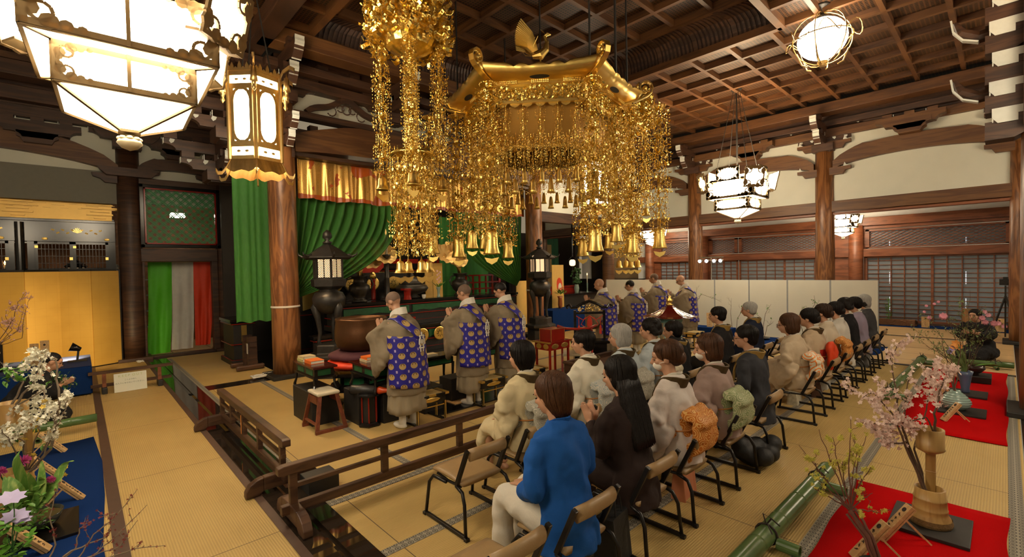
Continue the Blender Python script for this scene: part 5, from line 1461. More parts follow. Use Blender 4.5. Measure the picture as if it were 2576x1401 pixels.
ob('table_top', G().box((0, 0, .93), (2.4, .9, .06)), BLACK, r); ob('table_body', G().box((0, 0, .45), (2.2, .8, .9)), BLACK_M, r); ob('red_shelf', G().box((-.2, .3, 1.2), (1.6, .3, .05)).box((-.2, .3, 1.05), (1.5, .2, .22)), REDLAC, r)
def candle(x, y, z, h, label):
    r = thing('candle', label, 'candle', (x, y, z)); ob('holder', G().lathe([(.05, 0), (.03, .03), (.02, .1), (.03, h*.55), (.035, h*.56)], n=12), mat('celadon', (.30, .42, .36)), r, smooth=True)
    ob('wax', G().lathe([(.016, h*.56), (.022, h), (.003, h+.01)], n=10), PAPER, r, smooth=True); ob('flame', G().lathe([(.002, h+.01), (.02, h+.04), (.01, h+.07), (.001, h+.1)], n=8), FLAME, r, smooth=True)
candle(13.75, 10.6, .96, .62, 'lit white candle in a pale green holder, far side altar'); candle(12.95, 11.2, 1.225, .6, 'lit candle higher up near the yellow painted screen')
r = thing('small_lantern', 'small round glowing lantern on a black post in the far right room', 'lantern', (13.95, 11.45, 0))
ob('lamp_shade', G().lathe([(.06, 1.95), (.11, 1.99), (.12, 2.07), (.11, 2.15), (.06, 2.19)], n=14), LITW, r, smooth=True); ob('cap', G().lathe([(.17, 2.19), (.1, 2.25), (.04, 2.31), (.03, 3.55)], n=10), BLACK, r); ob('post', G().lathe([(.15, 0), (.04, .1), (.03, 1.95)], n=10), BLACK, r)
r = thing('altar_bouquet', 'dark green bouquet with purple flowers on the far side altar', 'flowers', (13.5, 10.9, .96)); g = G(); rnd = random.Random(4)
for i in range(60): g.ell((rnd.gauss(0, .08), rnd.gauss(0, .06), .35+rnd.random()*.55), (.05, .03, .04), 6, 4)
ob('foliage', g, mat('leaf_dark', (.03, .11, .02)), r); ob('vase_body', G().lathe([(.07, 0), (.1, .15), (.07, .3)], n=12), mat('celadon', (.3, .42, .36)), r)
hang('side_curtain', 'dark green curtain pair in the far right room', 15.9, 17.3, 15.1, 1.9, 3.5, mat('green_dark', (.015, .09, .04), .8), 5, .05)
r = thing('painted_screen', 'yellow folding screen painted with a small red oval, by the right bronze lantern', 'folding screen', (11.2, 9.85, 0))
YS = mat('yellow_screen', (.72, .47, .12), .5, .1, var=.08)
ob('screen_panel', G().box((.05, 0, 1.28), (.68, .02, 1.4), .15), YS, r); ob('screen_leg', G().box((.05, 0, .3), (.6, .02, .6), .15), BLACK_M, r)
ob('painted_mark', G().ell((.1, -.02, 1.35), (.14, .006, .22), 18, 10), mat('paint_red', (.6, .05, .01), .6), r); ob('painted_patch', G().ell((.12, -.027, 1.28), (.08, .006, .12), 14, 8), PAPER, r)
tag(ob('yellow_panel', G().box((9.55, 9.75, 1.0), (.5, .02, 1.05)).box((9.55, 9.75, .24), (.45, .02, .48)), YS), 'narrow yellow panel peeping out behind the right altar pillar', 'panel')
tag(ob('blue_cloth_table', G().bx(10.2, 12.4, 9.15, 9.75, 0, .62), FELT_B), 'blue cloth-covered stand behind the arched gold frame', 'table')

# ================================================================ LEFT SIDE
# gold folding screen, zigzag panels
m, nt, p = nodes('gold_leaf_screen')
v = coord(nt); n1 = N(nt, 'TexNoise'); n1.inputs['Scale'].default_value = 3; nt.links.new(v, n1.inputs[0]); br = N(nt, 'TexBrick'); br.offset = 0; br.inputs['Scale'].default_value = 1; br.inputs['Brick Width'].default_value = .16; br.inputs['Row Height'].default_value = .16; br.inputs['Mortar Size'].default_value = .002
cx_ = N(nt, 'CombineXYZ'); s_ = sep(nt, v); nt.links.new(s_[0], cx_.inputs[0]); nt.links.new(s_[2], cx_.inputs[1]); nt.links.new(cx_.outputs[0], br.inputs[0])
nt.links.new(mixc(nt, mth(nt, 'MULTIPLY', br.outputs['Fac'], .35), mixc(nt, n1.outputs[0], (.50, .29, .05), (.64, .39, .08)), (.4, .22, .04)), p.inputs['Base Color']); p.inputs['Metallic'].default_value = .35; p.inputs['Roughness'].default_value = .45
GLEAF = m
r = thing('gold_folding_screen', 'tall plain gold folding screen behind the blue-covered table', 'folding screen', (0, 13.2, 0))
xs = [.66, .2, -.28, -.76, -1.24, -1.72, -2.2]
for i in range(6):
    a, b = xs[i], xs[i+1]; ya, yb = (.10, -.12) if i % 2 == 0 else (-.12, .10)
    pp = ob('screen_panel', G().bar((a, ya, 1.02), (b, yb, 1.02), .02, 2.0), GLEAF, r)
    f = G()
    for z in (.01, 2.045): f.bar((a, ya, z), (b, yb, z), .03, .03)
    if i == 0: f.bar((a, ya, 0), (a, ya, 2.05), .03)
    ob('panel_frame', f, BLACK, pp)
# lacquered shrine cabinet behind it
r = thing('shrine_cabinet', 'black lacquered shrine with gilt frieze and lattice doors above the gold screen', 'shrine', (-1.2, 13.75, 0))
ob('cabinet_body', G().bx(-2.5, 1.85, .25, 2.2, 3.05, 3.2).bx(-2.5, 1.85, .2, .3, 0, 2.1).bx(-2.5, 1.85, 0, .2, 2.66, 3.12).bx(-2.5, 1.85, -.02, .22, 3.08, 3.14), BLACK, r, bev=.008)
ob('gilt_cornice', G().bx(-2.5, 1.8, .0, .05, 3.14, 3.55), GOLDLEAF, r)
co = G(); rnd = random.Random(8)
for k in range(26):
    x = -2.3+k*.16; co.tube([(x+.05*math.cos(t*.6), -.03, 3.60+.035*math.sin(t*.6)) for t in range(9)], .008, 5)
co.bx(-2.5, 1.8, -.06, .05, 3.55, 3.57).bx(-2.5, 1.8, -.06, .05, 3.645, 3.67)
for x in (-1.0, .35, 1.6):
    for z, l in ((3.2, .10), (3.27, .22), (3.34, .16), (3.41, .30), (3.48, .22)): co.box((x, -.03, z), (l*2, .06, .035))
for k in range(16): co.box((-2.3+k*.27, -.02, 3.44+.03*(k % 2)), (.2, .03, .012)); co.box((-2.2+k*.27, -.02, 3.38), (.12, .03, .012))
ob('gilt_bracket', co, GOLDLEAF, r)
sc_ = G()
for cx0, w_ in ((-.55, .75), (1.22, .42)):
    for s in (-1, 1):
        for i in range(5): curl(sc_, (cx0+s*w_*(.12+.18*i), -.012, 2.88+.02*(-1)**i), (s, 0, .5*(-1)**i), .09, .03, up=Vector((0, 1, 0)))
    for i in range(7): a = R(20+i*23); sc_.prism([(0, 0), (.07*math.cos(a-.12), .10*math.sin(a-.12)), (.08*math.cos(a), .12*math.sin(a)), (.07*math.cos(a+.12), .10*math.sin(a+.12))], .012, None, (cx0, -.012, 2.85))
for x in (-.9, .1, .72, 1.7): sc_.ell((x, -.02, 2.72), (.05, .008, .03), 10, 4)
ob('gilt_scroll', sc_, GOLD_S, r)
ob('round_post', G().lathe([(.07, 2.0), (.07, 3.05)], (.36, -.02, 0), 14), BLACK, r)
for a, b in ((-.98, -.9), (.2, .28), (.46, .56), (1.72, 1.84)): ob('side_post', G().bx(a, b, 0, .1, 2.05, 2.66), BLACK, r)
for i, (a, b) in enumerate(((-.9, -.35), (-.35, .2), (.56, 1.14), (1.14, 1.72))):
    f = G().bx(a, a+.05, .03, .07, 2.05, 2.66).bx(b-.05, b, .03, .07, 2.05, 2.66).bx(a, b, .03, .07, 2.61, 2.66)
    for k in range(1, 9): f.bx(a+.05+(b-a-.1)*k/9-.004, a+.05+(b-a-.1)*k/9+.004, .045, .055, 2.05, 2.62)
    for z in (2.2, 2.35, 2.5): f.bx(a, b, .045, .055, z, z+.01)
    d = ob('door', f, BLACK, r); ob('gilt_hinge', G().box((b-.03, .02, 2.3), (.05, .01, .06)).box((a+.03, .02, 2.55), (.05, .01, .05)), GOLD_S, d)
ob('inner_back', G().bx(-1.2, 1.8, 1.5, 1.52, 1.9, 2.7), mat('shrine_inner', (.30, .12, .04), .6, var=.6, scale=6), r)
ob('inner_shelf', G().bx(-2.4, 1.85, .25, 1.6, 1.8, 1.895), BLACK, r)
for i, (x, y) in enumerate(((-1.18, 13.95), (-1.08, 14.0))): candle(x, y, 1.9, .27, ['lit candle glowing inside the shrine above the gold screen', 'smaller lit candle just right of it inside the shrine'][i])
r = thing('shrine_lantern', 'small black lantern with glowing gold base inside the right shrine doors', 'lantern', (-.02, 14.15, 1.9))
ob('lamp_shade', G().lathe([(.08, .1), (.15, .14), (.15, .2), (.08, .22)], n=14), LITW, r); ob('roof', G().lathe([(.02, .0), (.06, .1), (.2, .24), (.18, .26), (.08, .34), (.03, .4), (.04, .46), (.005, .52)], n=6), BLACK, r)
for i, x in enumerate((-.2, .2)):
    pass
# blue table, things on it
r = thing('blue_cloth_table', 'low table under deep blue felt cloth before the gold screen', 'table', (0, 0, 0))
ob('table_cloth', G().bx(-3, .12, 10.05, 11.5, .02, .47), FELT_B, r, bev=.02); ob('cloth_top', G().bx(-3, .12, 10.05, 11.5, .47, .474), mat('felt_blue_top', (.02, .035, .12), .9, bmp=.2, bs=300), r)
def ikebana_tag(x, y, z, rz, label, lean=12, h=.21, w_=.055, name='wooden_name_plate'):
    """upright wooden plate with ink brush marks and a family mark"""
    r = thing(name, label, 'name plate', (x, y, z), rz); Mx = Matrix.Rotation(R(-lean), 4, 'X')
    ob('plate', G().add(G().box((0, 0, h/2), (w_, .014, h)), Mx), WOOD_L, r, bev=.002)
    k = G(); rnd = random.Random(int(x*100+y*37) & 1023)
    k.add(G().lathe([(.016, -.001), (.016, .001)], n=12), Mx@Matrix.Translation((0, -.0085, h*.84))@Matrix.Rotation(PI/2, 4, 'X'))
    for i in range(5):
        z0 = h*(.66-.12*i)
        for j in range(3): q = G().bar((rnd.uniform(-.014, .0), 0, z0+rnd.uniform(-.008, .008)), (rnd.uniform(0, .014), 0, z0+rnd.uniform(-.012, .008)), .002, .0035); k.add(q, Mx@Matrix.Translation((-.004, -.0085, 0)))
    ob('ink_writing', k, INK, r)
    return r
ikebana_tag(-.42, 10.5, .474, R(-20), 'wooden name plate standing tallest on the blue table', 0, .42, .11); ikebana_tag(-.55, 10.75, .474, R(-20), 'second name plate half hidden behind the tall one on the blue table', 0, .36, .11)
r = thing('clip_lamp', 'small black clip lamp at the right end of the blue table', 'lamp', (-.05, 10.7, .474))
ob('foot', G().box((0, 0, .012), (.24, .14, .02)), BLACK_M, r); ob('arm', G().bar((0, 0, .02), (.02, 0, .2), .03), BLACK_M, r)
li = bpy.data.lights.new('clip_lamp_bulb', 'SPOT'); li.energy = 200; li.color = (1, .72, .35); li.spot_size = R(120); li.spot_blend = .8; li.shadow_soft_size = .04
lo = bpy.data.objects.new('clip_lamp_bulb', li); C.objects.link(lo); lo.parent = r; lo.location = (-.05, .12, .24); lo.rotation_euler = (R(78), 0, R(25))
ob('lamp_hood', G().add(G().lathe([(.03, 0), (.04, .03), (.075, .14), (.07, .14)], n=16), Matrix.Translation((.05, 0, .2))@Matrix.Rotation(R(-65), 4, 'Y')), BLACK, r, smooth=True)
# cloth door curtain: green, white, red
r = thing('striped_door_curtain', 'curtain of joined green, white and red cloths in the back doorway', 'curtain', (0, 0, 0))
cols = ((1.22, 1.68, (.10, .52, .02)), (1.68, 2.12, (.62, .60, .55)), (2.12, 2.52, (.70, .045, .01)))
for i, (a, b, c) in enumerate(cols):
    g = G(); rows = []
    for q in range(31):
        u = q/30
        rows.append([((a+(b-a)*u)-(.08*t*t if i < 2 else .0)*(1 if i == 0 else .7)-(.1*t*t*u if i == 2 else 0), 13.95+.02*math.sin(u*14+i)*(.3+t)+.05*t*math.sin(i+u*2)+.02*math.sin(t*9+u*5), 2.22-t*(2.205-.05*i)) for t in [w_/14 for w_ in range(15)]])
    g.ring(rows, caps=False, closed=False); ob(['green_cloth', 'white_cloth', 'red_cloth'][i], g, mat('door_cloth_%d' % i, c, .6, bmp=.2, bs=18, var=.1), r, smooth=True)
ob('curtain_rod', G().bar((1.1, 13.95, 2.23), (2.55, 13.95, 2.23), .02), WOOD_L, r)
r = thing('storeroom_lamp', 'plain white lamp glimpsed through the green lattice transom', 'lamp', (2.0, 15.2, 3.5)); ob('lamp_shade', G().box((0, 0, 0), (.3, .3, .1)), LIT, r); ob('hanging_rod', G().box((0, 0, .42), (.03, .03, .76)), BLACK_M, r)
r = thing('storage_shelf', 'pale shelving seen beside the green door cloth', 'shelf', (1.12, 15.2, 0))
g = G()
for z in (.2, .6, 1.0, 1.4, 1.8, 2.15): g.box((0, 0, z), (.8, .4, .03))
g.box((.4, 0, 1.1), (.03, .4, 2.2)).box((-.4, 0, 1.1), (.03, .4, 2.2)); ob('shelf_board', g, mat('pale_shelf', (.45, .45, .42), .6), r)

# keep-out barrier
r = thing('low_barrier', 'small low wooden barrier holding the keep out board', 'barrier', (.62, 10.02, 0))
g = G().box((0, 0, .34), (1.1, .05, .05)).box((0, 0, .13), (1.05, .035, .05)); ob('rail', g, WOOD_RAIL, r)
for s in (-1, 1): ob('post', G().box((s*.36, 0, .17), (.05, .045, .34)), WOOD_R, r); ob('foot', G().box((s*.36, 0, .05), (.07, .22, .10)), BLACK_M, r, bev=.01)
r = thing('notice_board', 'white notice board with green and black writing leaning on the low barrier', 'notice board', (.585, 9.88, 0), .03)
Mx = Matrix.Rotation(R(-8), 4, 'X')
ob('board', G().add(G().box((0, 0, .155), (.42, .014, .30)), Mx), mat('notice_white', (.68, .70, .60), .5, var=.03), r)
def text(s, parent, size, loc, m_, rx=82, align='CENTER'):
    c = bpy.data.curves.new('writing', 'FONT'); c.body = s; c.size = size; c.align_x = align; c.extrude = .0006; c.materials.append(m_)
    o = bpy.data.objects.new('writing', c); C.objects.link(o); me = bpy.data.meshes.new_from_object(o); bpy.data.objects.remove(o); o = bpy.data.objects.new('writing', me); C.objects.link(o); o.parent = parent; o.location = loc; o.rotation_euler = (R(rx), 0, 0); return o
text('K E E P  O U T', r, .05, (0, .024, .245), mat('pale_lime', (.42, .50, .22), .6)); text('\u3053\u3053\u3088\u308a\u4e2d\u3078', r, .026, (0, .016, .185), mat('ink_green', (.05, .10, .06), .6)); text('\u304a\u5165\u308a\u306b\u306a\u3089\u306a\u3044\u3067\u304f\u3060\u3055\u3044\u3002', r, .028, (0, .010, .135), mat('ink_green', (.05, .1, .06))); text('\u5927\u672c\u5c71  \u672c\u80fd\u5bfa', r, .042, (0, .002, .06), mat('ink_green', (.05, .1, .06)))
# lantern/notice stand with white paper by the left pillar
r = thing('wooden_stand', 'old wooden stand with a white paper, between the dark pillars', 'stand', (2.42, 10.35, 0))
ob('foot', G().bar((-.25, -.2, .06), (.25, -.2, .06), .09, .1), WOOD_RAIL, r, bev=.03); ob('foot', G().bar((-.25, .25, .06), (.25, .25, .06), .09, .1), WOOD_RAIL, r, bev=.03); ob('post', G().box((.05, -.15, .35), (.16, .10, .6)).box((.05, .2, .35), (.16, .1, .6)).box((.05, 0, .5), (.12, .5, .08)), WOOD_D, r); ob('paper_note', G().box((-.035, -.15, .42), (.004, .09, .2)), WHITE_C, r)
altar_table('black shrine plinth with red edges behind the long green side curtain', 2.25, 2.75, 10.9, 11.9, 0, .95, 1, False)
tag(ob('white_rope', G().tube([(2.4+.2*math.cos(t*.7), 9.2+.1*math.sin(t*.9), .05+.01*math.sin(t)) for t in range(24)], .014, 6), WHITE_C), 'coil of white rope at the foot of the big left pillar', 'rope')

# ---- wooden barriers (kekkai)
def barrier(name, label, length, loc, rz, posts):
    r = thing(name, label, 'barrier', loc, rz)
    ob('top_rail', G().prism([(0, -.028), (.03, -.036), (length-.03, -.036), (length, -.028), (length, .028), (length-.04, .036), (.04, .036), (0, .028)], .07, None, (0, 0, .415)), WOOD_RAIL, r, bev=.006)
    ob('middle_rail', G().bar((.08, 0, .28), (length-.08, 0, .28), .035, .03), WOOD_RAIL, r)
    ob('bottom_rail', G().bar((.02, 0, .115), (length-.02, 0, .115), .05, .07), WOOD_RAIL, r, bev=.005)
    for x in posts: ob('post', G().box((x, 0, .25), (.055, .045, .31)), WOOD_RAIL, r, bev=.003)
    for x in (posts[0], posts[-1]):
        pts = [(-.30, 0), (-.30, .05), (-.27, .10), (-.21, .135), (-.10, .15), (.10, .15), (.21, .135), (.27, .10), (.30, .05), (.30, 0), (.2, 0), (.16, .03), (-.16, .03), (-.2, 0)]
        q = G().prism([(-.30, 0), (-.30, .05), (-.27, .10), (-.21, .135), (-.16, .145), (-.16, .03), (-.2, 0)], .07).prism([(-.16, .03), (-.16, .145), (-.05, .15), (.05, .15), (.16, .145), (.16, .03)], .07).prism([(.2, 0), (.16, .03), (.16, .145), (.21, .135), (.27, .10), (.30, .05), (.30, 0)], .07)
        ob('foot', G().add(q, Matrix.Translation((x, 0, 0))@Matrix.Rotation(PI/2, 4, 'Z')), WOOD_RAIL, r, bev=.008)
    return r
barrier('wooden_barrier', 'long low dark wooden barrier running across the front of the mats', 3.05, (1.02, 3.66, .008), 0, (.11, .86, 1.66, 2.92))
rb = barrier('wooden_barrier', 'low dark wooden barrier along the black lacquered board at left', 2.55, (1.26, 6.76, .008), -PI/2, (.10, .62, 1.14, 1.72, 2.42))
ob('orange_strip', G().box((1.14, -.03, .26), (.018, .004, .2)), mat('orange_wood', (.65, .22, .04), .6), rb)
tag(ob('black_box', G().bx(1.36, 1.62, 4.0, 4.22, 0, .13), BLACK_M, bev=.006), 'flat black block where the two barriers meet', 'block')
tag(ob('cable_heap', G().tube([(.95+.06*math.cos(t*.8), 13.1+.1*math.sin(t*.6), .012+.006*math.sin(t*2)) for t in range(26)], .008, 5), mat('cable_white', (.6, .6, .58), .5)), 'loose white cable at the foot of the left wall pillar', 'cable')
# ================================================================ PEOPLE
def spl(g, pts, rad, n=20, px=2.0):
    """loft whose sections keep the x axis and turn in the yz plane; rad = (rx, rdepth)"""
    pts = [Vector(p) for p in pts]; rs = []
    for i, p in enumerate(pts):
        d = pts[min(i+1, len(pts)-1)]-pts[max(i-1, 0)]; d.x = 0
        if d.length < 1e-6: d = Vector((0, 0, 1))
        d.normalize(); w_ = Vector((0, d.z, -d.y))
        rx, ry = rad[i]; ring = []
        for j in range(n):
            a = 2*PI*j/n; c, s = math.cos(a), math.sin(a)
            c = math.copysign(abs(c)**(2/px), c); s = math.copysign(abs(s)**(2/px), s)
            ring.append(p+Vector((rx*c, 0, 0))+w_*ry*s)
        rs.append(ring)
    return g.ring(rs)
def dense(pts, rad, k=4):
    """Catmull-Rom refinement of a profile"""
    P_ = [Vector(p) for p in pts]; out, ro = [], []
    n = len(P_)
    for i in range(n-1):
        p0, p1, p2, p3 = P_[max(i-1, 0)], P_[i], P_[i+1], P_[min(i+2, n-1)]
        for j in range(k):
            t = j/k; out.append(.5*((2*p1)+(-p0+p2)*t+(2*p0-5*p1+4*p2-p3)*t*t+(-p0+3*p1-3*p2+p3)*t**3)); s = t
            if isinstance(rad[i], tuple): ro.append(tuple(a*(1-s)+b*s for a, b in zip(rad[i], rad[i+1])))
            else: ro.append(rad[i]*(1-s)+rad[i+1]*s)
    out.append(P_[-1]); ro.append(rad[-1])
    return out, ro
def dtube(g, pts, rad, n=12, k=4): 
    a, b = dense(pts, rad, k); return g.tube(a, b, n)
def hand(g, wrist, d, up, side, curl=.25, s=1.0):
    """palm, four bent unequal fingers and a thumb leaving the side of the palm"""
    w_ = Vector(wrist); d = Vector(d).normalized(); up = Vector(up); up = (up-d*up.dot(d)).normalized(); sd = d.cross(up)*side
    M = Matrix((sd, d, up)).transposed()
    g.ell(w_+d*.045*s, (.040*s, .052*s, .016*s), 12, 8, M)
    for i, (o_, l) in enumerate(((-.029, .066), (-.010, .076), (.010, .071), (.028, .056))):
        b = w_+d*.082*s+sd*o_*s; c1 = (d-up*curl).normalized(); c2 = (d-up*curl*2.6).normalized()
        a1 = b+c1*l*.5*s; a2 = a1+c2*l*.5*s
        g.tube([b-d*.02*s, b, a1, a2], [.0095*s, .0092*s, .0085*s, .0065*s], 7)
    b = w_+d*.03*s-sd*.036*s; g.tube([w_+d*.015*s-sd*.02*s, b, b+(d*.8-sd*.55-up*.2)*.038*s, b+(d*1.0-sd*.45-up*.35)*.062*s], [.013*s, .012*s, .010*s, .007*s], 7)
def headgeo(g, M):
    T = g.T; g.T = M
    g.ell((0, -.018, .022), (.074, .094, .088), 20, 14); g.ell((0, .022, -.035), (.058, .066, .072), 16, 12); g.ell((0, .05, -.078), (.030, .030, .022), 12, 8)
    g.ell((0, .068, .028), (.048, .022, .030), 10, 8)
    g.tube([(0, .080, .012), (0, .094, -.008), (0, .106, -.030), (0, .090, -.038)], [.009, .010, .014, .010], 8)
    g.ell((0, .084, -.058), (.022, .010, .008), 10, 6)
    for s in (-1, 1): g.ell((s*.076, -.008, -.012), (.010, .020, .031), 10, 8); g.ell((s*.036, .060, -.022), (.022, .018, .018), 8, 6); g.ell((s*.03, .076, .016), (.020, .010, .006), 8, 5)
    g.T = T
EYE = mat('eye', (.02, .012, .01), .3); LIP = mat('lip', (.38, .12, .09), .5); SPEC = mat('spectacle', (.02, .015, .012), .3, .5)
CLOTHS = {}
def cloth(name, col, rough=.85, pat=None):
    if name in CLOTHS: return CLOTHS[name]
    m, nt, p = nodes('cloth_'+name)
    v = coord(nt)
    n1 = N(nt, 'TexNoise'); n1.inputs['Scale'].default_value = 7; n1.inputs['Detail'].default_value = 3; nt.links.new(v, n1.inputs[0])
    n2 = N(nt, 'TexNoise'); n2.inputs['Scale'].default_value = 260; nt.links.new(v, n2.inputs[0])
    base = mixc(nt, n2.outputs[0], tuple(c*.86 for c in col), tuple(min(1, c*1.12) for c in col))
    if pat:
        vo = N(nt, 'TexVoronoi'); vo.inputs['Scale'].default_value = pat[1]; nt.links.new(v, vo.inputs[0])
        base = mixc(nt, mth(nt, 'LESS_THAN', mth(nt, 'FRACT', mth(nt, 'MULTIPLY', vo.outputs['Distance'], 5)), .38), base, pat[0])
    nt.links.new(base, p.inputs['Base Color']); p.inputs['Roughness'].default_value = rough; p.inputs['Specular IOR Level'].default_value = .25
    wv = N(nt, 'TexWave'); wv.inputs['Scale'].default_value = 1.6; wv.inputs['Distortion'].default_value = 9; wv.inputs['Detail'].default_value = 2; wv.inputs['Detail Scale'].default_value = 1.2; nt.links.new(v, wv.inputs[0])
    bump(nt, p, mth(nt, 'ADD', mth(nt, 'MULTIPLY', wv.outputs['Fac'], 1.0), mth(nt, 'ADD', n1.outputs[0], mth(nt, 'MULTIPLY', n2.outputs[0], .06))), .55, .022)
    CLOTHS[name] = m
    return m
def strands(h_ells, M, zend, n, seed, face=.95, r=.0022, length=None):
    """fine locks combed from the crown down over the given ellipsoids (head space)"""
    g = G(); g.T = M; rnd = random.Random(seed); cy = -.045
    def rad(a, z):
        best = 0
        for (c, q) in h_ells:
            k = 1-((z-c[2])/q[2])**2
            if k <= 0: continue
            dx, dy = math.cos(a), math.sin(a); A = (dx/q[0])**2+(dy/q[1])**2; oy = cy-c[1]; B = 2*(oy*dy)/q[1]**2-2*(c[0]*dx)/q[0]**2; Cc = (oy/q[1])**2+(c[0]/q[0])**2-k
            D = B*B-4*A*Cc
            if D > 0: best = max(best, (-B+math.sqrt(D))/(2*A))
        return best
    top = max(c[2]+q[2] for c, q in h_ells)
    for i in range(n):
        a = rnd.random()*2*PI; fr = abs((a-PI/2+PI) % (2*PI)-PI)
        ze = zend if fr > face else .055+.03*rnd.random()
        ze += rnd.uniform(-.012, .012); pts = []; sw = rnd.uniform(-.25, .25); m_ = 10
        for j in range(m_+1):
            t = j/m_; z = top*.985+(ze-top*.985)*(1-math.cos(t*PI/2))**.9 if j else top*.995; aa = a+sw*t
            rr = rad(aa, z)
            if rr <= 0:
                if pts: break
                rr = .004
            pts.append((rr*math.cos(aa)*1.012, cy+rr*math.sin(aa)*1.012, z))
        if len(pts) > 3: g.tube(pts, [r*(.6+.9*math.sin(PI*k/(len(pts)-1))) for k in range(len(pts))], 4)
    return g
def head_extras(r, M, hair, hmat, glasses=False, mask=False, scale=1.0, vox=.009):
    h = G(); h.T = M; bald = False
    if hair in ('bob', 'long', 'updo', 'pony', 'short', 'curly', 'layer'):
        if hair == 'short': h.ell((0, -.026, .036), (.087, .102, .084), 18, 12); h.ell((0, -.055, -.022), (.078, .056, .068), 14, 10)
        else: h.ell((0, -.032, .040), (.092, .106, .094), 20, 14)
        if hair == 'layer': h.ell((0, -.050, -.015), (.096, .078, .080), 18, 12); h.ell((0, -.055, -.075), (.070, .052, .062), 14, 10)
        if hair == 'bob': h.ell((0, -.045, -.035), (.098, .080, .100), 18, 12)
        if hair == 'long':
            h.ell((0, -.045, -.02), (.098, .082, .10), 18, 12)
            rs = []
            for i in range(9):
                t = i/8; rs.append([Vector((( .098+.035*math.sin(t*PI*.8))*math.cos(a)*(1+.05*math.sin(a*7+t*3)), -.06-.035*t+(.062-.012*t)*math.sin(a), -.02-.40*t)) for a in [q*2*PI/26 for q in range(26)]])
            h.ring(rs)
        if hair in ('updo', 'curly', 'pony'):
            h.ell((0, -.072, -.005), (.080, .058, .072), 14, 10)
            if hair == 'updo': h.ell((0, -.105, -.012), (.062, .045, .058), 14, 10); h.ell((0, -.06, .075), (.07, .07, .045), 12, 8)
            if hair == 'curly':
                rnd = random.Random(4)
                for i in range(26): a = rnd.uniform(PI, 2*PI); h.ell((.07*math.cos(a), -.045+.065*math.sin(a), rnd.uniform(-.05, .10)), (.034, .034, .034), 8, 6)
            if hair == 'pony': h.tube([(0, -.12, .0), (0, -.17, .02), (0, -.19, -.02), (0, -.15, -.04), (0, -.13, -.01)], .018, 8)
    elif hair == 'buzz':
        h.ell((0, -.022, .027), (.0765, .0945, .088), 22, 14)
    else: bald = True
    if not bald:
        ho = ob('hair', h, hmat, r, rem=vox if hair != 'buzz' else 0, sm=3 if hair != 'buzz' else 0, smooth=True)
        el_ = {'short': [((0, -.026, .036), (.087, .102, .084)), ((0, -.055, -.022), (.078, .056, .068))], 'bob': [((0, -.032, .040), (.092, .106, .094)), ((0, -.045, -.035), (.098, .080, .100))], 'layer': [((0, -.032, .040), (.092, .106, .094)), ((0, -.050, -.015), (.096, .078, .080)), ((0, -.055, -.075), (.070, .052, .062))], 'long': [((0, -.032, .040), (.092, .106, .094)), ((0, -.045, -.02), (.098, .082, .10))]}.get(hair, [((0, -.032, .040), (.092, .106, .094)), ((0, -.072, -.005), (.080, .058, .072))])
        if hair != 'buzz':
            sg = strands(el_, M, {'short': -.072, 'bob': -.118, 'layer': -.125, 'long': -.09}.get(hair, -.055), 420 if vox < .01 else 160, 5)
            if hair == 'long':
                sg.T = M; rn = random.Random(3)
                for i in range(240):
                    a = rn.uniform(PI*.95, PI*2.05); q_ = []; of = rn.uniform(-.02, .02)
                    for j in range(9):
                        t = j/8; q_.append(((.100+.035*math.sin(t*PI*.8))*math.cos(a+of*t)*(1+.03*math.sin(a*7+t*3)), -.06-.035*t+(.064-.012*t)*math.sin(a+of*t), -.02-.43*t*rn.uniform(.96, 1)))
                    sg.tube(q_, .0026, 4)
            ob('hair_locks', sg, hmat, ho, smooth=True)
    e = G(); e.T = M
    for s in (-1, 1): e.ell((s*.031, .077, -.004), (.013, .006, .0045), 8, 5); e.ell((s*.031, .084, .020), (.017, .004, .0035), 8, 4)
    ob('eyes', e, EYE, r)
    if not mask:
        e = G(); e.T = M; e.ell((0, .093, -.058), (.019, .005, .004), 8, 4); ob('lips', e, LIP, r)
    if glasses:
        e = G(); e.T = M
        for s in (-1, 1):
            e.tube([(s*.033+.024*math.cos(a), .100, -.006+.018*math.sin(a)) for a in [q*PI/8 for q in range(17)]], .0022, 5); e.bar((s*.057, .098, 0), (s*.080, -.01, 0), .003)
        e.bar((-.009, .101, 0), (.009, .101, 0), .003); ob('glasses', e, SPEC, r)
    if mask:
        e = G(); e.T = M; e.ell((0, .046, -.050), (.056, .052, .040), 16, 10)
        mk = ob('face_mask', e, WHITE_C, r, smooth=True)
        q = G(); q.T = M
        for s in (-1, 1): q.tube([(s*.058, .045, -.03), (s*.072, .0, -.02), (s*.082, -.02, .0)], .002, 4)
        ob('mask_loop', q, WHITE_C, mk)
def HM(c, tilt=0, turn=0, s=1.0):
    return Matrix.Translation(c) @ Matrix.Rotation(turn, 4, 'Z') @ Matrix.Rotation(-tilt, 4, 'X') @ Matrix.Scale(s, 4)
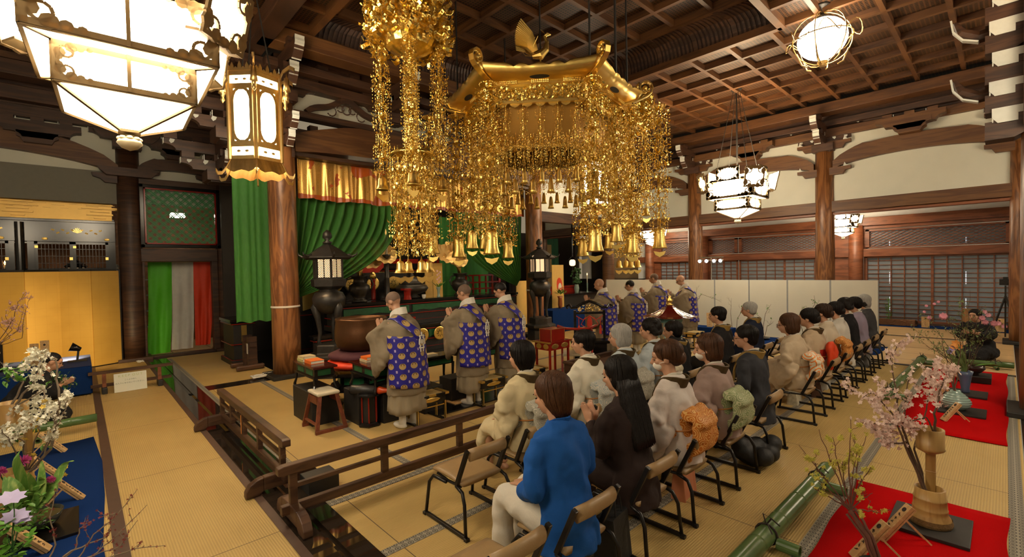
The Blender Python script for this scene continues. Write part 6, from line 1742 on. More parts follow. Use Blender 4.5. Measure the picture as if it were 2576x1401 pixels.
def seated(x, y, label, garb, col, hair, hmat, rz=0, lean=.03, tilt=.12, turn=0, stole=None, obi=None, arms='lap', glasses=False, mask=False, h=1.0, detail=True, seat=.38, inner=True, trousers=None, tote=None, group=None):
    r = thing('person', label, 'person', (x, y, 0), rz, group)
    b = seat; nz = b+.60*h; hd = Vector((0, lean+.05+.05*math.sin(tilt), b+.745*h))
    M = HM(hd, tilt, turn, 1.07)
    # --- body: one continuous surface
    g = G(); headgeo(g, M)
    spl(g, [(0, 0, b+.03), (0, 0, b+.2), (0, lean*.6, b+.42), (0, lean, b+.55), (0, lean+.01, nz-.01)], [(.12, .08), (.10, .07), (.115, .07), (.115, .05), (.05, .045)])
    g.tube([(0, lean, nz-.04), (0, lean+.02, nz+.03), (0, hd.y-.02, hd.z-.05)], [.050, .050, .054], 12)
    if arms == 'pray': el, wr, hdir, hup = (.20, .10, b+.27), (.030, .31, b+.37), (0, .45, 1), (1, 0, 0)
    elif arms == 'lap': el, wr, hdir, hup = (.215, .05, b+.26), (.085, .27, b+.175), (-.6, .8, -.1), (0, 0, 1)
    else: el, wr, hdir, hup = (.215, .06, b+.26), (.06, .26, b+.24), (-.5, .8, .4), (0, .3, 1)
    for s in (-1, 1):
        S = lambda v: (v[0]*s, v[1], v[2])
        dtube(g, [S((.12, lean, nz-.09)), S((el[0]*.92, (lean+el[1])/2, (nz-.09+el[2])/2)), S((el[0]*.96, el[1], el[2]+.005)), S(wr)], [.036, .032, .028, .025], 10)
        hand(g, S(wr), S(hdir), (hup[0]*-s, hup[1], hup[2]) if arms == 'pray' else hup, -s, .1 if arms == 'pray' else .45)
        dtube(g, [(s*.085, 0, b+.05), (s*.10, .2, b+.07), (s*.09, .40, b+.06), (s*.09, .42, b-.1), (s*.09, .42, .09)], [.06, .05, .04, .036, .034], 10)
        g.ell((s*.09, .46, .045), (.04, .10, .035), 10, 8)
    ob('body', g, SKIN, r, rem=.0085 if detail else .012, sm=2)
    head_extras(r, M, hair, hmat, glasses, mask, vox=.009 if detail else .012)
    cm = cloth(*col) if isinstance(col, tuple) else col
    g = G()
    if garb == 'kimono':
        p_, q_ = dense([(0, -.03, b-.01), (0, -.02, b+.10), (0, 0, b+.22), (0, lean*.5-.01, b+.36), (0, lean-.012, b+.47), (0, lean-.01, b+.54), (0, lean-.005, nz-.015), (0, lean, nz+.012)], [(.185, .165), (.19, .16), (.155, .135), (.17, .135), (.190, .128), (.175, .105), (.105, .082), (.062, .062)], 3)
        spl(g, p_, q_, 26)
        p_, q_ = dense([(0, -.14, b+.04), (0, 0, b+.06), (0, .22, b+.09), (0, .40, b+.075), (0, .475, b-.03), (0, .49, .2), (0, .48, .07)], [(.15, .07), (.19, .09), (.19, .09), (.18, .085), (.165, .07), (.16, .07), (.165, .075)], 4)
        spl(g, p_, q_, 26, 2.6)
        for s in (-1, 1):
            # hanging sleeve, a flat deep bag from the upper arm to the wrist
            pts = [(s*.15, lean, nz-.085), (s*.215, lean+.0, b+.43), (s*el[0]*1.12, el[1]-.02, el[2]+.0), (s*(el[0]+wr[0])/2*1.12, (el[1]+wr[1])/2, (el[2]+wr[2])/2-.06), (s*(wr[0]+.035), wr[1]-.04, wr[2]-.085)]
            rs = []
            a, bb = dense(pts, [(.050, .055), (.060, .075), (.060, .13), (.048, .175), (.032, .185)], 4)
            for i, c in enumerate(a):
                d = (a[min(i+1, len(a)-1)]-a[max(i-1, 0)]).normalized(); t = i/(len(a)-1)
                vert = Vector((0, 0, 1)) if t > .35 else (Vector((0, 0, 1))*(t/.35)+Vector((s*.5, .9, .2))*(1-t/.35)).normalized()
                vert = (vert-d*vert.dot(d)).normalized(); sd = d.cross(vert)
                rs.append([c+sd*bb[i][0]*math.copysign(abs(math.cos(q))**.8, math.cos(q))+vert*(bb[i][1]*math.copysign(abs(math.sin(q))**.8, math.sin(q))) for q in [k*2*PI/18 for k in range(18)]])
            g.ring(rs)
        ob('kimono', g, cm, r, rem=.0105 if detail else .014, sm=3, disp=.022)
        if inner:
            ob('inner_collar', G().ribbon(dense([(-.030, lean+.085, nz-.13), (-.050, lean+.062, nz-.04), (-.056, lean, nz+.018), (-.035, lean-.052, nz+.030), (0, lean-.070, nz+.026), (.035, lean-.052, nz+.030), (.056, lean, nz+.018), (.050, lean+.062, nz-.04), (.030, lean+.085, nz-.13)], [0]*9, 3)[0], (0, -.25, 1), .042, .010), WHITE_C, r, smooth=False)
    else:
        p_, q_ = dense([(0, -.02, b-.10 if garb == 'jacket' else b+.0), (0, -.015, b+.08), (0, 0, b+.2), (0, lean*.5-.01, b+.36), (0, lean-.012, b+.475), (0, lean-.008, b+.545), (0, lean, nz-.012), (0, lean+.005, nz+.012)], [(.21, .17), (.195, .155), (.165, .13), (.178, .13), (.205, .122), (.19, .10), (.10, .078), (.064, .060)], 3)
        spl(g, p_, q_, 26)
        for s in (-1, 1): dtube(g, [(s*.155, lean, nz-.075), (s*.205, (lean+el[1])/2-.01, (nz-.08+el[2])/2+.03), (s*el[0]*1.02, el[1]-.02, el[2]), (s*(el[0]+wr[0])/2, (el[1]+wr[1])/2, (el[2]+wr[2])/2-.01), (s*wr[0]*1.05, wr[1]-.03, wr[2]-.01)], [.062, .066, .060, .052, .043], 14, 4)
        ob('jacket', g, cm, r, rem=.0105 if detail else .014, sm=3, disp=.018)
        t = G(); tm = cloth(*trousers) if trousers else cm
        for s in (-1, 1): dtube(t, [(s*.085, .0, b+.06), (s*.10, .08, b+.07), (s*.105, .25, b+.08), (s*.095, .405, b+.06), (s*.09, .44, b-.08), (s*.09, .44, .10)], [.10, .105, .092, .078, .072, .068], 14, 4)
        ob('trousers', t, tm, r, rem=.013, sm=3, disp=.010)
        c = G().ribbon(dense([(-.045, lean+.085, nz-.12), (-.062, lean+.05, nz-.03), (-.062, lean-.01, nz+.012), (0, lean-.072, nz+.024), (.062, lean-.01, nz+.012), (.062, lean+.05, nz-.03), (.045, lean+.085, nz-.12)], [0]*7, 3)[0], (0, -.3, 1), .042, .012)
        ob('collar', c, cm if garb == 'jacket' and not inner else WHITE_C, r)
    if stole:
        st = G().ribbon(dense([(-.055, lean+.150, b+.28), (-.072, lean+.135, b+.42), (-.088, lean+.075, nz-.045), (-.088, lean-.035, nz-.012), (-.052, lean-.100, nz-.020), (0, lean-.118, nz-.026), (.052, lean-.100, nz-.020), (.088, lean-.035, nz-.012), (.088, lean+.075, nz-.045), (.072, lean+.135, b+.42), (.055, lean+.150, b+.28)], [0]*11, 3)[0], (0, -.42, 1), .078, .016)
        ob('stole', st, stole, r, bev=.002)
    if obi:
        oc, o2, shape = obi
        g = G(); p_ = [(0, lean*.3-.004, b+.17), (0, lean*.4-.004, b+.26), (0, lean*.5-.006, b+.35)]
        spl(g, p_, [(.170, .148), (.166, .146), (.180, .150)], 30)
        ob('obi', g, oc, r, smooth=False)
        g = G()
        if shape == 'taiko':
            rs = []
            for i in range(13):
                t = i/12; z = b+.40-.30*t; yy = -.205-.035*math.sin(t*PI)-(.02 if t < .3 else 0); th = .045*(1-(2*t-1)**6)+.008
                rs.append([Vector((.145*math.copysign(abs(math.cos(a))**.35, math.cos(a)), yy+lean*.4+th*math.sin(a), z)) for a in [q*2*PI/20 for q in range(20)]])
            g.ring(rs)
            g.tube([(-.14, lean*.4-.165, b+.385), (.14, lean*.4-.165, b+.385)], .045, 12)
            g.box((0, lean*.4-.17, b+.10), (.25, .02, .14))
        else:
            g.ell((0, lean*.4-.20, b+.36), (.13, .05, .10), 14, 10); g.ell((.05, lean*.4-.22, b+.28), (.12, .045, .14), 14, 10, Matrix.Rotation(.5, 3, 'Y')); g.ell((-.05, lean*.4-.21, b+.24), (.10, .04, .15), 14, 10)
        ob('obi_knot', g, o2, r, rem=.010, sm=2, disp=.012)
        ob('obi_cord', G().tube([(.178*math.cos(a), lean*.4-.004+.156*math.sin(a), b+.26) for a in [q*2*PI/28 for q in range(29)]], .006, 5), cloth('cord_'+oc.name, (.55, .25, .08)), r)
    return r
WAG = cloth('stole_brown', (.075, .048, .018), .7); WAGG = cloth('stole_gold', (.30, .19, .05), .6)
ROW_A, ROW_B = 2.78, 1.76
OBI_S = cloth('obi_silver', (.30, .29, .24), .6, ((.55, .53, .44), 26)); OBI_W = cloth('obi_white', (.55, .53, .46), .6, ((.30, .36, .38), 18)); OBI_O = cloth('obi_orange', (.50, .15, .02), .5, ((.72, .42, .14), 16)); OBI_G = cloth('obi_green', (.24, .30, .14), .55, ((.50, .50, .32), 16)); OBI_C = cloth('obi_cream', (.66, .60, .44), .6); OBI_R = cloth('obi_red', (.42, .02, .012), .6); OBI_R2 = cloth('obi_scarlet', (.68, .06, .015), .6)
seated(2.76, ROW_A, 'woman in beige kimono with silver patterned obi, seated beside the empty chair', 'kimono', ('beige_kimono', (.58, .49, .30)), 'layer', HAIR_K, stole=WAG, obi=(OBI_S, OBI_S, 'taiko'), turn=.1)
seated(2.03, ROW_B, 'person in bright blue jacket and white trousers with short brown hair', 'jacket', ('blue_jacket', (.010, .085, .34)), 'layer', HAIR_B, inner=False, trousers=('white_trousers', (.62, .58, .50)), tilt=.25, turn=.15)
seated(3.62, ROW_A, 'woman in white kimono with a white obi figured in grey blue', 'kimono', ('white_kimono', (.70, .66, .54)), 'short', HAIR_K, stole=WAG, obi=(OBI_W, OBI_W, 'taiko'), turn=.45, h=1.02)
seated(2.72, ROW_B, 'woman with long loose black hair in a dark brown suit, hands joined', 'jacket', ('dark_suit', (.030, .018, .016)), 'long', HAIR_K, inner=False, arms='pray', tilt=.2, turn=.1)
seated(4.25, ROW_A, 'woman with a silver grey bob in a pale blue kimono', 'kimono', ('ice_kimono', (.46, .53, .57)), 'bob', HAIR_G, stole=WAG, obi=(OBI_S, OBI_S, 'taiko'), turn=.3)
seated(4.88, ROW_A, 'woman with black curly updo in a pale blue kimono', 'kimono', ('ice_kimono', (.46, .53, .57)), 'curly', HAIR_K, stole=WAG, obi=(OBI_S, OBI_C, 'taiko'), turn=.3, h=1.01)
seated(3.38, ROW_B, 'masked woman with brown updo, orange and gold obi over a pale kimono', 'kimono', ('lilac_kimono', (.66, .60, .56)), 'updo', HAIR_B, stole=WAG, obi=(OBI_O, OBI_O, 'taiko'), mask=True, turn=.5, tilt=.18, h=1.04)
seated(5.42, ROW_A, 'person in black with short black hair, almost hidden between the kimono wearers', 'jacket', ('black_suit', (.014, .013, .014)), 'short', HAIR_K, stole=WAGG, h=.92, turn=.3)
seated(4.12, ROW_B, 'masked woman with short brown hair in mauve kimono with pale green obi', 'kimono', ('mauve_kimono', (.36, .26, .23)), 'bob', HAIR_B, stole=WAG, obi=(OBI_G, OBI_G, 'taiko'), mask=True, turn=.45)
seated(5.02, ROW_B, 'man with glasses in a charcoal suit and brown stole', 'jacket', ('charcoal_suit', (.040, .042, .050)), 'short', HAIR_K, stole=WAGG, glasses=True, turn=.35, h=1.0)
seated(6.75, ROW_A, 'man with black hair in a black suit and gold stole', 'jacket', ('black_suit', (.014, .013, .014)), 'short', HAIR_K, stole=WAGG, turn=.2, h=1.03)
seated(7.95, ROW_A, 'silver-haired man in a navy suit', 'jacket', ('navy_suit', (.012, .016, .035)), 'short', HAIR_G, stole=WAGG, turn=.2, h=1.02)
seated(6.38, ROW_B, 'woman with brown bob and glasses, cream obi with orange leaves', 'kimono', ('sand_kimono', (.50, .40, .28)), 'bob', HAIR_B, obi=(OBI_C, cloth('obi_leaf', (.70, .64, .50), .6, ((.80, .25, .05), 6)), 'taiko'), glasses=True, turn=.1, h=1.0)
seated(7.22, ROW_B, 'woman with dark updo in tan kimono with a scarlet knotted obi', 'kimono', ('tan_kimono', (.48, .37, .25)), 'updo', HAIR_K, stole=WAG, obi=(OBI_R, OBI_R2, 'knot'), turn=.15, h=1.0)
seated(7.92, ROW_B, 'woman with reddish black updo in cream, beyond the scarlet obi', 'kimono', ('cream_kimono', (.56, .48, .36)), 'updo', HAIR_D, turn=.1, detail=False, obi=(OBI_O, OBI_O, 'taiko'), h=1.02)
seated(8.62, ROW_B, 'woman with glasses and black hair in a white jacket', 'jacket', ('white_jacket', (.60, .57, .50)), 'updo', HAIR_K, glasses=True, turn=.1, detail=False, inner=True, trousers=('lilac_skirt', (.40, .30, .36)), h=1.0)
seated(9.25, ROW_B, 'dark-haired person in a black jacket behind the white jacket', 'jacket', ('black_suit', (.014, .013, .014)), 'curly', HAIR_K, turn=.05, detail=False, h=1.04)
seated(9.95, ROW_B, 'woman with a looped ponytail in a lilac top', 'jacket', ('lilac_top', (.30, .25, .33)), 'pony', HAIR_K, turn=.1, detail=False, trousers=('black_suit', (.014, .013, .014)))
seated(10.75, ROW_B, 'grey-haired woman in a dark grey hooded coat at the far end of the row', 'jacket', ('grey_coat', (.060, .060, .064)), 'bob', HAIR_G, turn=.45, detail=False, trousers=('black_suit', (.014, .013, .014)))
# --- monks
m, nt, p = nodes('monk_sash')
tc = N(nt, 'TexCoord'); s_ = sep(nt, tc.outputs['UV'])
CW, CH = .125, .120
fu = mth(nt, 'SUBTRACT', mth(nt, 'FRACT', mth(nt, 'MULTIPLY', s_[0], 1/CW)), .5); fv = mth(nt, 'SUBTRACT', mth(nt, 'FRACT', mth(nt, 'MULTIPLY', s_[1], 1/CH)), .5)
d_ = mth(nt, 'SQRT', mth(nt, 'ADD', mth(nt, 'MULTIPLY', fu, fu), mth(nt, 'MULTIPLY', fv, fv)))
disc = mth(nt, 'LESS_THAN', d_, .295)
dk = mth(nt, 'LESS_THAN', mth(nt, 'ABSOLUTE', mth(nt, 'SUBTRACT', mth(nt, 'SQRT', mth(nt, 'ADD', mth(nt, 'MULTIPLY', fu, fu), mth(nt, 'POWER', mth(nt, 'SUBTRACT', fv, .12), 2))), .13)), .035)
dk = mth(nt, 'MULTIPLY', dk, mth(nt, 'GREATER_THAN', fv, .05))
au = mth(nt, 'ABSOLUTE', fu); av = mth(nt, 'ABSOLUTE', fv)
tiny = mth(nt, 'MULTIPLY', mth(nt, 'GREATER_THAN', au, .43), mth(nt, 'GREATER_THAN', av, .38))
c_ = mixc(nt, disc, (.014, .007, .24), (.44, .30, .11)); c_ = mixc(nt, mth(nt, 'MULTIPLY', disc, dk), c_, (.10, .05, .02)); c_ = mixc(nt, tiny, c_, (.45, .35, .55))
nt.links.new(c_, p.inputs['Base Color']); p.inputs['Roughness'].default_value = .55
n1 = N(nt, 'TexNoise'); n1.inputs['Scale'].default_value = 5; nt.links.new(coord(nt), n1.inputs[0]); bump(nt, p, n1.outputs[0], .35, .02)
SASH = m
def uvsheet(name, rows, uvs, m_, parent, solid=.006):
    g = G().ring(rows, caps=False, closed=False); o = ob(name, g, m_, parent, smooth=True, solid=solid)
    me = o.data; ul = me.uv_layers.new(name='UVMap'); flat = [q for r_ in uvs for q in r_]
    for l in me.loops: ul.data[l.index].uv = flat[l.vertex_index]
    return o
ROBE = cloth('monk_robe', (.245, .195, .130), .85); ROBE2 = cloth('monk_skirt', (.30, .245, .165), .8)
def monk(x, y, label, rz=0, bow=.05, tilt=.5, hair='buzz', hmat=HAIR_Z, glasses=False, h=1.0, turn=0, lean=.06):
    r = thing('person', label, 'person', (x, y, 0), rz)
    nz = 1.40*h; hd = Vector((0, lean+.06+.05*math.sin(tilt), nz+.155))
    M = HM(hd, tilt, turn, 1.03)
    g = G(); headgeo(g, M)
    spl(g, [(0, 0, .85), (0, 0, 1.0), (0, lean*.5, 1.2*h), (0, lean, nz-.08), (0, lean+.01, nz)], [(.14, .10), (.13, .09), (.15, .10), (.15, .08), (.06, .05)])
    g.tube([(0, lean, nz-.04), (0, lean+.02, nz+.04), (0, hd.y-.02, hd.z-.05)], [.058, .052, .052], 12)
    for s in (-1, 1):
        dtube(g, [(s*.16, lean, nz-.08), (s*.21, lean+.02, nz-.22), (s*.19, .12+lean, nz-.32), (s*.028, .33+lean, nz-.20)], [.05, .045, .04, .028], 10)
        hand(g, (s*.026, .33+lean, nz-.20), (0, .35, 1), (-s, 0, 0), -s, .05)
        dtube(g, [(s*.08, 0, .88), (s*.09, .0, .5), (s*.09, -.01, .10)], [.085, .06, .038], 10)
    ob('body', g, SKIN, r, rem=.0095, sm=2)
    head_extras(r, M, hair, hmat, glasses)
    t = G()
    for s in (-1, 1): t.lathe([(.045, .10), (.042, .24)], (s*.09, -.01, 0), 12); t.ell((s*.09, .035, .04), (.042, .115, .042), 14, 8); t.ell((s*.09, -.01, .09), (.045, .05, .05), 12, 8)
    ob('tabi_socks', t, WHITE_C, r, rem=.010, sm=2)
    g = G(); p_, q_ = dense([(0, -.01, .42), (0, -.01, .62), (0, 0, .85), (0, lean*.3-.01, 1.02), (0, lean*.7-.02, 1.2*h), (0, lean-.015, nz-.10), (0, lean-.01, nz-.035), (0, lean, nz), (0, lean+.005, nz+.02)], [(.255, .205), (.25, .20), (.235, .185), (.225, .175), (.235, .168), (.215, .125), (.15, .098), (.085, .075), (.065, .065)], 3)
    spl(g, p_, q_, 30)
    for s in (-1, 1):
        pts = [(s*.15, lean, nz-.09), (s*.25, lean+.02, nz-.22), (s*.265, .10+lean, nz-.40), (s*.18, .24+lean, nz-.46), (s*.07, .33+lean, nz-.46)]
        a, bb = dense(pts, [(.055, .07), (.065, .13), (.06, .25), (.045, .31), (.03, .31)], 5); rs = []
        for i, c in enumerate(a):
            d = (a[min(i+1, len(a)-1)]-a[max(i-1, 0)]).normalized(); tt = i/(len(a)-1); vert = Vector((0, 0, 1)) if tt > .3 else (Vector((0, 0, 1))*(tt/.3)+Vector((s*.5, .9, .2))*(1-tt/.3)).normalized()
            vert = (vert-d*vert.dot(d)).normalized(); sd = d.cross(vert)
            rs.append([c+sd*bb[i][0]*math.copysign(abs(math.cos(q))**.8, math.cos(q))+vert*(bb[i][1]*math.copysign(abs(math.sin(q))**.8, math.sin(q))) for q in [k*2*PI/20 for k in range(20)]])
        g.ring(rs)
    ob('robe', g, ROBE, r, rem=.013, sm=3, disp=.018)
    # pleated skirt
    rs = []
    for i in range(12):
        tt = i/11; z = .95-.74*tt
        rs.append([((.205+.045*tt)*math.cos(a)*(1+.035*tt*math.copysign(abs(math.sin(a*11))**.5, math.sin(a*11))), (.165+.04*tt)*math.sin(a)*(1+.045*tt*math.copysign(abs(math.sin(a*11))**.5, math.sin(a*11)))-.005, z+.012*math.sin(a*3)*tt) for a in [q*2*PI/132 for q in range(132)]])
    ob('pleated_skirt', G().ring(rs, caps=False), ROBE2, r, smooth=True, solid=.004)
    c = G().ribbon(dense([(-.05, lean+.10, nz-.11), (-.075, lean+.055, nz-.02), (-.078, lean-.02, nz+.032), (-.045, lean-.078, nz+.055), (0, lean-.092, nz+.058), (.045, lean-.078, nz+.055), (.078, lean-.02, nz+.032), (.075, lean+.055, nz-.02), (.05, lean+.10, nz-.11)], [0]*9, 3)[0], (0, .30, 1), .085, .014)
    ob('white_collar', c, WHITE_C, r)
    # sash: large rectangle across the back plus the strap over the left shoulder
    rows, uvs = [], []
    for j in range(41):
        a = -1.50+3.0*j/40; row, uv = [], []
        for i in range(17):
            tt = i/16; z = 1.155*h-.60*tt+.05*(a+.2)/3*-1
            rx = .268+.014*tt; ry = .222+.02*tt
            yc = lean*.45*(1-tt)-.01
            row.append((rx*math.sin(a)*1.02, yc-ry*math.cos(a)-.006*math.sin(a*7+tt*2), z)); uv.append((a*.235+1, z))
        rows.append(row); uvs.append(uv)
    ob_ = uvsheet('monk_sash', rows, uvs, SASH, r)
    rows, uvs = [], []
    path = dense([(.045, lean*.45-.246, 1.13*h), (-.02, lean*.6-.236, 1.22*h), (-.075, lean-.185, nz-.095), (-.118, lean-.07, nz-.018), (-.128, lean+.03, nz-.035), (-.12, lean+.14, nz-.13), (-.11, lean+.20, nz-.26)], [0]*7, 5)[0]
    for i, c in enumerate(path):
        d = (path[min(i+1, len(path)-1)]-path[max(i-1, 0)]).normalized(); wv_ = Vector((1, -.1, .45)).normalized(); wv_ = (wv_-d*wv_.dot(d)).normalized()
        nn = d.cross(wv_)
        rows.append([c+wv_*.05*k for k in (-1, -.33, .33, 1)]); uvs.append([(.0525+k*.05+10*CW, i*.018) for k in (-1, -.33, .33, 1)])
    uvsheet('sash_strap', rows, uvs, SASH, r)
    orn = G(); 
    for pts in ([(-.035, .07), (.035, .07), (.02, .04), (.035, .03), (.04, -.03), (.02, -.045), (.035, -.075), (-.035, -.075), (-.02, -.045), (-.04, -.03), (-.035, .03), (-.02, .04)],):
        for i in range(len(pts)): a, b = pts[i], pts[(i+1) % len(pts)]; orn.bar((a[0], 0, a[1]), (b[0], 0, b[1]), .010, .014)
    for k in range(8): orn.bar((.022*math.cos(k*PI/4), 0, .022*math.sin(k*PI/4)), (.022*math.cos((k+1)*PI/4), 0, .022*math.sin((k+1)*PI/4)), .010, .012)
    orn.box((0, 0, .0), (.02, .008, .02)); orn.bar((0, 0, .07), (0, 0, .11), .012); orn.bar((-.02, 0, -.08), (-.02, 0, -.12), .012); orn.bar((.02, 0, -.08), (.02, 0, -.12), .012)
    ob('white_knot', orn, WHITE_C, r, loc=(.055, lean*.45-.262, 1.08*h))
    if bow > .5:
        pass
    return r
monk(2.86, 4.95, 'robed person in blue medallion sash nearest the bowl gong, head bowed low', tilt=.85, lean=.10, h=.965, rz=.22, turn=.2)
monk(4.0, 5.12, 'second robed person from the gong, grey shaved head and glasses, at the altar', tilt=.35, glasses=True, lean=.05, rz=.22, turn=.25)
monk(4.72, 5.12, 'young robed person with black cropped hair, head bowed, third from the gong', tilt=.55, hmat=HAIR_K, lean=.07, rz=.22, turn=.25)
monk(7.72, 5.5, 'bald robed person with joined hands beside the arched gold frame', tilt=.35, hair='none', lean=.06, h=.98, rz=.25)
monk(8.9, 5.55, 'shorter robed person with dark hair and glasses next to the bald one', tilt=.3, glasses=True, hmat=HAIR_K, h=.93, rz=.2)
monk(9.95, 5.6, 'tall robed person with raised praying hands, behind the little red-roofed shrine', tilt=.2, h=1.02, rz=.25, lean=.03)
monk(10.62, 5.2, 'bald robed person in glasses at the right end of the robed row', tilt=.5, hair='none', glasses=True, rz=.55, lean=.08, h=.98)
# robe tail over the desk behind the nearest monk
# --- kneeling figures
def kneeling(x, y, rz, label, col, hair, hmat, lean=.12, tilt=.5, glasses=False, hz=.88, reach=.3):
    r = thing('person', label, 'person', (x, y, 0), rz); nz = hz-.22; hd = Vector((0, lean+.10, hz-.11)); M = HM(hd, tilt, 0)
    g = G(); headgeo(g, M)
    spl(g, [(0, -.12, .18), (0, -.10, .30), (0, lean*.4, nz-.18), (0, lean, nz-.03), (0, lean+.02, nz)], [(.15, .11), (.14, .1), (.15, .095), (.14, .08), (.06, .05)])
    g.tube([(0, lean, nz-.03), (0, lean+.05, nz+.03), (0, hd.y-.02, hd.z-.05)], [.055, .05, .05], 12)
    for s in (-1, 1):
        dtube(g, [(s*.15, lean, nz-.07), (s*.21, lean+.08, nz-.22), (s*.045, lean+reach, nz-.20)], [.05, .04, .028], 10); hand(g, (s*.045, lean+reach, nz-.20), (-s*.1, .9, .4), (-s, 0, .2), -s, .3)
        dtube(g, [(s*.09, -.14, .20), (s*.11, .1, .17), (s*.12, .28, .09)], [.09, .08, .06], 10); dtube(g, [(s*.12, .28, .08), (s*.1, 0, .07), (s*.08, -.30, .05)], [.055, .05, .035], 10)
    ob('body', g, SKIN, r, rem=.009, sm=2); head_extras(r, M, hair, hmat, glasses)
    g = G(); p_, q_ = dense([(0, -.16, .12), (0, -.14, .25), (0, -.04, .40), (0, lean*.6, nz-.14), (0, lean-.01, nz-.04), (0, lean, nz+.01)], [(.21, .18), (.20, .17), (.18, .14), (.20, .13), (.15, .10), (.065, .062)], 4); spl(g, p_, q_, 26)
    p_, q_ = dense([(0, -.42, .05), (0, -.25, .13), (0, .0, .16), (0, .25, .13), (0, .36, .05)], [(.10, .04), (.20, .12), (.235, .15), (.22, .11), (.18, .04)], 4); spl(g, p_, q_, 26, 2.5)
    for s in (-1, 1): dtube(g, [(s*.15, lean, nz-.08), (s*.22, lean+.06, nz-.20), (s*.15, lean+reach*.6, nz-.27), (s*.06, lean+reach-.05, nz-.22)], [.065, .075, .075, .05], 14, 4)
    ob('robe', g, cloth(*col), r, rem=.012, sm=3, disp=.025)
    ob('collar', G().ribbon(dense([(-.04, lean+.09, nz-.08), (-.06, lean+.02, nz+.01), (0, lean-.065, nz+.03), (.06, lean+.02, nz+.01), (.04, lean+.09, nz-.08)], [0]*5, 3)[0], (0, -.3, 1), .04, .01), WHITE_C if glasses else cloth(*col), r)
    return r
kneeling(-.50, 8.4, R(-88), 'kneeling man in black with cropped hair and glasses holding blossoms', ('black_robe', (.014, .013, .014)), 'buzz', HAIR_K, lean=.13, tilt=.4, glasses=True, hz=.92, reach=.16)
kneeling(12.2, .35, R(70), 'seated man in black on the far right behind the big flower arrangement', ('black_robe', (.014, .013, .014)), 'short', HAIR_K, lean=.02, tilt=.05, hz=.95, reach=.2)

# ---------------------------------------------------------------- chairs
def make_chair(label, cat='chair'):
    r = thing('stacking_chair', label, cat, (0, 0, 0), 0)
    s_ = G(); rs = []
    for i in range(9):
        t = i/8; yy = -.17+.37*t; z = .345+.012*math.sin(t*PI)+(.015*t)
        th = .020+.006*math.sin(t*PI)
        rs.append([Vector((.185*math.copysign(abs(math.cos(a))**.4, math.cos(a)), yy, z+th*math.copysign(abs(math.sin(a))**.7, math.sin(a)))) for a in [q*2*PI/20 for q in range(20)]])
    s_.ring(rs); ob('seat', s_, VINYL, r, smooth=True, bev=0)
    ob('backrest', G().tube([(-.165, -.235, .575), (-.08, -.250, .58), (.08, -.250, .58), (.165, -.235, .575)], [(.028, .045)]*4, 14), VINYL, r, smooth=True)
    for s in (-1, 1):
        f = G()
        f.bar((s*.195, -.12, .335), (s*.195, -.255, .62), .026, .030, up=(0, 1, 0))
        ob('back_frame', f, BLK_METAL, r, bev=.003)
        ob('leg', G().tube([(s*.20, -.12, .335), (s*.205, -.20, .31), (s*.215, -.235, .24), (s*.225, -.255, .02)], .013, 8), BLK_METAL, r, smooth=True)
        ob('leg', G().tube([(s*.20, .0, .325), (s*.205, .16, .325), (s*.215, .205, .27), (s*.225, .245, .02)], .013, 8), BLK_METAL, r, smooth=True)
        ob('side_runner', G().bar((s*.225, -.265, .018), (s*.225, .255, .018), .024, .026).box((s*.225, -.265, .012), (.034, .034, .024)).box((s*.225, .255, .012), (.034, .034, .024)), BLK_METAL, r, bev=.004)
        ob('seat_frame', G().tube([(s*.17, -.14, .325), (s*.175, .0, .322), (s*.16, .17, .325)], .011, 6), BLK_METAL, r)
    return r
ch0 = make_chair('empty tan and black metal chair standing alone by the long barrier')
ch0.location = (2.13, 2.81, 0)
spots = [(1.46, 1.79, 'nearest empty chair, only its tan back and seat in view at the bottom'), (2.04, ROW_B+.02, 'chair under the person in the blue jacket'), (2.76, ROW_B+.02, 'chair under the long-haired woman in dark brown'), (3.40, ROW_B+.02, 'chair under the woman with the orange obi'), (4.18, ROW_B+.02, 'chair under the woman with the green obi'), (4.95, ROW_B+.02, 'chair under the man in charcoal with glasses'), (6.38, ROW_B, 'chair under the woman whose obi has orange leaves'), (7.22, ROW_B, 'chair under the woman with the scarlet obi'), (7.92, ROW_B, 'chair beyond the scarlet obi, next along the row'), (8.62, ROW_B, 'chair under the white-jacketed woman'), (9.25, ROW_B, 'chair under the black-jacketed person far along the row'), (9.95, ROW_B, 'chair under the ponytailed woman'), (10.75, ROW_B, 'chair under the grey-haired woman at the row end'),
 (2.72, ROW_A+.03, 'chair under the woman in beige beside the empty chair'), (3.6, ROW_A+.03, 'chair under the woman with the white obi'), (4.25, ROW_A+.03, 'chair under the silver-bobbed woman'), (4.88, ROW_A+.03, 'chair under the woman with the curly updo'), (5.42, ROW_A+.03, 'chair under the hidden person in black'), (6.68, ROW_A+.03, 'chair under the man in the gold stole'), (7.95, ROW_A+.03, 'chair under the silver-haired man'), (8.68, 2.85, 'empty chair beyond the silver-haired man, nearer of two'), (9.25, 2.85, 'empty chair close to the white partition, farther of two')]
for x, y, lb in spots: dup(ch0, (x, y, 0), 0, lb)
for o in [ch0]+[q for q in C.objects if q.name.startswith('stacking_chair')]: o['group'] = 'tan and black metal chairs of the congregation'
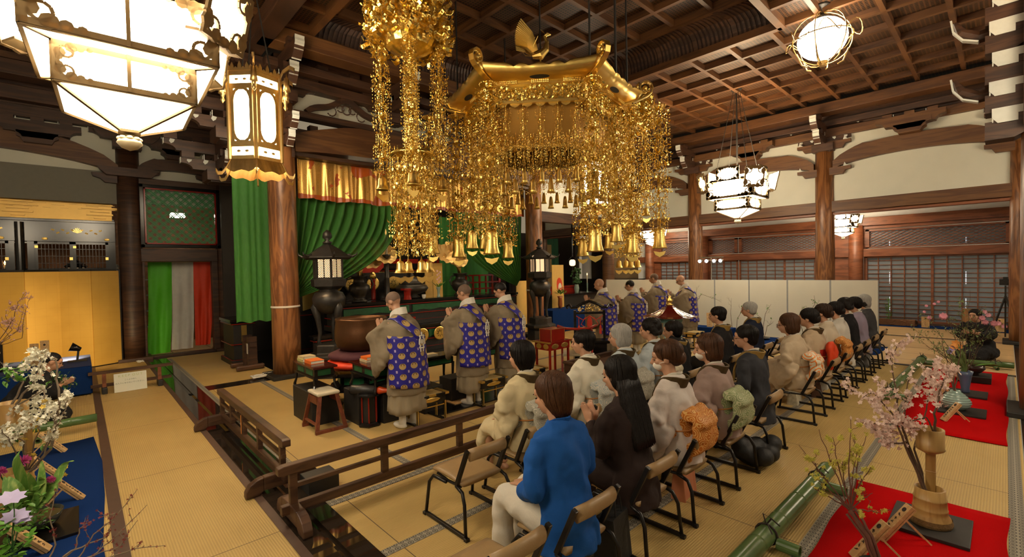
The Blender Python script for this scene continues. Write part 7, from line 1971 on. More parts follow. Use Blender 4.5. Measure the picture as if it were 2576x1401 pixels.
# ---------------------------------------------------------------- bags
def tote(x, y, w_, d, h, m_, label, rz=0, handle=True, name='tote_bag'):
    r = thing(name, label, 'bag', (x, y, 0), rz)
    rs = []
    for i in range(6):
        t = i/5; rs.append([Vector(((w_/2)*(1-.10*t)*math.copysign(abs(math.cos(a))**.3, math.cos(a)), (d/2)*(1-.35*t)*math.copysign(abs(math.sin(a))**.3, math.sin(a))+.01*math.sin(a*3+t), h*t)) for a in [q*2*PI/28 for q in range(28)]])
    ob('bag_body', G().ring(rs), m_, r, smooth=False)
    if handle:
        for s in (-1, 1): ob('handle', G().tube(dense([(-w_*.2, s*d*.25, h*.9), (-w_*.17, s*d*.2, h*1.25), (0, s*d*.12, h*1.42), (w_*.17, s*d*.2, h*1.25), (w_*.2, s*d*.25, h*.9)], [0]*5, 4)[0], .006, 6), m_, r)
    return r
tote(3.57, 1.80, .26, .12, .25, mat('orange_leather', (.55, .20, .10), .5, bmp=.15, bs=200), 'salmon orange leather tote under the chair with the orange obi', .1)
tote(2.42, 1.70, .24, .18, .33, mat('black_nylon', (.012, .012, .013), .6, bmp=.8, bs=14), 'soft black tote bag between the blue jacket and the next chair', .2)
tote(6.98, 1.94, .30, .14, .17, mat('dotted_cream', (.48, .44, .33), .6, var=.5, scale=30), 'cream dotted handbag on the mat under the second row', .1)
tote(7.55, 1.82, .24, .14, .18, mat('brown_leather', (.09, .04, .025), .4), 'dark brown leather handbag beside the cream dotted one', .3)
tote(8.1, 1.85, .22, .12, .22, mat('white_paper_bag', (.55, .53, .48), .7), 'pale paper bag under the chairs beyond the brown handbag', 0)
tote(10.3, 1.75, .3, .2, .25, mat('striped_bag', (.12, .12, .12), .7, var=.9, scale=20), 'dark striped bag under the far end chairs', 0)
g = G(); rnd = random.Random(12)
for i in range(14): g.ell((rnd.uniform(-.17, .17), rnd.uniform(-.08, .12), rnd.uniform(.06, .17)), (.10, .09, .085), 12, 8)
tag(ob('black_bundle', g, mat('black_nylon', (.012, .012, .013)), rem=.014, sm=2, loc=(4.68, 1.60, 0)), 'heaped black coat and bag on the mat under the charcoal suit chair', 'bag')
# ================================================================ FLOWER ARRANGEMENTS
CAMP = Vector((0, 0, 1.88))
def ray_(x, y): return F+(x-1288)/f_px*Rt-(y-703.6)/f_px*Up
def aY(x, y, Y): d = ray_(x, y); return CAMP+d*(Y/d.y)
def aX(x, y, X): d = ray_(x, y); return CAMP+d*(X/d.x)
def flower(g, c, s, rnd, n=5, nrm=None, cup=.25):
    nz_ = Vector(nrm).normalized() if nrm else Vector((rnd.uniform(-1, 1), rnd.uniform(-1, 1), rnd.uniform(-.4, 1))).normalized()
    a = nz_.cross(Vector((.3, .5, .9))).normalized(); b = nz_.cross(a); c = Vector(c); o = rnd.random()*6
    for k in range(n):
        t = o+k*2*PI/n; d = a*math.cos(t)+b*math.sin(t); e = a*math.cos(t+PI/2)+b*math.sin(t+PI/2)
        g._add([c, c+d*s*.55+e*s*.36+nz_*s*cup, c+d*s+nz_*s*cup*1.3, c+d*s*.55-e*s*.36+nz_*s*cup], [(0, 1, 2, 3)])
    return g
def leaf(g, c, d, s, w_=.45, nrm=(0, 0, 1)):
    c = Vector(c); d = Vector(d).normalized(); e = d.cross(Vector(nrm))
    if e.length < .1: e = Vector((1, 0, 0))
    e.normalize(); n_ = e.cross(d)
    g._add([c, c+d*s*.3+e*s*w_*.42+n_*s*.06, c+d*s*.65+e*s*w_*.40+n_*s*.05, c+d*s-n_*s*.1, c+d*s*.65-e*s*w_*.40+n_*s*.05, c+d*s*.3-e*s*w_*.42+n_*s*.06, c+d*s*.5-n_*s*.02], [(0, 1, 6), (1, 2, 6), (2, 3, 6), (3, 4, 6), (4, 5, 6), (5, 0, 6)])
def wob(pts, rnd, am, k=4):
    out = []
    for i in range(len(pts)-1):
        a, b = Vector(pts[i]), Vector(pts[i+1])
        for j in range(k): out.append(a.lerp(b, j/k)+Vector([rnd.uniform(-am, am) for _ in range(3)])*(1 if j else .3))
    out.append(Vector(pts[-1])); return out
def branch(g, pts, r0, r1, rnd, am=.008, twigs=0, tl=.15, sites=None, start=.3, kids=2, tr=None, up=.5):
    p = wob(pts, rnd, am); n = len(p)
    g.tube(p, [r0+(r1-r0)*i/(n-1) for i in range(n)], 6)
    for i in range(int(n*start), n):
        if sites is not None: sites.append(p[i])
    for _ in range(twigs):
        i = rnd.randrange(int(n*start), n-1); d = (p[i+1]-p[i]).normalized(); s = Vector((rnd.uniform(-1, 1), rnd.uniform(-1, 1), rnd.uniform(-.2, 1)*up))
        e = (d*.6+s).normalized(); l = tl*rnd.uniform(.5, 1.2); q = [p[i], p[i]+e*l*.5, p[i]+e*l+Vector((0, 0, l*.15))]
        if kids > 0: branch(g, q, (tr or r1)*.8, .0012, rnd, am*.7, kids, tl*.5, sites, .4, 0, None, up)
        else:
            g.tube(wob(q, rnd, am*.4, 2), .0013, 4)
            if sites is not None: sites.append(q[-1]); sites.append(q[1])
def stuff(o): o['kind'] = 'stuff'; return o
def bamboo_pole(label, a, b, rad=.062, ties=(.12, .9), feet=True, col=None):
    a, b = Vector(a), Vector(b); r = thing('bamboo_pole', label, 'bamboo pole', a); d = b-a; ln_ = d.length; d.normalize()
    prof = []; z = 0; k = 0
    while z < ln_:
        prof += [(rad*.97, z), (rad, z+.03), (rad, min(ln_, z+.36)), (rad*1.035, min(ln_, z+.385)), (rad*.96, min(ln_, z+.392))]; z += .4
    M = Matrix.Translation((0, 0, 0)) @ d.to_track_quat('Z', 'Y').to_matrix().to_4x4()
    q = [(rr, min(zz, ln_)) for rr, zz in prof]; q += [(rad*.98, ln_), (rad*.75, ln_), (rad*.72, ln_-.05)]
    ob('culm', G().add(G().lathe(q, n=22), M), BAMB, r, smooth=True)
    sd = d.cross(Vector((0, 0, 1))).normalized()
    for t in ties:
        c = d*ln_*t
        t_ = G().tube([c+(sd*math.cos(q_)+Vector((0, 0, 1))*math.sin(q_))*rad*1.1 for q_ in [i*PI/8 for i in range(17)]], .007, 5).tube([c+Vector((0, 0, rad)), c+Vector((0, 0, rad*1.9))+sd*.03, c+Vector((0, 0, rad*2.1))-sd*.02, c+Vector((0, 0, rad))], .005, 5)
        for s in (-1, 1): t_.tube([c+Vector((0, 0, rad*1.05)), c+Vector((0, 0, rad*1.5))+d*s*.04+sd*.02, c+Vector((0, 0, rad*.8))+d*s*.07+sd*.06], .005, 5)
        ob('tie_cord', t_, INK, r)
        if feet:
            f0 = c-Vector((0, 0, rad*.35)); fr = rad*.62
            for s in (1,):
                Mf = Matrix.Translation(c+sd*s*(rad*1.1)+Vector((0, 0, -a.z+fr)))@ sd.to_track_quat('Z', 'Y').to_matrix().to_4x4()
                ob('foot_culm', G().add(G().lathe([(fr*.6, .0), (fr, 0), (fr, .13), (fr*.72, .13), (fr*.7, .06)], n=16, caps=False), Mf), [BAMB, WOOD_L], r, smooth=False)
    return r
m, nt, p = nodes('green_bamboo')
n1 = N(nt, 'TexNoise'); n1.inputs['Scale'].default_value = 4; nt.links.new(coord(nt, (1, 1, 1)), n1.inputs[0]); n2 = N(nt, 'TexNoise'); n2.inputs['Scale'].default_value = 60; nt.links.new(coord(nt, (1, 8, 8)), n2.inputs[0])
nt.links.new(mixc(nt, mth(nt, 'MULTIPLY_ADD', n2.outputs[0], .4, mth(nt, 'MULTIPLY', n1.outputs[0], .6)), (.030, .11, .018), (.16, .22, .09)), p.inputs['Base Color']); p.inputs['Roughness'].default_value = .25
BAMB = m
BAMY = wood('dry_bamboo', (.36, .20, .055), (.52, .33, .11), .35, (18, 18, 1), 1.0)
bamboo_pole('thick green bamboo pole tied with black cord beside the near red rug', (2.75, 1.10, .075), (4.72, 1.06, .075), ties=(.28, .86))
bamboo_pole('green bamboo pole lying beside the far red rug, chopped end facing the camera', (7.9, 1.10, .075), (11.3, 1.04, .075), ties=(.06, .95))
bamboo_pole('green bamboo pole behind the left blue rug, under the blossom sprays', (-1.7, 7.72, .14), (.12, 7.74, .14), rad=.05, ties=(.72,))
bamboo_pole('short green bamboo pole on the mat before the seated man at far right', (11.35, .62, .075), (11.45, -.10, .075), rad=.05, ties=(.7,))
def bamboo_vase(x, y, label, s=1.0, rz=0):
    r = thing('bamboo_vase', label, 'vase', (x, y, .0), rz); z0 = .035*1
    ob('lower_cup', G().lathe([(.118*s, z0), (.121*s, z0+.02*s), (.112*s, z0+.05*s), (.100*s, z0+.07*s), (.095*s, z0+.10*s), (.098*s, z0+.105*s), (.094*s, z0+.11*s), (.090*s, z0+.17*s), (.094*s, z0+.175*s), (.088*s, z0+.18*s), (.084*s, z0+.245*s), (.073*s, z0+.245*s), (.07*s, z0+.12*s)], n=30, caps=True), BAMY, r, smooth=True)
    ob('root_base', G().lathe([(.119*s, z0), (.124*s, z0+.015*s), (.118*s, z0+.045*s)], n=30, caps=False), mat('bamboo_root', (.20, .11, .035), .8, var=.5, scale=70, bmp=.8, bs=120), r)
    ob('post', G().prism([(-.028*s, z0+.17*s), (.028*s, z0+.17*s), (.028*s, z0+.52*s), (-.028*s, z0+.52*s)], .030*s, None, (0, .068*s, 0)).box((0, .068*s, z0+.34*s), (.062*s, .034*s, .008)), BAMY, r, bev=.006)
    ob('upper_cup', G().lathe([(.03*s, z0+.49*s), (.074*s, z0+.515*s), (.082*s, z0+.525*s), (.078*s, z0+.535*s), (.078*s, z0+.665*s), (.067*s, z0+.665*s), (.065*s, z0+.56*s), (.01, z0+.55*s)], n=30), BAMY, r, smooth=True)
    return r
def board(x, y, sx, sy, label, rz=0, t=.022): return tag(ob('display_board', G().box((0, 0, t/2+.012), (sx, sy, t)), BLACK_M, loc=(x, y, 0), bev=.003), label, 'board') if True else None
# ---- near right
b_ = board(4.33, .36, .46, .42, 'black square board on the near red rug, under the bamboo vase', .0)
bamboo_vase(4.33, .36, 'tall two-tier bamboo vase with pink cherry branches, near red rug', 1.0, R(-88))
rnd = random.Random(21)
r = thing('cherry_branches', 'pale pink cherry blossom branches rising from the bamboo vase', 'flower arrangement', (0, 0, 0))
g = G(); sites = []
base = Vector((4.30, .37, .22)); D = 4.3
def pX(x, y, dx=0): return aX(x, y, 4.28+dx)
mains = [[base, pX(2310, 1180), pX(2262, 1060, .05), pX(2255, 980, .05), pX(2240, 900, .05), pX(2265, 860, .05)], [base, pX(2290, 1150, -.05), pX(2245, 1040, -.1), pX(2195, 985, -.15), pX(2170, 1000, -.2)], [base, pX(2300, 1130, .1), pX(2330, 1030, .2), pX(2345, 960, .25)], [base, pX(2280, 1110), pX(2240, 1120, -.1), pX(2200, 1075, -.1)],
 [Vector((4.33, .33, .66)), pX(2330, 1050, -.05), pX(2260, 1065, -.1), pX(2190, 1068, -.2)], [Vector((4.33, .33, .66)), pX(2350, 1040), pX(2370, 970, .05), pX(2385, 925, .1)], [base, pX(2300, 1170, .1), pX(2270, 1080, .15), pX(2285, 960, .2), pX(2300, 930, .2)]]
for i, mn in enumerate(mains): branch(g, mn, .009 if i != 4 else .006, .002, rnd, .006, 4, .13, sites, .45, 1)
ob('branch', g, TWIG, r)
g = G()
for _ in range(1150):
    c = rnd.choice(sites)+Vector([rnd.gauss(0, .015) for _ in range(3)]); flower(g, c, rnd.uniform(.013, .020), rnd)
stuff(ob('blossom', g, PETAL_P if False else mat('petal_palepink', (.88, .70, .63), .7, var=.08, scale=30), r))
r = thing('cornus_branches', 'bundle of twigs with tiny yellow flowers at the bottom right', 'flower arrangement', (0, 0, 0))
rnd = random.Random(5); g = G(); sites = []
def pq(x, y, dx=0): return aX(x, y, 3.42+dx)
stem0 = aX(2215, 1440, 3.42); hub = pq(2140, 1285)
for k in range(7):
    o_ = Vector([rnd.uniform(-.010, .010) for _ in range(3)]); g.tube(wob([stem0+o_*1.5, pq(2185, 1350)+o_*1.4, hub+o_*2], rnd, .004), [.009, .008, .006]*1 if False else .008, 6)
for tgt in ((2140, 1055, .1), (2010, 1120, -.1), (2030, 1180, -.15), (2060, 1080, -.05), (2095, 1100, 0), (2160, 1120, .1), (2190, 1175, .15), (2195, 1240, .1), (2050, 1230, -.1), (2120, 1160, .05), (2215, 1290, .1), (2180, 1030 + 60, .2)):
    branch(g, [hub, hub.lerp(pq(*tgt), .5)+Vector((0, .01, .01)), pq(*tgt)], .005, .0016, rnd, .005, 3, .08, sites, .45, 1)
ob('branch', g, mat('twig_red', (.16, .07, .045), .7, var=.3, scale=60), r)
g = G()
for _ in range(150):
    c = rnd.choice(sites)+Vector([rnd.gauss(0, .004) for _ in range(3)])
    for j in range(16): d = Vector([rnd.gauss(0, 1) for _ in range(3)]).normalized(); g.bar(c, c+d*.015, .0020)
    for j in range(5): g.ell(c+Vector([rnd.gauss(0, .005) for _ in range(3)]), (.0035,)*3, 5, 3)
stuff(ob('blossom', g, PETAL_Y, r))
r = thing('flower_tub', 'black tub at the lower picture edge holding the yellow-flowered twigs', 'vase', (stem0.x, stem0.y, .012)); ob('tub', G().lathe([(.09, 0), (.11, .06), (.10, .065), (.05, .02)], n=20), BLACK, r)
def easel(x, y, rz, label, h=.30, w_=.065, lean=38):
    r = thing('wooden_name_plate', label, 'name plate', (x, y, .014), rz); Mx = Matrix.Rotation(R(-lean), 4, 'X')
    ob('plate', G().add(G().box((0, .0, h/2), (w_, .022, h)).box((0, .022, h/2), (w_*.9, .012, h)), Mx), WOOD_L, r, bev=.002)
    for s in (-1, 1): ob('leg', G().bar((s*.02, h*.55*math.sin(R(lean))+.02, h*.75*math.cos(R(lean))), (s*.035, h*.95, .004), .010), WOOD_L, r)
    k = G(); rr = random.Random(int(x*91+y*53))
    k.add(G().lathe([(.016, -.001), (.016, .001)], n=12), Mx@Matrix.Translation((0, -.0125, h*.86))@Matrix.Rotation(PI/2, 4, 'X'))
    for i in range(6):
        z0 = h*(.72-.105*i)
        for j in range(3): k.add(G().bar((rr.uniform(-.016, 0), 0, z0+rr.uniform(-.009, .009)), (rr.uniform(0, .016), 0, z0+rr.uniform(-.014, .009)), .002, .004), Mx@Matrix.Translation((-.004, -.0125, 0)))
    ob('ink_writing', k, INK, r)
    return r
easel(3.88, .58, R(-145), 'wooden name plate on a stand, left of the near black board', .30); easel(3.52, .66, R(-145), 'wooden name plate cut by the lower edge, beside the yellow twigs', .30)
easel(7.30, .50, R(-145), 'wooden name plate beside the ribbed celadon vase', .26); easel(8.5, .66, R(-145), 'wooden name plate on the far red rug by the blue vase', .24); easel(9.6, .62, R(-145), 'wooden name plate at the back of the far red rug', .24)
board(7.86, .36, .42, .42, 'black board under the ribbed celadon vase'); board(8.95, .38, .42, .44, 'black board under the slim blue vase'); tag(ob('display_block', G().bx(9.85, 10.3, .14, .52, .012, .10), BLACK_M, bev=.004), 'thick black block under the dark bowl on the far red rug', 'block')
CEL = mat('celadon_glaze', (.26, .38, .34), .16, spec=.8)
r = thing('celadon_vase', 'ribbed round celadon vase with dark branches on the far red rug', 'vase', (7.88, .42, .034))
pr = []
for i in range(40):
    t = i/39; z = .205*t; rr = .07+.075*math.sin(PI*min(1, t*1.02)**.85); pr.append((max(.045, rr+.0045*math.sin(t*2*PI*8)), z))
ob('vase_body', G().lathe(pr+[(.05, .212), (.052, .23), (.04, .228), (.03, .15)], n=40), CEL, r, smooth=True)
r = thing('blue_vase', 'slim flared blue vase holding the big mixed arrangement', 'vase', (8.95, .38, .034)); ob('vase_body', G().lathe([(.045, 0), (.05, .02), (.045, .06), (.07, .24), (.085, .30), (.075, .295), (.04, .1)], n=26), mat('blue_glaze', (.10, .14, .24), .3), r, smooth=True)
r = thing('footed_bowl', 'dark footed bowl with one broad leaf on the thick black block', 'bowl', (10.05, .33, .10)); ob('bowl_body', G().lathe([(.06, 0), (.05, .02), (.09, .05), (.13, .10), (.12, .14), (.10, .135), (.08, .08)], n=24), mat('dark_glaze', (.05, .025, .02), .25), r, smooth=True)
g = G(); leaf(g, (0, 0, .13), (.3, -1, .2), .32, .35); leaf(g, (0, 0, .13), (-.5, .8, .5), .2, .4); ob('leaf', g, LEAF, r)
r = thing('mixed_flower_arrangement', 'large airy arrangement of greens, lilies and pink flowers on the far red rug', 'flower arrangement', (0, 0, 0))
rnd = random.Random(33); g = G(); sites = []
bs = Vector((8.95, .38, .28)); bs2 = Vector((7.88, .42, .22))
def p8(x, y, X=8.9): return aX(x, y, X)
for tgt in ((2330, 800), (2300, 850), (2380, 780), (2420, 760), (2470, 770), (2505, 790), (2350, 880), (2490, 840), (2440, 730), (2290, 820), (2460, 860), (2400, 840)):
    branch(g, [bs, bs.lerp(p8(*tgt), .55)+Vector((0, 0, .04)), p8(*tgt)], .005, .0015, rnd, .012, 4, .16, sites, .35, 1)
for tgt in ((2390, 880), (2370, 850), (2420, 830)): branch(g, [bs2, bs2.lerp(aX(*tgt, 7.9), .5), aX(*tgt, 7.9)], .008, .003, rnd, .012, 2, .12, sites, .5, 1)
ob('branch', g, TWIG, r)
g = G()
for _ in range(750): c = rnd.choice(sites)+Vector([rnd.gauss(0, .02) for _ in range(3)]); leaf(g, c, [rnd.gauss(0, 1) for _ in range(3)], rnd.uniform(.02, .045), .5)
for _ in range(26): c = p8(rnd.uniform(2370, 2440), rnd.uniform(860, 910)); leaf(g, bs, c-bs, (c-bs).length*rnd.uniform(.7, 1.1), .10)
stuff(ob('leaf', g, mat('leaf_olive', (.14, .20, .06), .6, var=.5, scale=20), r))
g = G()
for x, y, s in ((2372, 797, .05), (2470, 802, .035), (2478, 812, .035), (2500, 815, .04), (2330, 770, .02), (2350, 765, .02), (2325, 785, .02), (2360, 760, .02), (2338, 800, .03)):
    for q in range(4): flower(g, p8(x, y), s, rnd, 7, (-1, -.2, .3+.1*q), .15+.2*q)
stuff(ob('pink_flower', g, mat('petal_rose', (.72, .34, .42), .6), r))
g = G()
for x, y, s in ((2405, 865, .06), (2412, 872, .05), (2398, 873, .04)): flower(g, p8(x, y), s, rnd, 6, (-1, 0, .3), .2)
ob('orange_lily', g, mat('petal_orange', (.70, .28, .05), .6), r)
g = G()
for x, y in ((2395, 878), (2388, 885)): flower(g, p8(x, y), .04, rnd, 6, (-1, 0, .4), .4)
ob('violet_flower', g, mat('petal_violet', (.32, .26, .55), .6), r)
g = G(); rnd = random.Random(3)
for i in range(7): g.ell(Vector((11.25+rnd.uniform(-.12, .12), .95+rnd.uniform(-.15, .15), .05)), (.10, .05, .035), 10, 6, Matrix.Rotation(rnd.random()*3, 3, 'Z'))
tag(ob('folded_gloves', g, mat('glove_beige', (.42, .36, .26), .8), rem=.01, sm=2), 'heap of beige gloves on the mats before the man in black at the far right', 'gloves')
# back strip under the dark screens
r = thing('moss_planter', 'low brown bark planter with a thin green plant on the blue strip', 'planter', (17.35, 2.15, .012)); g = G(); rnd = random.Random(9)
g.box((0, 0, .09), (.25, .8, .16)); 
for _ in range(40): g.ell((rnd.uniform(-.12, .12), rnd.uniform(-.4, .4), rnd.uniform(.02, .16)), (.05, .06, .03), 8, 5)
ob('bark_box', g, mat('bark', (.16, .075, .035), .9, var=.5, scale=20, bmp=.8), r); g = G()
for _ in range(80): z = rnd.uniform(.15, .75); leaf(g, (rnd.gauss(0, .03), .2+rnd.gauss(0, .04), z), (rnd.gauss(0, 1), rnd.gauss(0, 1), .8), .08, .3)
g.bar((0, .2, .1), (0, .2, .75), .012); stuff(ob('leaf', g, LEAF, r))
ikebana_tag(17.15, 1.52, .012, R(-90), 'name plate on the blue strip right of the bark planter', 0, .30, .17); ikebana_tag(17.15, .10, .012, R(-90), 'name plate at the right end of the blue strip', 0, .34, .17)
r = thing('wooden_flower_box', 'tall brown wooden box vase with pink flowers behind the man in black', 'vase', (17.2, .62, .012)); ob('box_body', G().box((0, 0, .28), (.3, .34, .56)), wood('box_wood', (.22, .10, .03), (.36, .18, .06), .5), r); g = G(); rnd = random.Random(2)
for y_, z_ in ((-.25, .5), (-.2, .35), (-.32, .42), (-.5, .22), (-.6, .15)): 
    for q in range(3): flower(g, (-.1, y_, z_), .06, rnd, 6, (-1, 0, .2), .2*q)
stuff(ob('pink_flower', g, mat('petal_rose', (.72, .34, .42)), r)); ob('stem', G().tube([(0, 0, .5), (-.05, -.2, .6), (-.1, -.5, .3), (-.1, -.62, .16)], .006, 5), TWIG, r)
# twig arrangements in front of the white partition
def twigs(label, X, pts, base_px, leafy, seed, col=TWIG, vase='flat'):
    b = aX(*base_px, X); r = thing('twig_arrangement', label, 'flower arrangement', (0, 0, 0)); rnd = random.Random(seed); g = G(); sites = []
    for pl in pts: branch(g, [b]+[aX(x, y, X) for x, y in pl], .008, .002, rnd, .008, 3, .14, sites, .5, 1)
    ob('branch', g, col, r)
    if leafy:
        g = G()
        for _ in range(leafy): leaf(g, rnd.choice(sites)+Vector([rnd.gauss(0, .01) for _ in range(3)]), [rnd.gauss(0, 1) for _ in range(3)], rnd.uniform(.03, .06), .6)
        stuff(ob('leaf', g, LEAF, r))
    ob('dish', G().lathe([(.12, 0), (.2, .05), (.18, .05), (.05, .02)], (b.x, b.y, max(.012, b.z-.04)), 18), BLACK, r)
twigs('bare arching twig just right of the last monk, against the white partition', 12.3, [[(1750, 760), (1765, 740), (1800, 752), (1815, 760)], [(1752, 750), (1752, 722)]], (1748, 880), 6, 1)
twigs('thin upright twig behind the man in the gold stole', 12.3, [[(1838, 790), (1840, 750)], [(1855, 800), (1870, 775)]], (1848, 880), 6, 2)
twigs('spray of leafy twigs beside the silver-haired man', 12.3, [[(1925, 790), (1940, 765)], [(1915, 800), (1880, 770)], [(1930, 820), (1945, 812)]], (1915, 880), 26, 3)
twigs('tall leafy twig rising behind the tan kimono updo', 12.3, [[(2035, 790), (2050, 765), (2048, 743)], [(2030, 800), (2062, 755)], [(2012, 800), (2018, 770)]], (2030, 880), 36, 4)
ikebana_tag(11.7, 5.15, .30, R(-60), 'cream name plate leaning in front of the white partition, near the last monk', 10, .36, .14); ikebana_tag(11.75, 5.0, .31, R(-60), 'second cream name plate just beside it with a brown mark', 10, .38, .14)
tag(ob('flower_stand', G().bx(11.55, 11.95, 4.6, 6.2, .01, .30), FELT_B, bev=.01), 'low blue cloth stand for the plates before the white partition', 'stand')

# ---- left side
bamboo_vase(-.42, 5.42, 'tall two-tier bamboo vase with white blossom at the left edge', 1.30, R(-75))
r = thing('white_blossom_branches', 'large branches of white blossom filling the left edge', 'flower arrangement', (0, 0, 0))
rnd = random.Random(77); g = G(); sites = []
b0_ = Vector((-.36, 5.40, .30)); b1_ = Vector((-.42, 5.35, .85))
def pl(x, y, Y=5.3): return aY(x, y, Y)
for mn, r0 in (([b0_, pl(128, 1130), pl(150, 1010, 5.2), pl(140, 900, 5.2), pl(85, 890, 5.25)], .013), ([b0_, pl(110, 1150, 5.2), pl(150, 1060, 5.1), pl(175, 1000, 5.1)], .008), ([b1_, pl(60, 960, 5.4), pl(25, 930, 5.5)], .009), ([b1_, pl(95, 950, 5.25), pl(105, 900, 5.2)], .01), ([b1_, pl(110, 980, 5.1), pl(100, 1040, 5.05)], .007),
               ([b0_, pl(60, 1110, 5.1), pl(10, 1100, 5.0)], .008), ([b0_, pl(100, 1080, 5.0), pl(80, 1060, 5.0)], .006), ([b0_, pl(140, 1080, 5.1), pl(140, 1050, 5.0)], .006), ([b0_, pl(30, 1120, 5.0), pl(5, 1080, 4.9)], .006)):
    branch(g, mn, r0, .003, rnd, .010, 3, .10, sites, .5, 1)
ob('branch', g, TWIG_G, r)
g = G(); spots_ = [(75, 905), (60, 920), (100, 925), (90, 950), (105, 975), (80, 975), (110, 1005), (95, 1000), (120, 1015), (85, 1015), (50, 1030), (165, 995), (155, 1020), (130, 1020), (85, 1035), (110, 1045), (60, 1060), (45, 1075), (20, 1080), (10, 1095), (35, 1095), (100, 1060), (140, 1090), (125, 1095), (15, 1110), (70, 1045), (65, 1080), (95, 935), (80, 890), (90, 880), (170, 1000), (140, 1025)]
for x, y in spots_:
    c0 = pl(x, y, rnd.uniform(5.0, 5.3))
    for _ in range(13): flower(g, c0+Vector([rnd.gauss(0, .020) for _ in range(3)]), rnd.uniform(.016, .024), rnd, 5)
for _ in range(150): flower(g, rnd.choice(sites)+Vector([rnd.gauss(0, .012) for _ in range(3)]), rnd.uniform(.014, .02), rnd, 5)
stuff(ob('blossom', g, PETAL_W, r))
g = G()
for x, y in ((30, 935), (45, 945), (20, 925), (50, 930), (60, 940), (15, 950), (55, 955), (110, 960), (20, 1100), (40, 1110), (100, 1120)):
    for _ in range(6): leaf(g, pl(x, y, 5.3)+Vector([rnd.gauss(0, .02) for _ in range(3)]), [rnd.gauss(0, 1) for _ in range(3)], rnd.uniform(.04, .07), .5)
stuff(ob('leaf', g, LEAF, r))
g = G()
for x, y in ((112, 1010), (108, 1024), (92, 1052), (95, 1072), (88, 1086), (98, 1082), (18, 1080), (64, 1106), (84, 1145), (165, 1175), (155, 1190), (162, 1195), (140, 1198)):
    flower(g, pl(x, y, 5.0), .022, rnd, 5)
stuff(ob('yellow_flower', g, mat('petal_gold', (.72, .50, .06), .6), r))
r = thing('thistle_arrangement', 'magenta thistles among broad striped green leaves at the lower left', 'flower arrangement', (0, 0, 0)); rnd = random.Random(6)
def pt(x, y, Y=4.75): return aY(x, y, Y)
hb = pt(65, 1300, 4.85); g = G()
for tx, ty in ((60, 1175), (125, 1212), (0, 1195), (58, 1240)): g.tube(wob([hb, hb.lerp(pt(tx, ty), .5), pt(tx, ty)], rnd, .006), .004, 6)
ob('stem', g, LEAF_D, r)
g = G()
for tx, ty, s in ((58, 1160, .045), (127, 1207, .030), (1, 1187, .036)):
    c = pt(tx, ty)
    for _ in range(170): d = Vector((rnd.gauss(0, 1), rnd.gauss(0, 1), rnd.gauss(.35, .7))).normalized(); g.bar(c, c+d*s*rnd.uniform(.85, 1.05), .0022, .0022)
stuff(ob('thistle_head', g, mat('petal_magenta', (.52, .06, .26), .7, var=.3, scale=40), r))
LS = wood('striped_leaf', (.05, .20, .02), (.42, .52, .14), .5, (30, 30, 2), .6); g = G()
for pts in (((65, 1300), (100, 1240), (105, 1160)), ((65, 1300), (120, 1250), (160, 1170), (185, 1160)), ((65, 1300), (50, 1240), (20, 1200)), ((65, 1300), (30, 1260), (0, 1240)), ((60, 1290), (90, 1225), (128, 1218)), ((65, 1310), (70, 1250), (40, 1160), (55, 1130)), ((55, 1300), (20, 1270), (-20, 1290)), ((70, 1300), (85, 1240), (70, 1190)), ((55, 1290), (20, 1240), (10, 1200)), ((65, 1290), (110, 1230), (100, 1200))):
    P3 = [pt(x, y, 4.7+rnd.uniform(-.12, .12)) for x, y in pts]; dp, _ = dense(P3, [0]*len(P3), 6); n_ = len(dp)
    g.ribbon(dp, (.8, -.45, .2) if rnd.random() < .5 else (.6, .2, .75), [.012+.062*math.sin(PI*(i/(n_-1))**.8) for i in range(n_)], .002)
ob('broad_leaf', g, LS, r)
g = G()
for _ in range(160): leaf(g, pt(rnd.uniform(0, 115), rnd.uniform(1235, 1330), 4.7+rnd.uniform(-.1, .1)), [rnd.gauss(0, 1), rnd.gauss(0, 1), rnd.gauss(.5, .6)], rnd.uniform(.03, .06), .6)
stuff(ob('leaf', g, LEAF, r))
r = thing('flower_bowl', 'dark glazed bowl of water under the thistles', 'bowl', (-.30, 4.92, .034)); ob('bowl_body', G().lathe([(.10, 0), (.14, .03), (.17, .10), (.165, .10), (.12, .05), (.01, .04)], n=30), mat('bowl_glaze', (.04, .045, .035), .15), r, smooth=True); ob('water', G().lathe([(.155, .085), (.001, .0851)], n=30, caps=False), mat('dark_water', (.03, .035, .02), .03), r)
tag(ob('display_board', G().bx(-.62, -.05, 4.62, 5.15, .012, .034), BLACK, bev=.003), 'shiny black board under the dark glazed bowl', 'board'); tag(ob('display_board', G().bx(-.75, -.2, 5.2, 5.75, .012, .034), BLACK, bev=.003), 'black board under the left bamboo vase', 'board')
r = thing('clematis_arrangement', 'lilac clematis flowers with bright green leaves in the lower left corner', 'flower arrangement', (0, 0, 0)); rnd = random.Random(16); g = G()
def pc(x, y, Y=4.2): return aY(x, y, Y)
hb = pc(30, 1400)
for tx, ty in ((35, 1255), (40, 1300), (50, 1310), (80, 1350), (20, 1345)): g.tube(wob([hb, hb.lerp(pc(tx, ty), .6), pc(tx, ty)], rnd, .005), .003, 5)
ob('stem', g, LEAF_D, r); g = G()
for tx, ty, s in ((28, 1254, .075), (38, 1300, .072), (55, 1308, .05)):
    ob('clematis_flower', flower(G(), pc(tx, ty), s, rnd, 8, (.1, -.35, 1), .12), mat('petal_lilac', (.50, .45, .72), .6), r)
g = G()
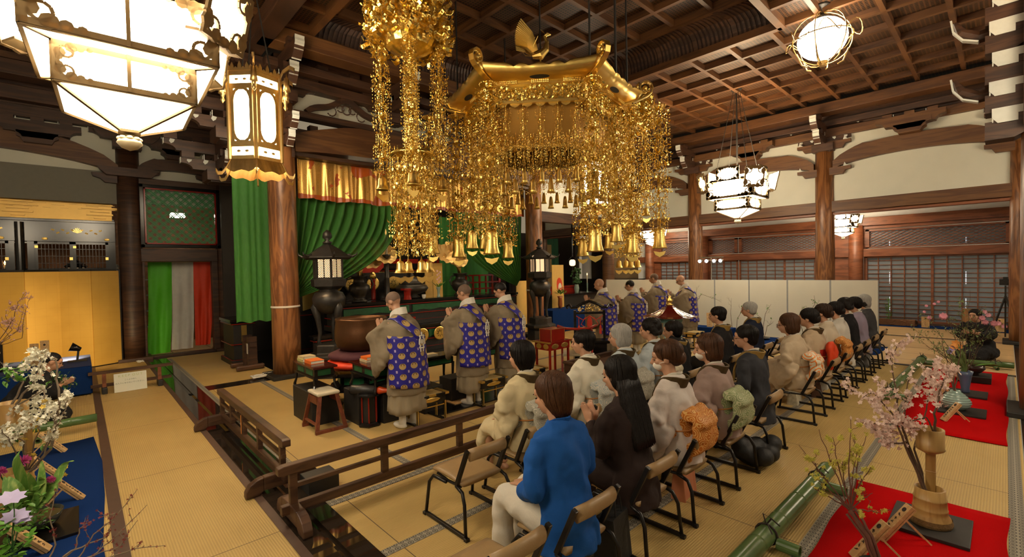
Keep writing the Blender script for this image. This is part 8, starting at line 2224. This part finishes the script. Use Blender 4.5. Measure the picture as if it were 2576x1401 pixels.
for tx, ty in ((8, 1345), (18, 1370), (75, 1350), (62, 1332), (35, 1325), (15, 1320), (30, 1385), (5, 1395), (45, 1395), (20, 1400), (60, 1375)):
    for _ in range(5): leaf(g, pc(tx, ty, 4.2+rnd.uniform(-.08, .08)), [rnd.gauss(0, 1), rnd.gauss(0, 1), rnd.gauss(0, .5)], rnd.uniform(.04, .065), .8)
stuff(ob('leaf', g, mat('leaf_bright', (.12, .33, .03), .5, var=.4, scale=20), r)); ob('flower_pin', G().lathe([(.05, 0), (.05, .03)], (hb.x, hb.y, .012), 14), BLACK_M, r)
r = thing('budding_twigs', 'bare twigs with dark red buds reaching over the blue rug, bottom left', 'flower arrangement', (0, 0, 0)); rnd = random.Random(19); g = G(); sites = []
def pw(x, y, Y=3.55): return aY(x, y, Y)
hb = pw(110, 1440)
for mn in ([(200, 1400), (235, 1345), (290, 1300), (345, 1232)], [(140, 1370), (125, 1300), (148, 1215)], [(180, 1385), (270, 1350), (290, 1290), (255, 1300)], [(230, 1400), (290, 1350), (370, 1270)], [(250, 1410), (340, 1380), (415, 1372)], [(210, 1405), (300, 1375), (345, 1310)], [(190, 1380), (200, 1330), (230, 1310)]):
    branch(g, [hb]+[pw(x, y) for x, y in mn], .005, .0015, rnd, .004, 4, .06, sites, .4, 0)
ob('branch', g, TWIG_G, r); g = G()
for _ in range(210): c = rnd.choice(sites)+Vector([rnd.gauss(0, .004) for _ in range(3)]); flower(g, c, rnd.uniform(.006, .010), rnd, 4)
stuff(ob('bud', g, mat('bud_red', (.22, .03, .03), .7), r))
r2_ = thing('twig_holder', 'low black dish at the lower picture edge holding the budding twigs', 'dish', (hb.x, hb.y, .012)); ob('dish_body', G().lathe([(.08, 0), (.12, .05), (.10, .05), (.02, .02)], n=18), BLACK, r2_)
easel(-.15, 6.95, R(78), 'wooden name plate just in front of the left bamboo pole', .30, .07, 40); easel(-.16, 6.05, R(78), 'wooden name plate between the bamboo vase and the yellow flowers', .30, .07, 40); easel(-.20, 4.50, R(78), 'largest wooden name plate, lower left under the clematis', .30, .07, 40); easel(-.02, 5.35, R(78), 'wooden name plate half hidden beside the dark bowl', .24, .06, 40)
# pink sprays in a black vase on the blue table
r = thing('black_square_vase', 'black square vase with a round crest on the blue table', 'vase', (-.95, 10.5, .474)); ob('vase_body', G().box((0, 0, .21), (.17, .17, .42)), BLACK, r, bev=.006); ob('crest', G().add(G().lathe([(.03, -.001), (.03, .001)], n=16), Matrix.Translation((.03, -.087, .3))@Matrix.Rotation(PI/2, 4, 'X')), WOOD_L, r)
r = thing('pink_blossom_spray', 'tall thin spray of pink blossom in the black square vase', 'flower arrangement', (0, 0, 0)); rnd = random.Random(29); g = G(); sites = []
b = Vector((-.95, 10.5, .85))
for mn in ([(30, 830), (15, 800), (15, 780)], [(35, 800), (45, 760), (65, 735)], [(45, 830), (60, 780)], [(55, 850), (62, 790), (75, 750)], [(25, 850), (0, 815)]): branch(g, [b]+[aY(x, y, 10.5) for x, y in mn], .006, .002, rnd, .01, 3, .15, sites, .4, 1)
ob('branch', g, TWIG, r); g = G()
for _ in range(260): flower(g, rnd.choice(sites)+Vector([rnd.gauss(0, .02) for _ in range(3)]), rnd.uniform(.012, .02), rnd, 5)
stuff(ob('blossom', g, PETAL_P, r))
# sprig held by the kneeling man
r = thing('blossom_sprig', 'leafy blossom sprig in the hands of the kneeling man in black', 'flowers', (0, 0, 0)); rnd = random.Random(2); g = G(); sites = []
for mn in ([(150, 955), (175, 962)], [(140, 950), (130, 945)], [(160, 965), (178, 975)]): branch(g, [aY(148, 970, 8.4)]+[aY(x, y, 8.4) for x, y in mn], .004, .002, rnd, .006, 4, .08, sites, .2, 1)
ob('branch', g, TWIG, r); g = G()
for _ in range(170): leaf(g, rnd.choice(sites)+Vector([rnd.gauss(0, .03) for _ in range(3)]), [rnd.gauss(0, 1) for _ in range(3)], rnd.uniform(.035, .055), .5)
stuff(ob('leaf', g, LEAF_D, r)); g = G()
for _ in range(40): flower(g, rnd.choice(sites)+Vector([rnd.gauss(0, .03) for _ in range(2)]+[.04]), .018, rnd)
stuff(ob('blossom', g, PETAL_W, r))
# flowers by the painted screen
r = thing('red_vase_flowers', 'slender red-brown vase of flowers before the yellow painted screen', 'flower vase', (11.0, 9.55, .62)); ob('vase_body', G().lathe([(.05, 0), (.07, .1), (.06, .3), (.09, .38), (.07, .37)], n=16), mat('red_brown_glaze', (.30, .08, .02), .35), r, smooth=True); g = G(); rnd = random.Random(3)
for _ in range(60): leaf(g, (rnd.gauss(0, .06), rnd.gauss(0, .05), .42+rnd.random()*.12), (rnd.gauss(0, 1), rnd.gauss(0, .5), .7), .12, .3)
stuff(ob('leaf', g, LEAF, r)); g = G()
for _ in range(9): flower(g, (rnd.gauss(0, .05), -.05, .56+rnd.random()*.1), .05, rnd)
stuff(ob('blossom', g, mat('petal_orange2', (.6, .2, .08), .6), r))
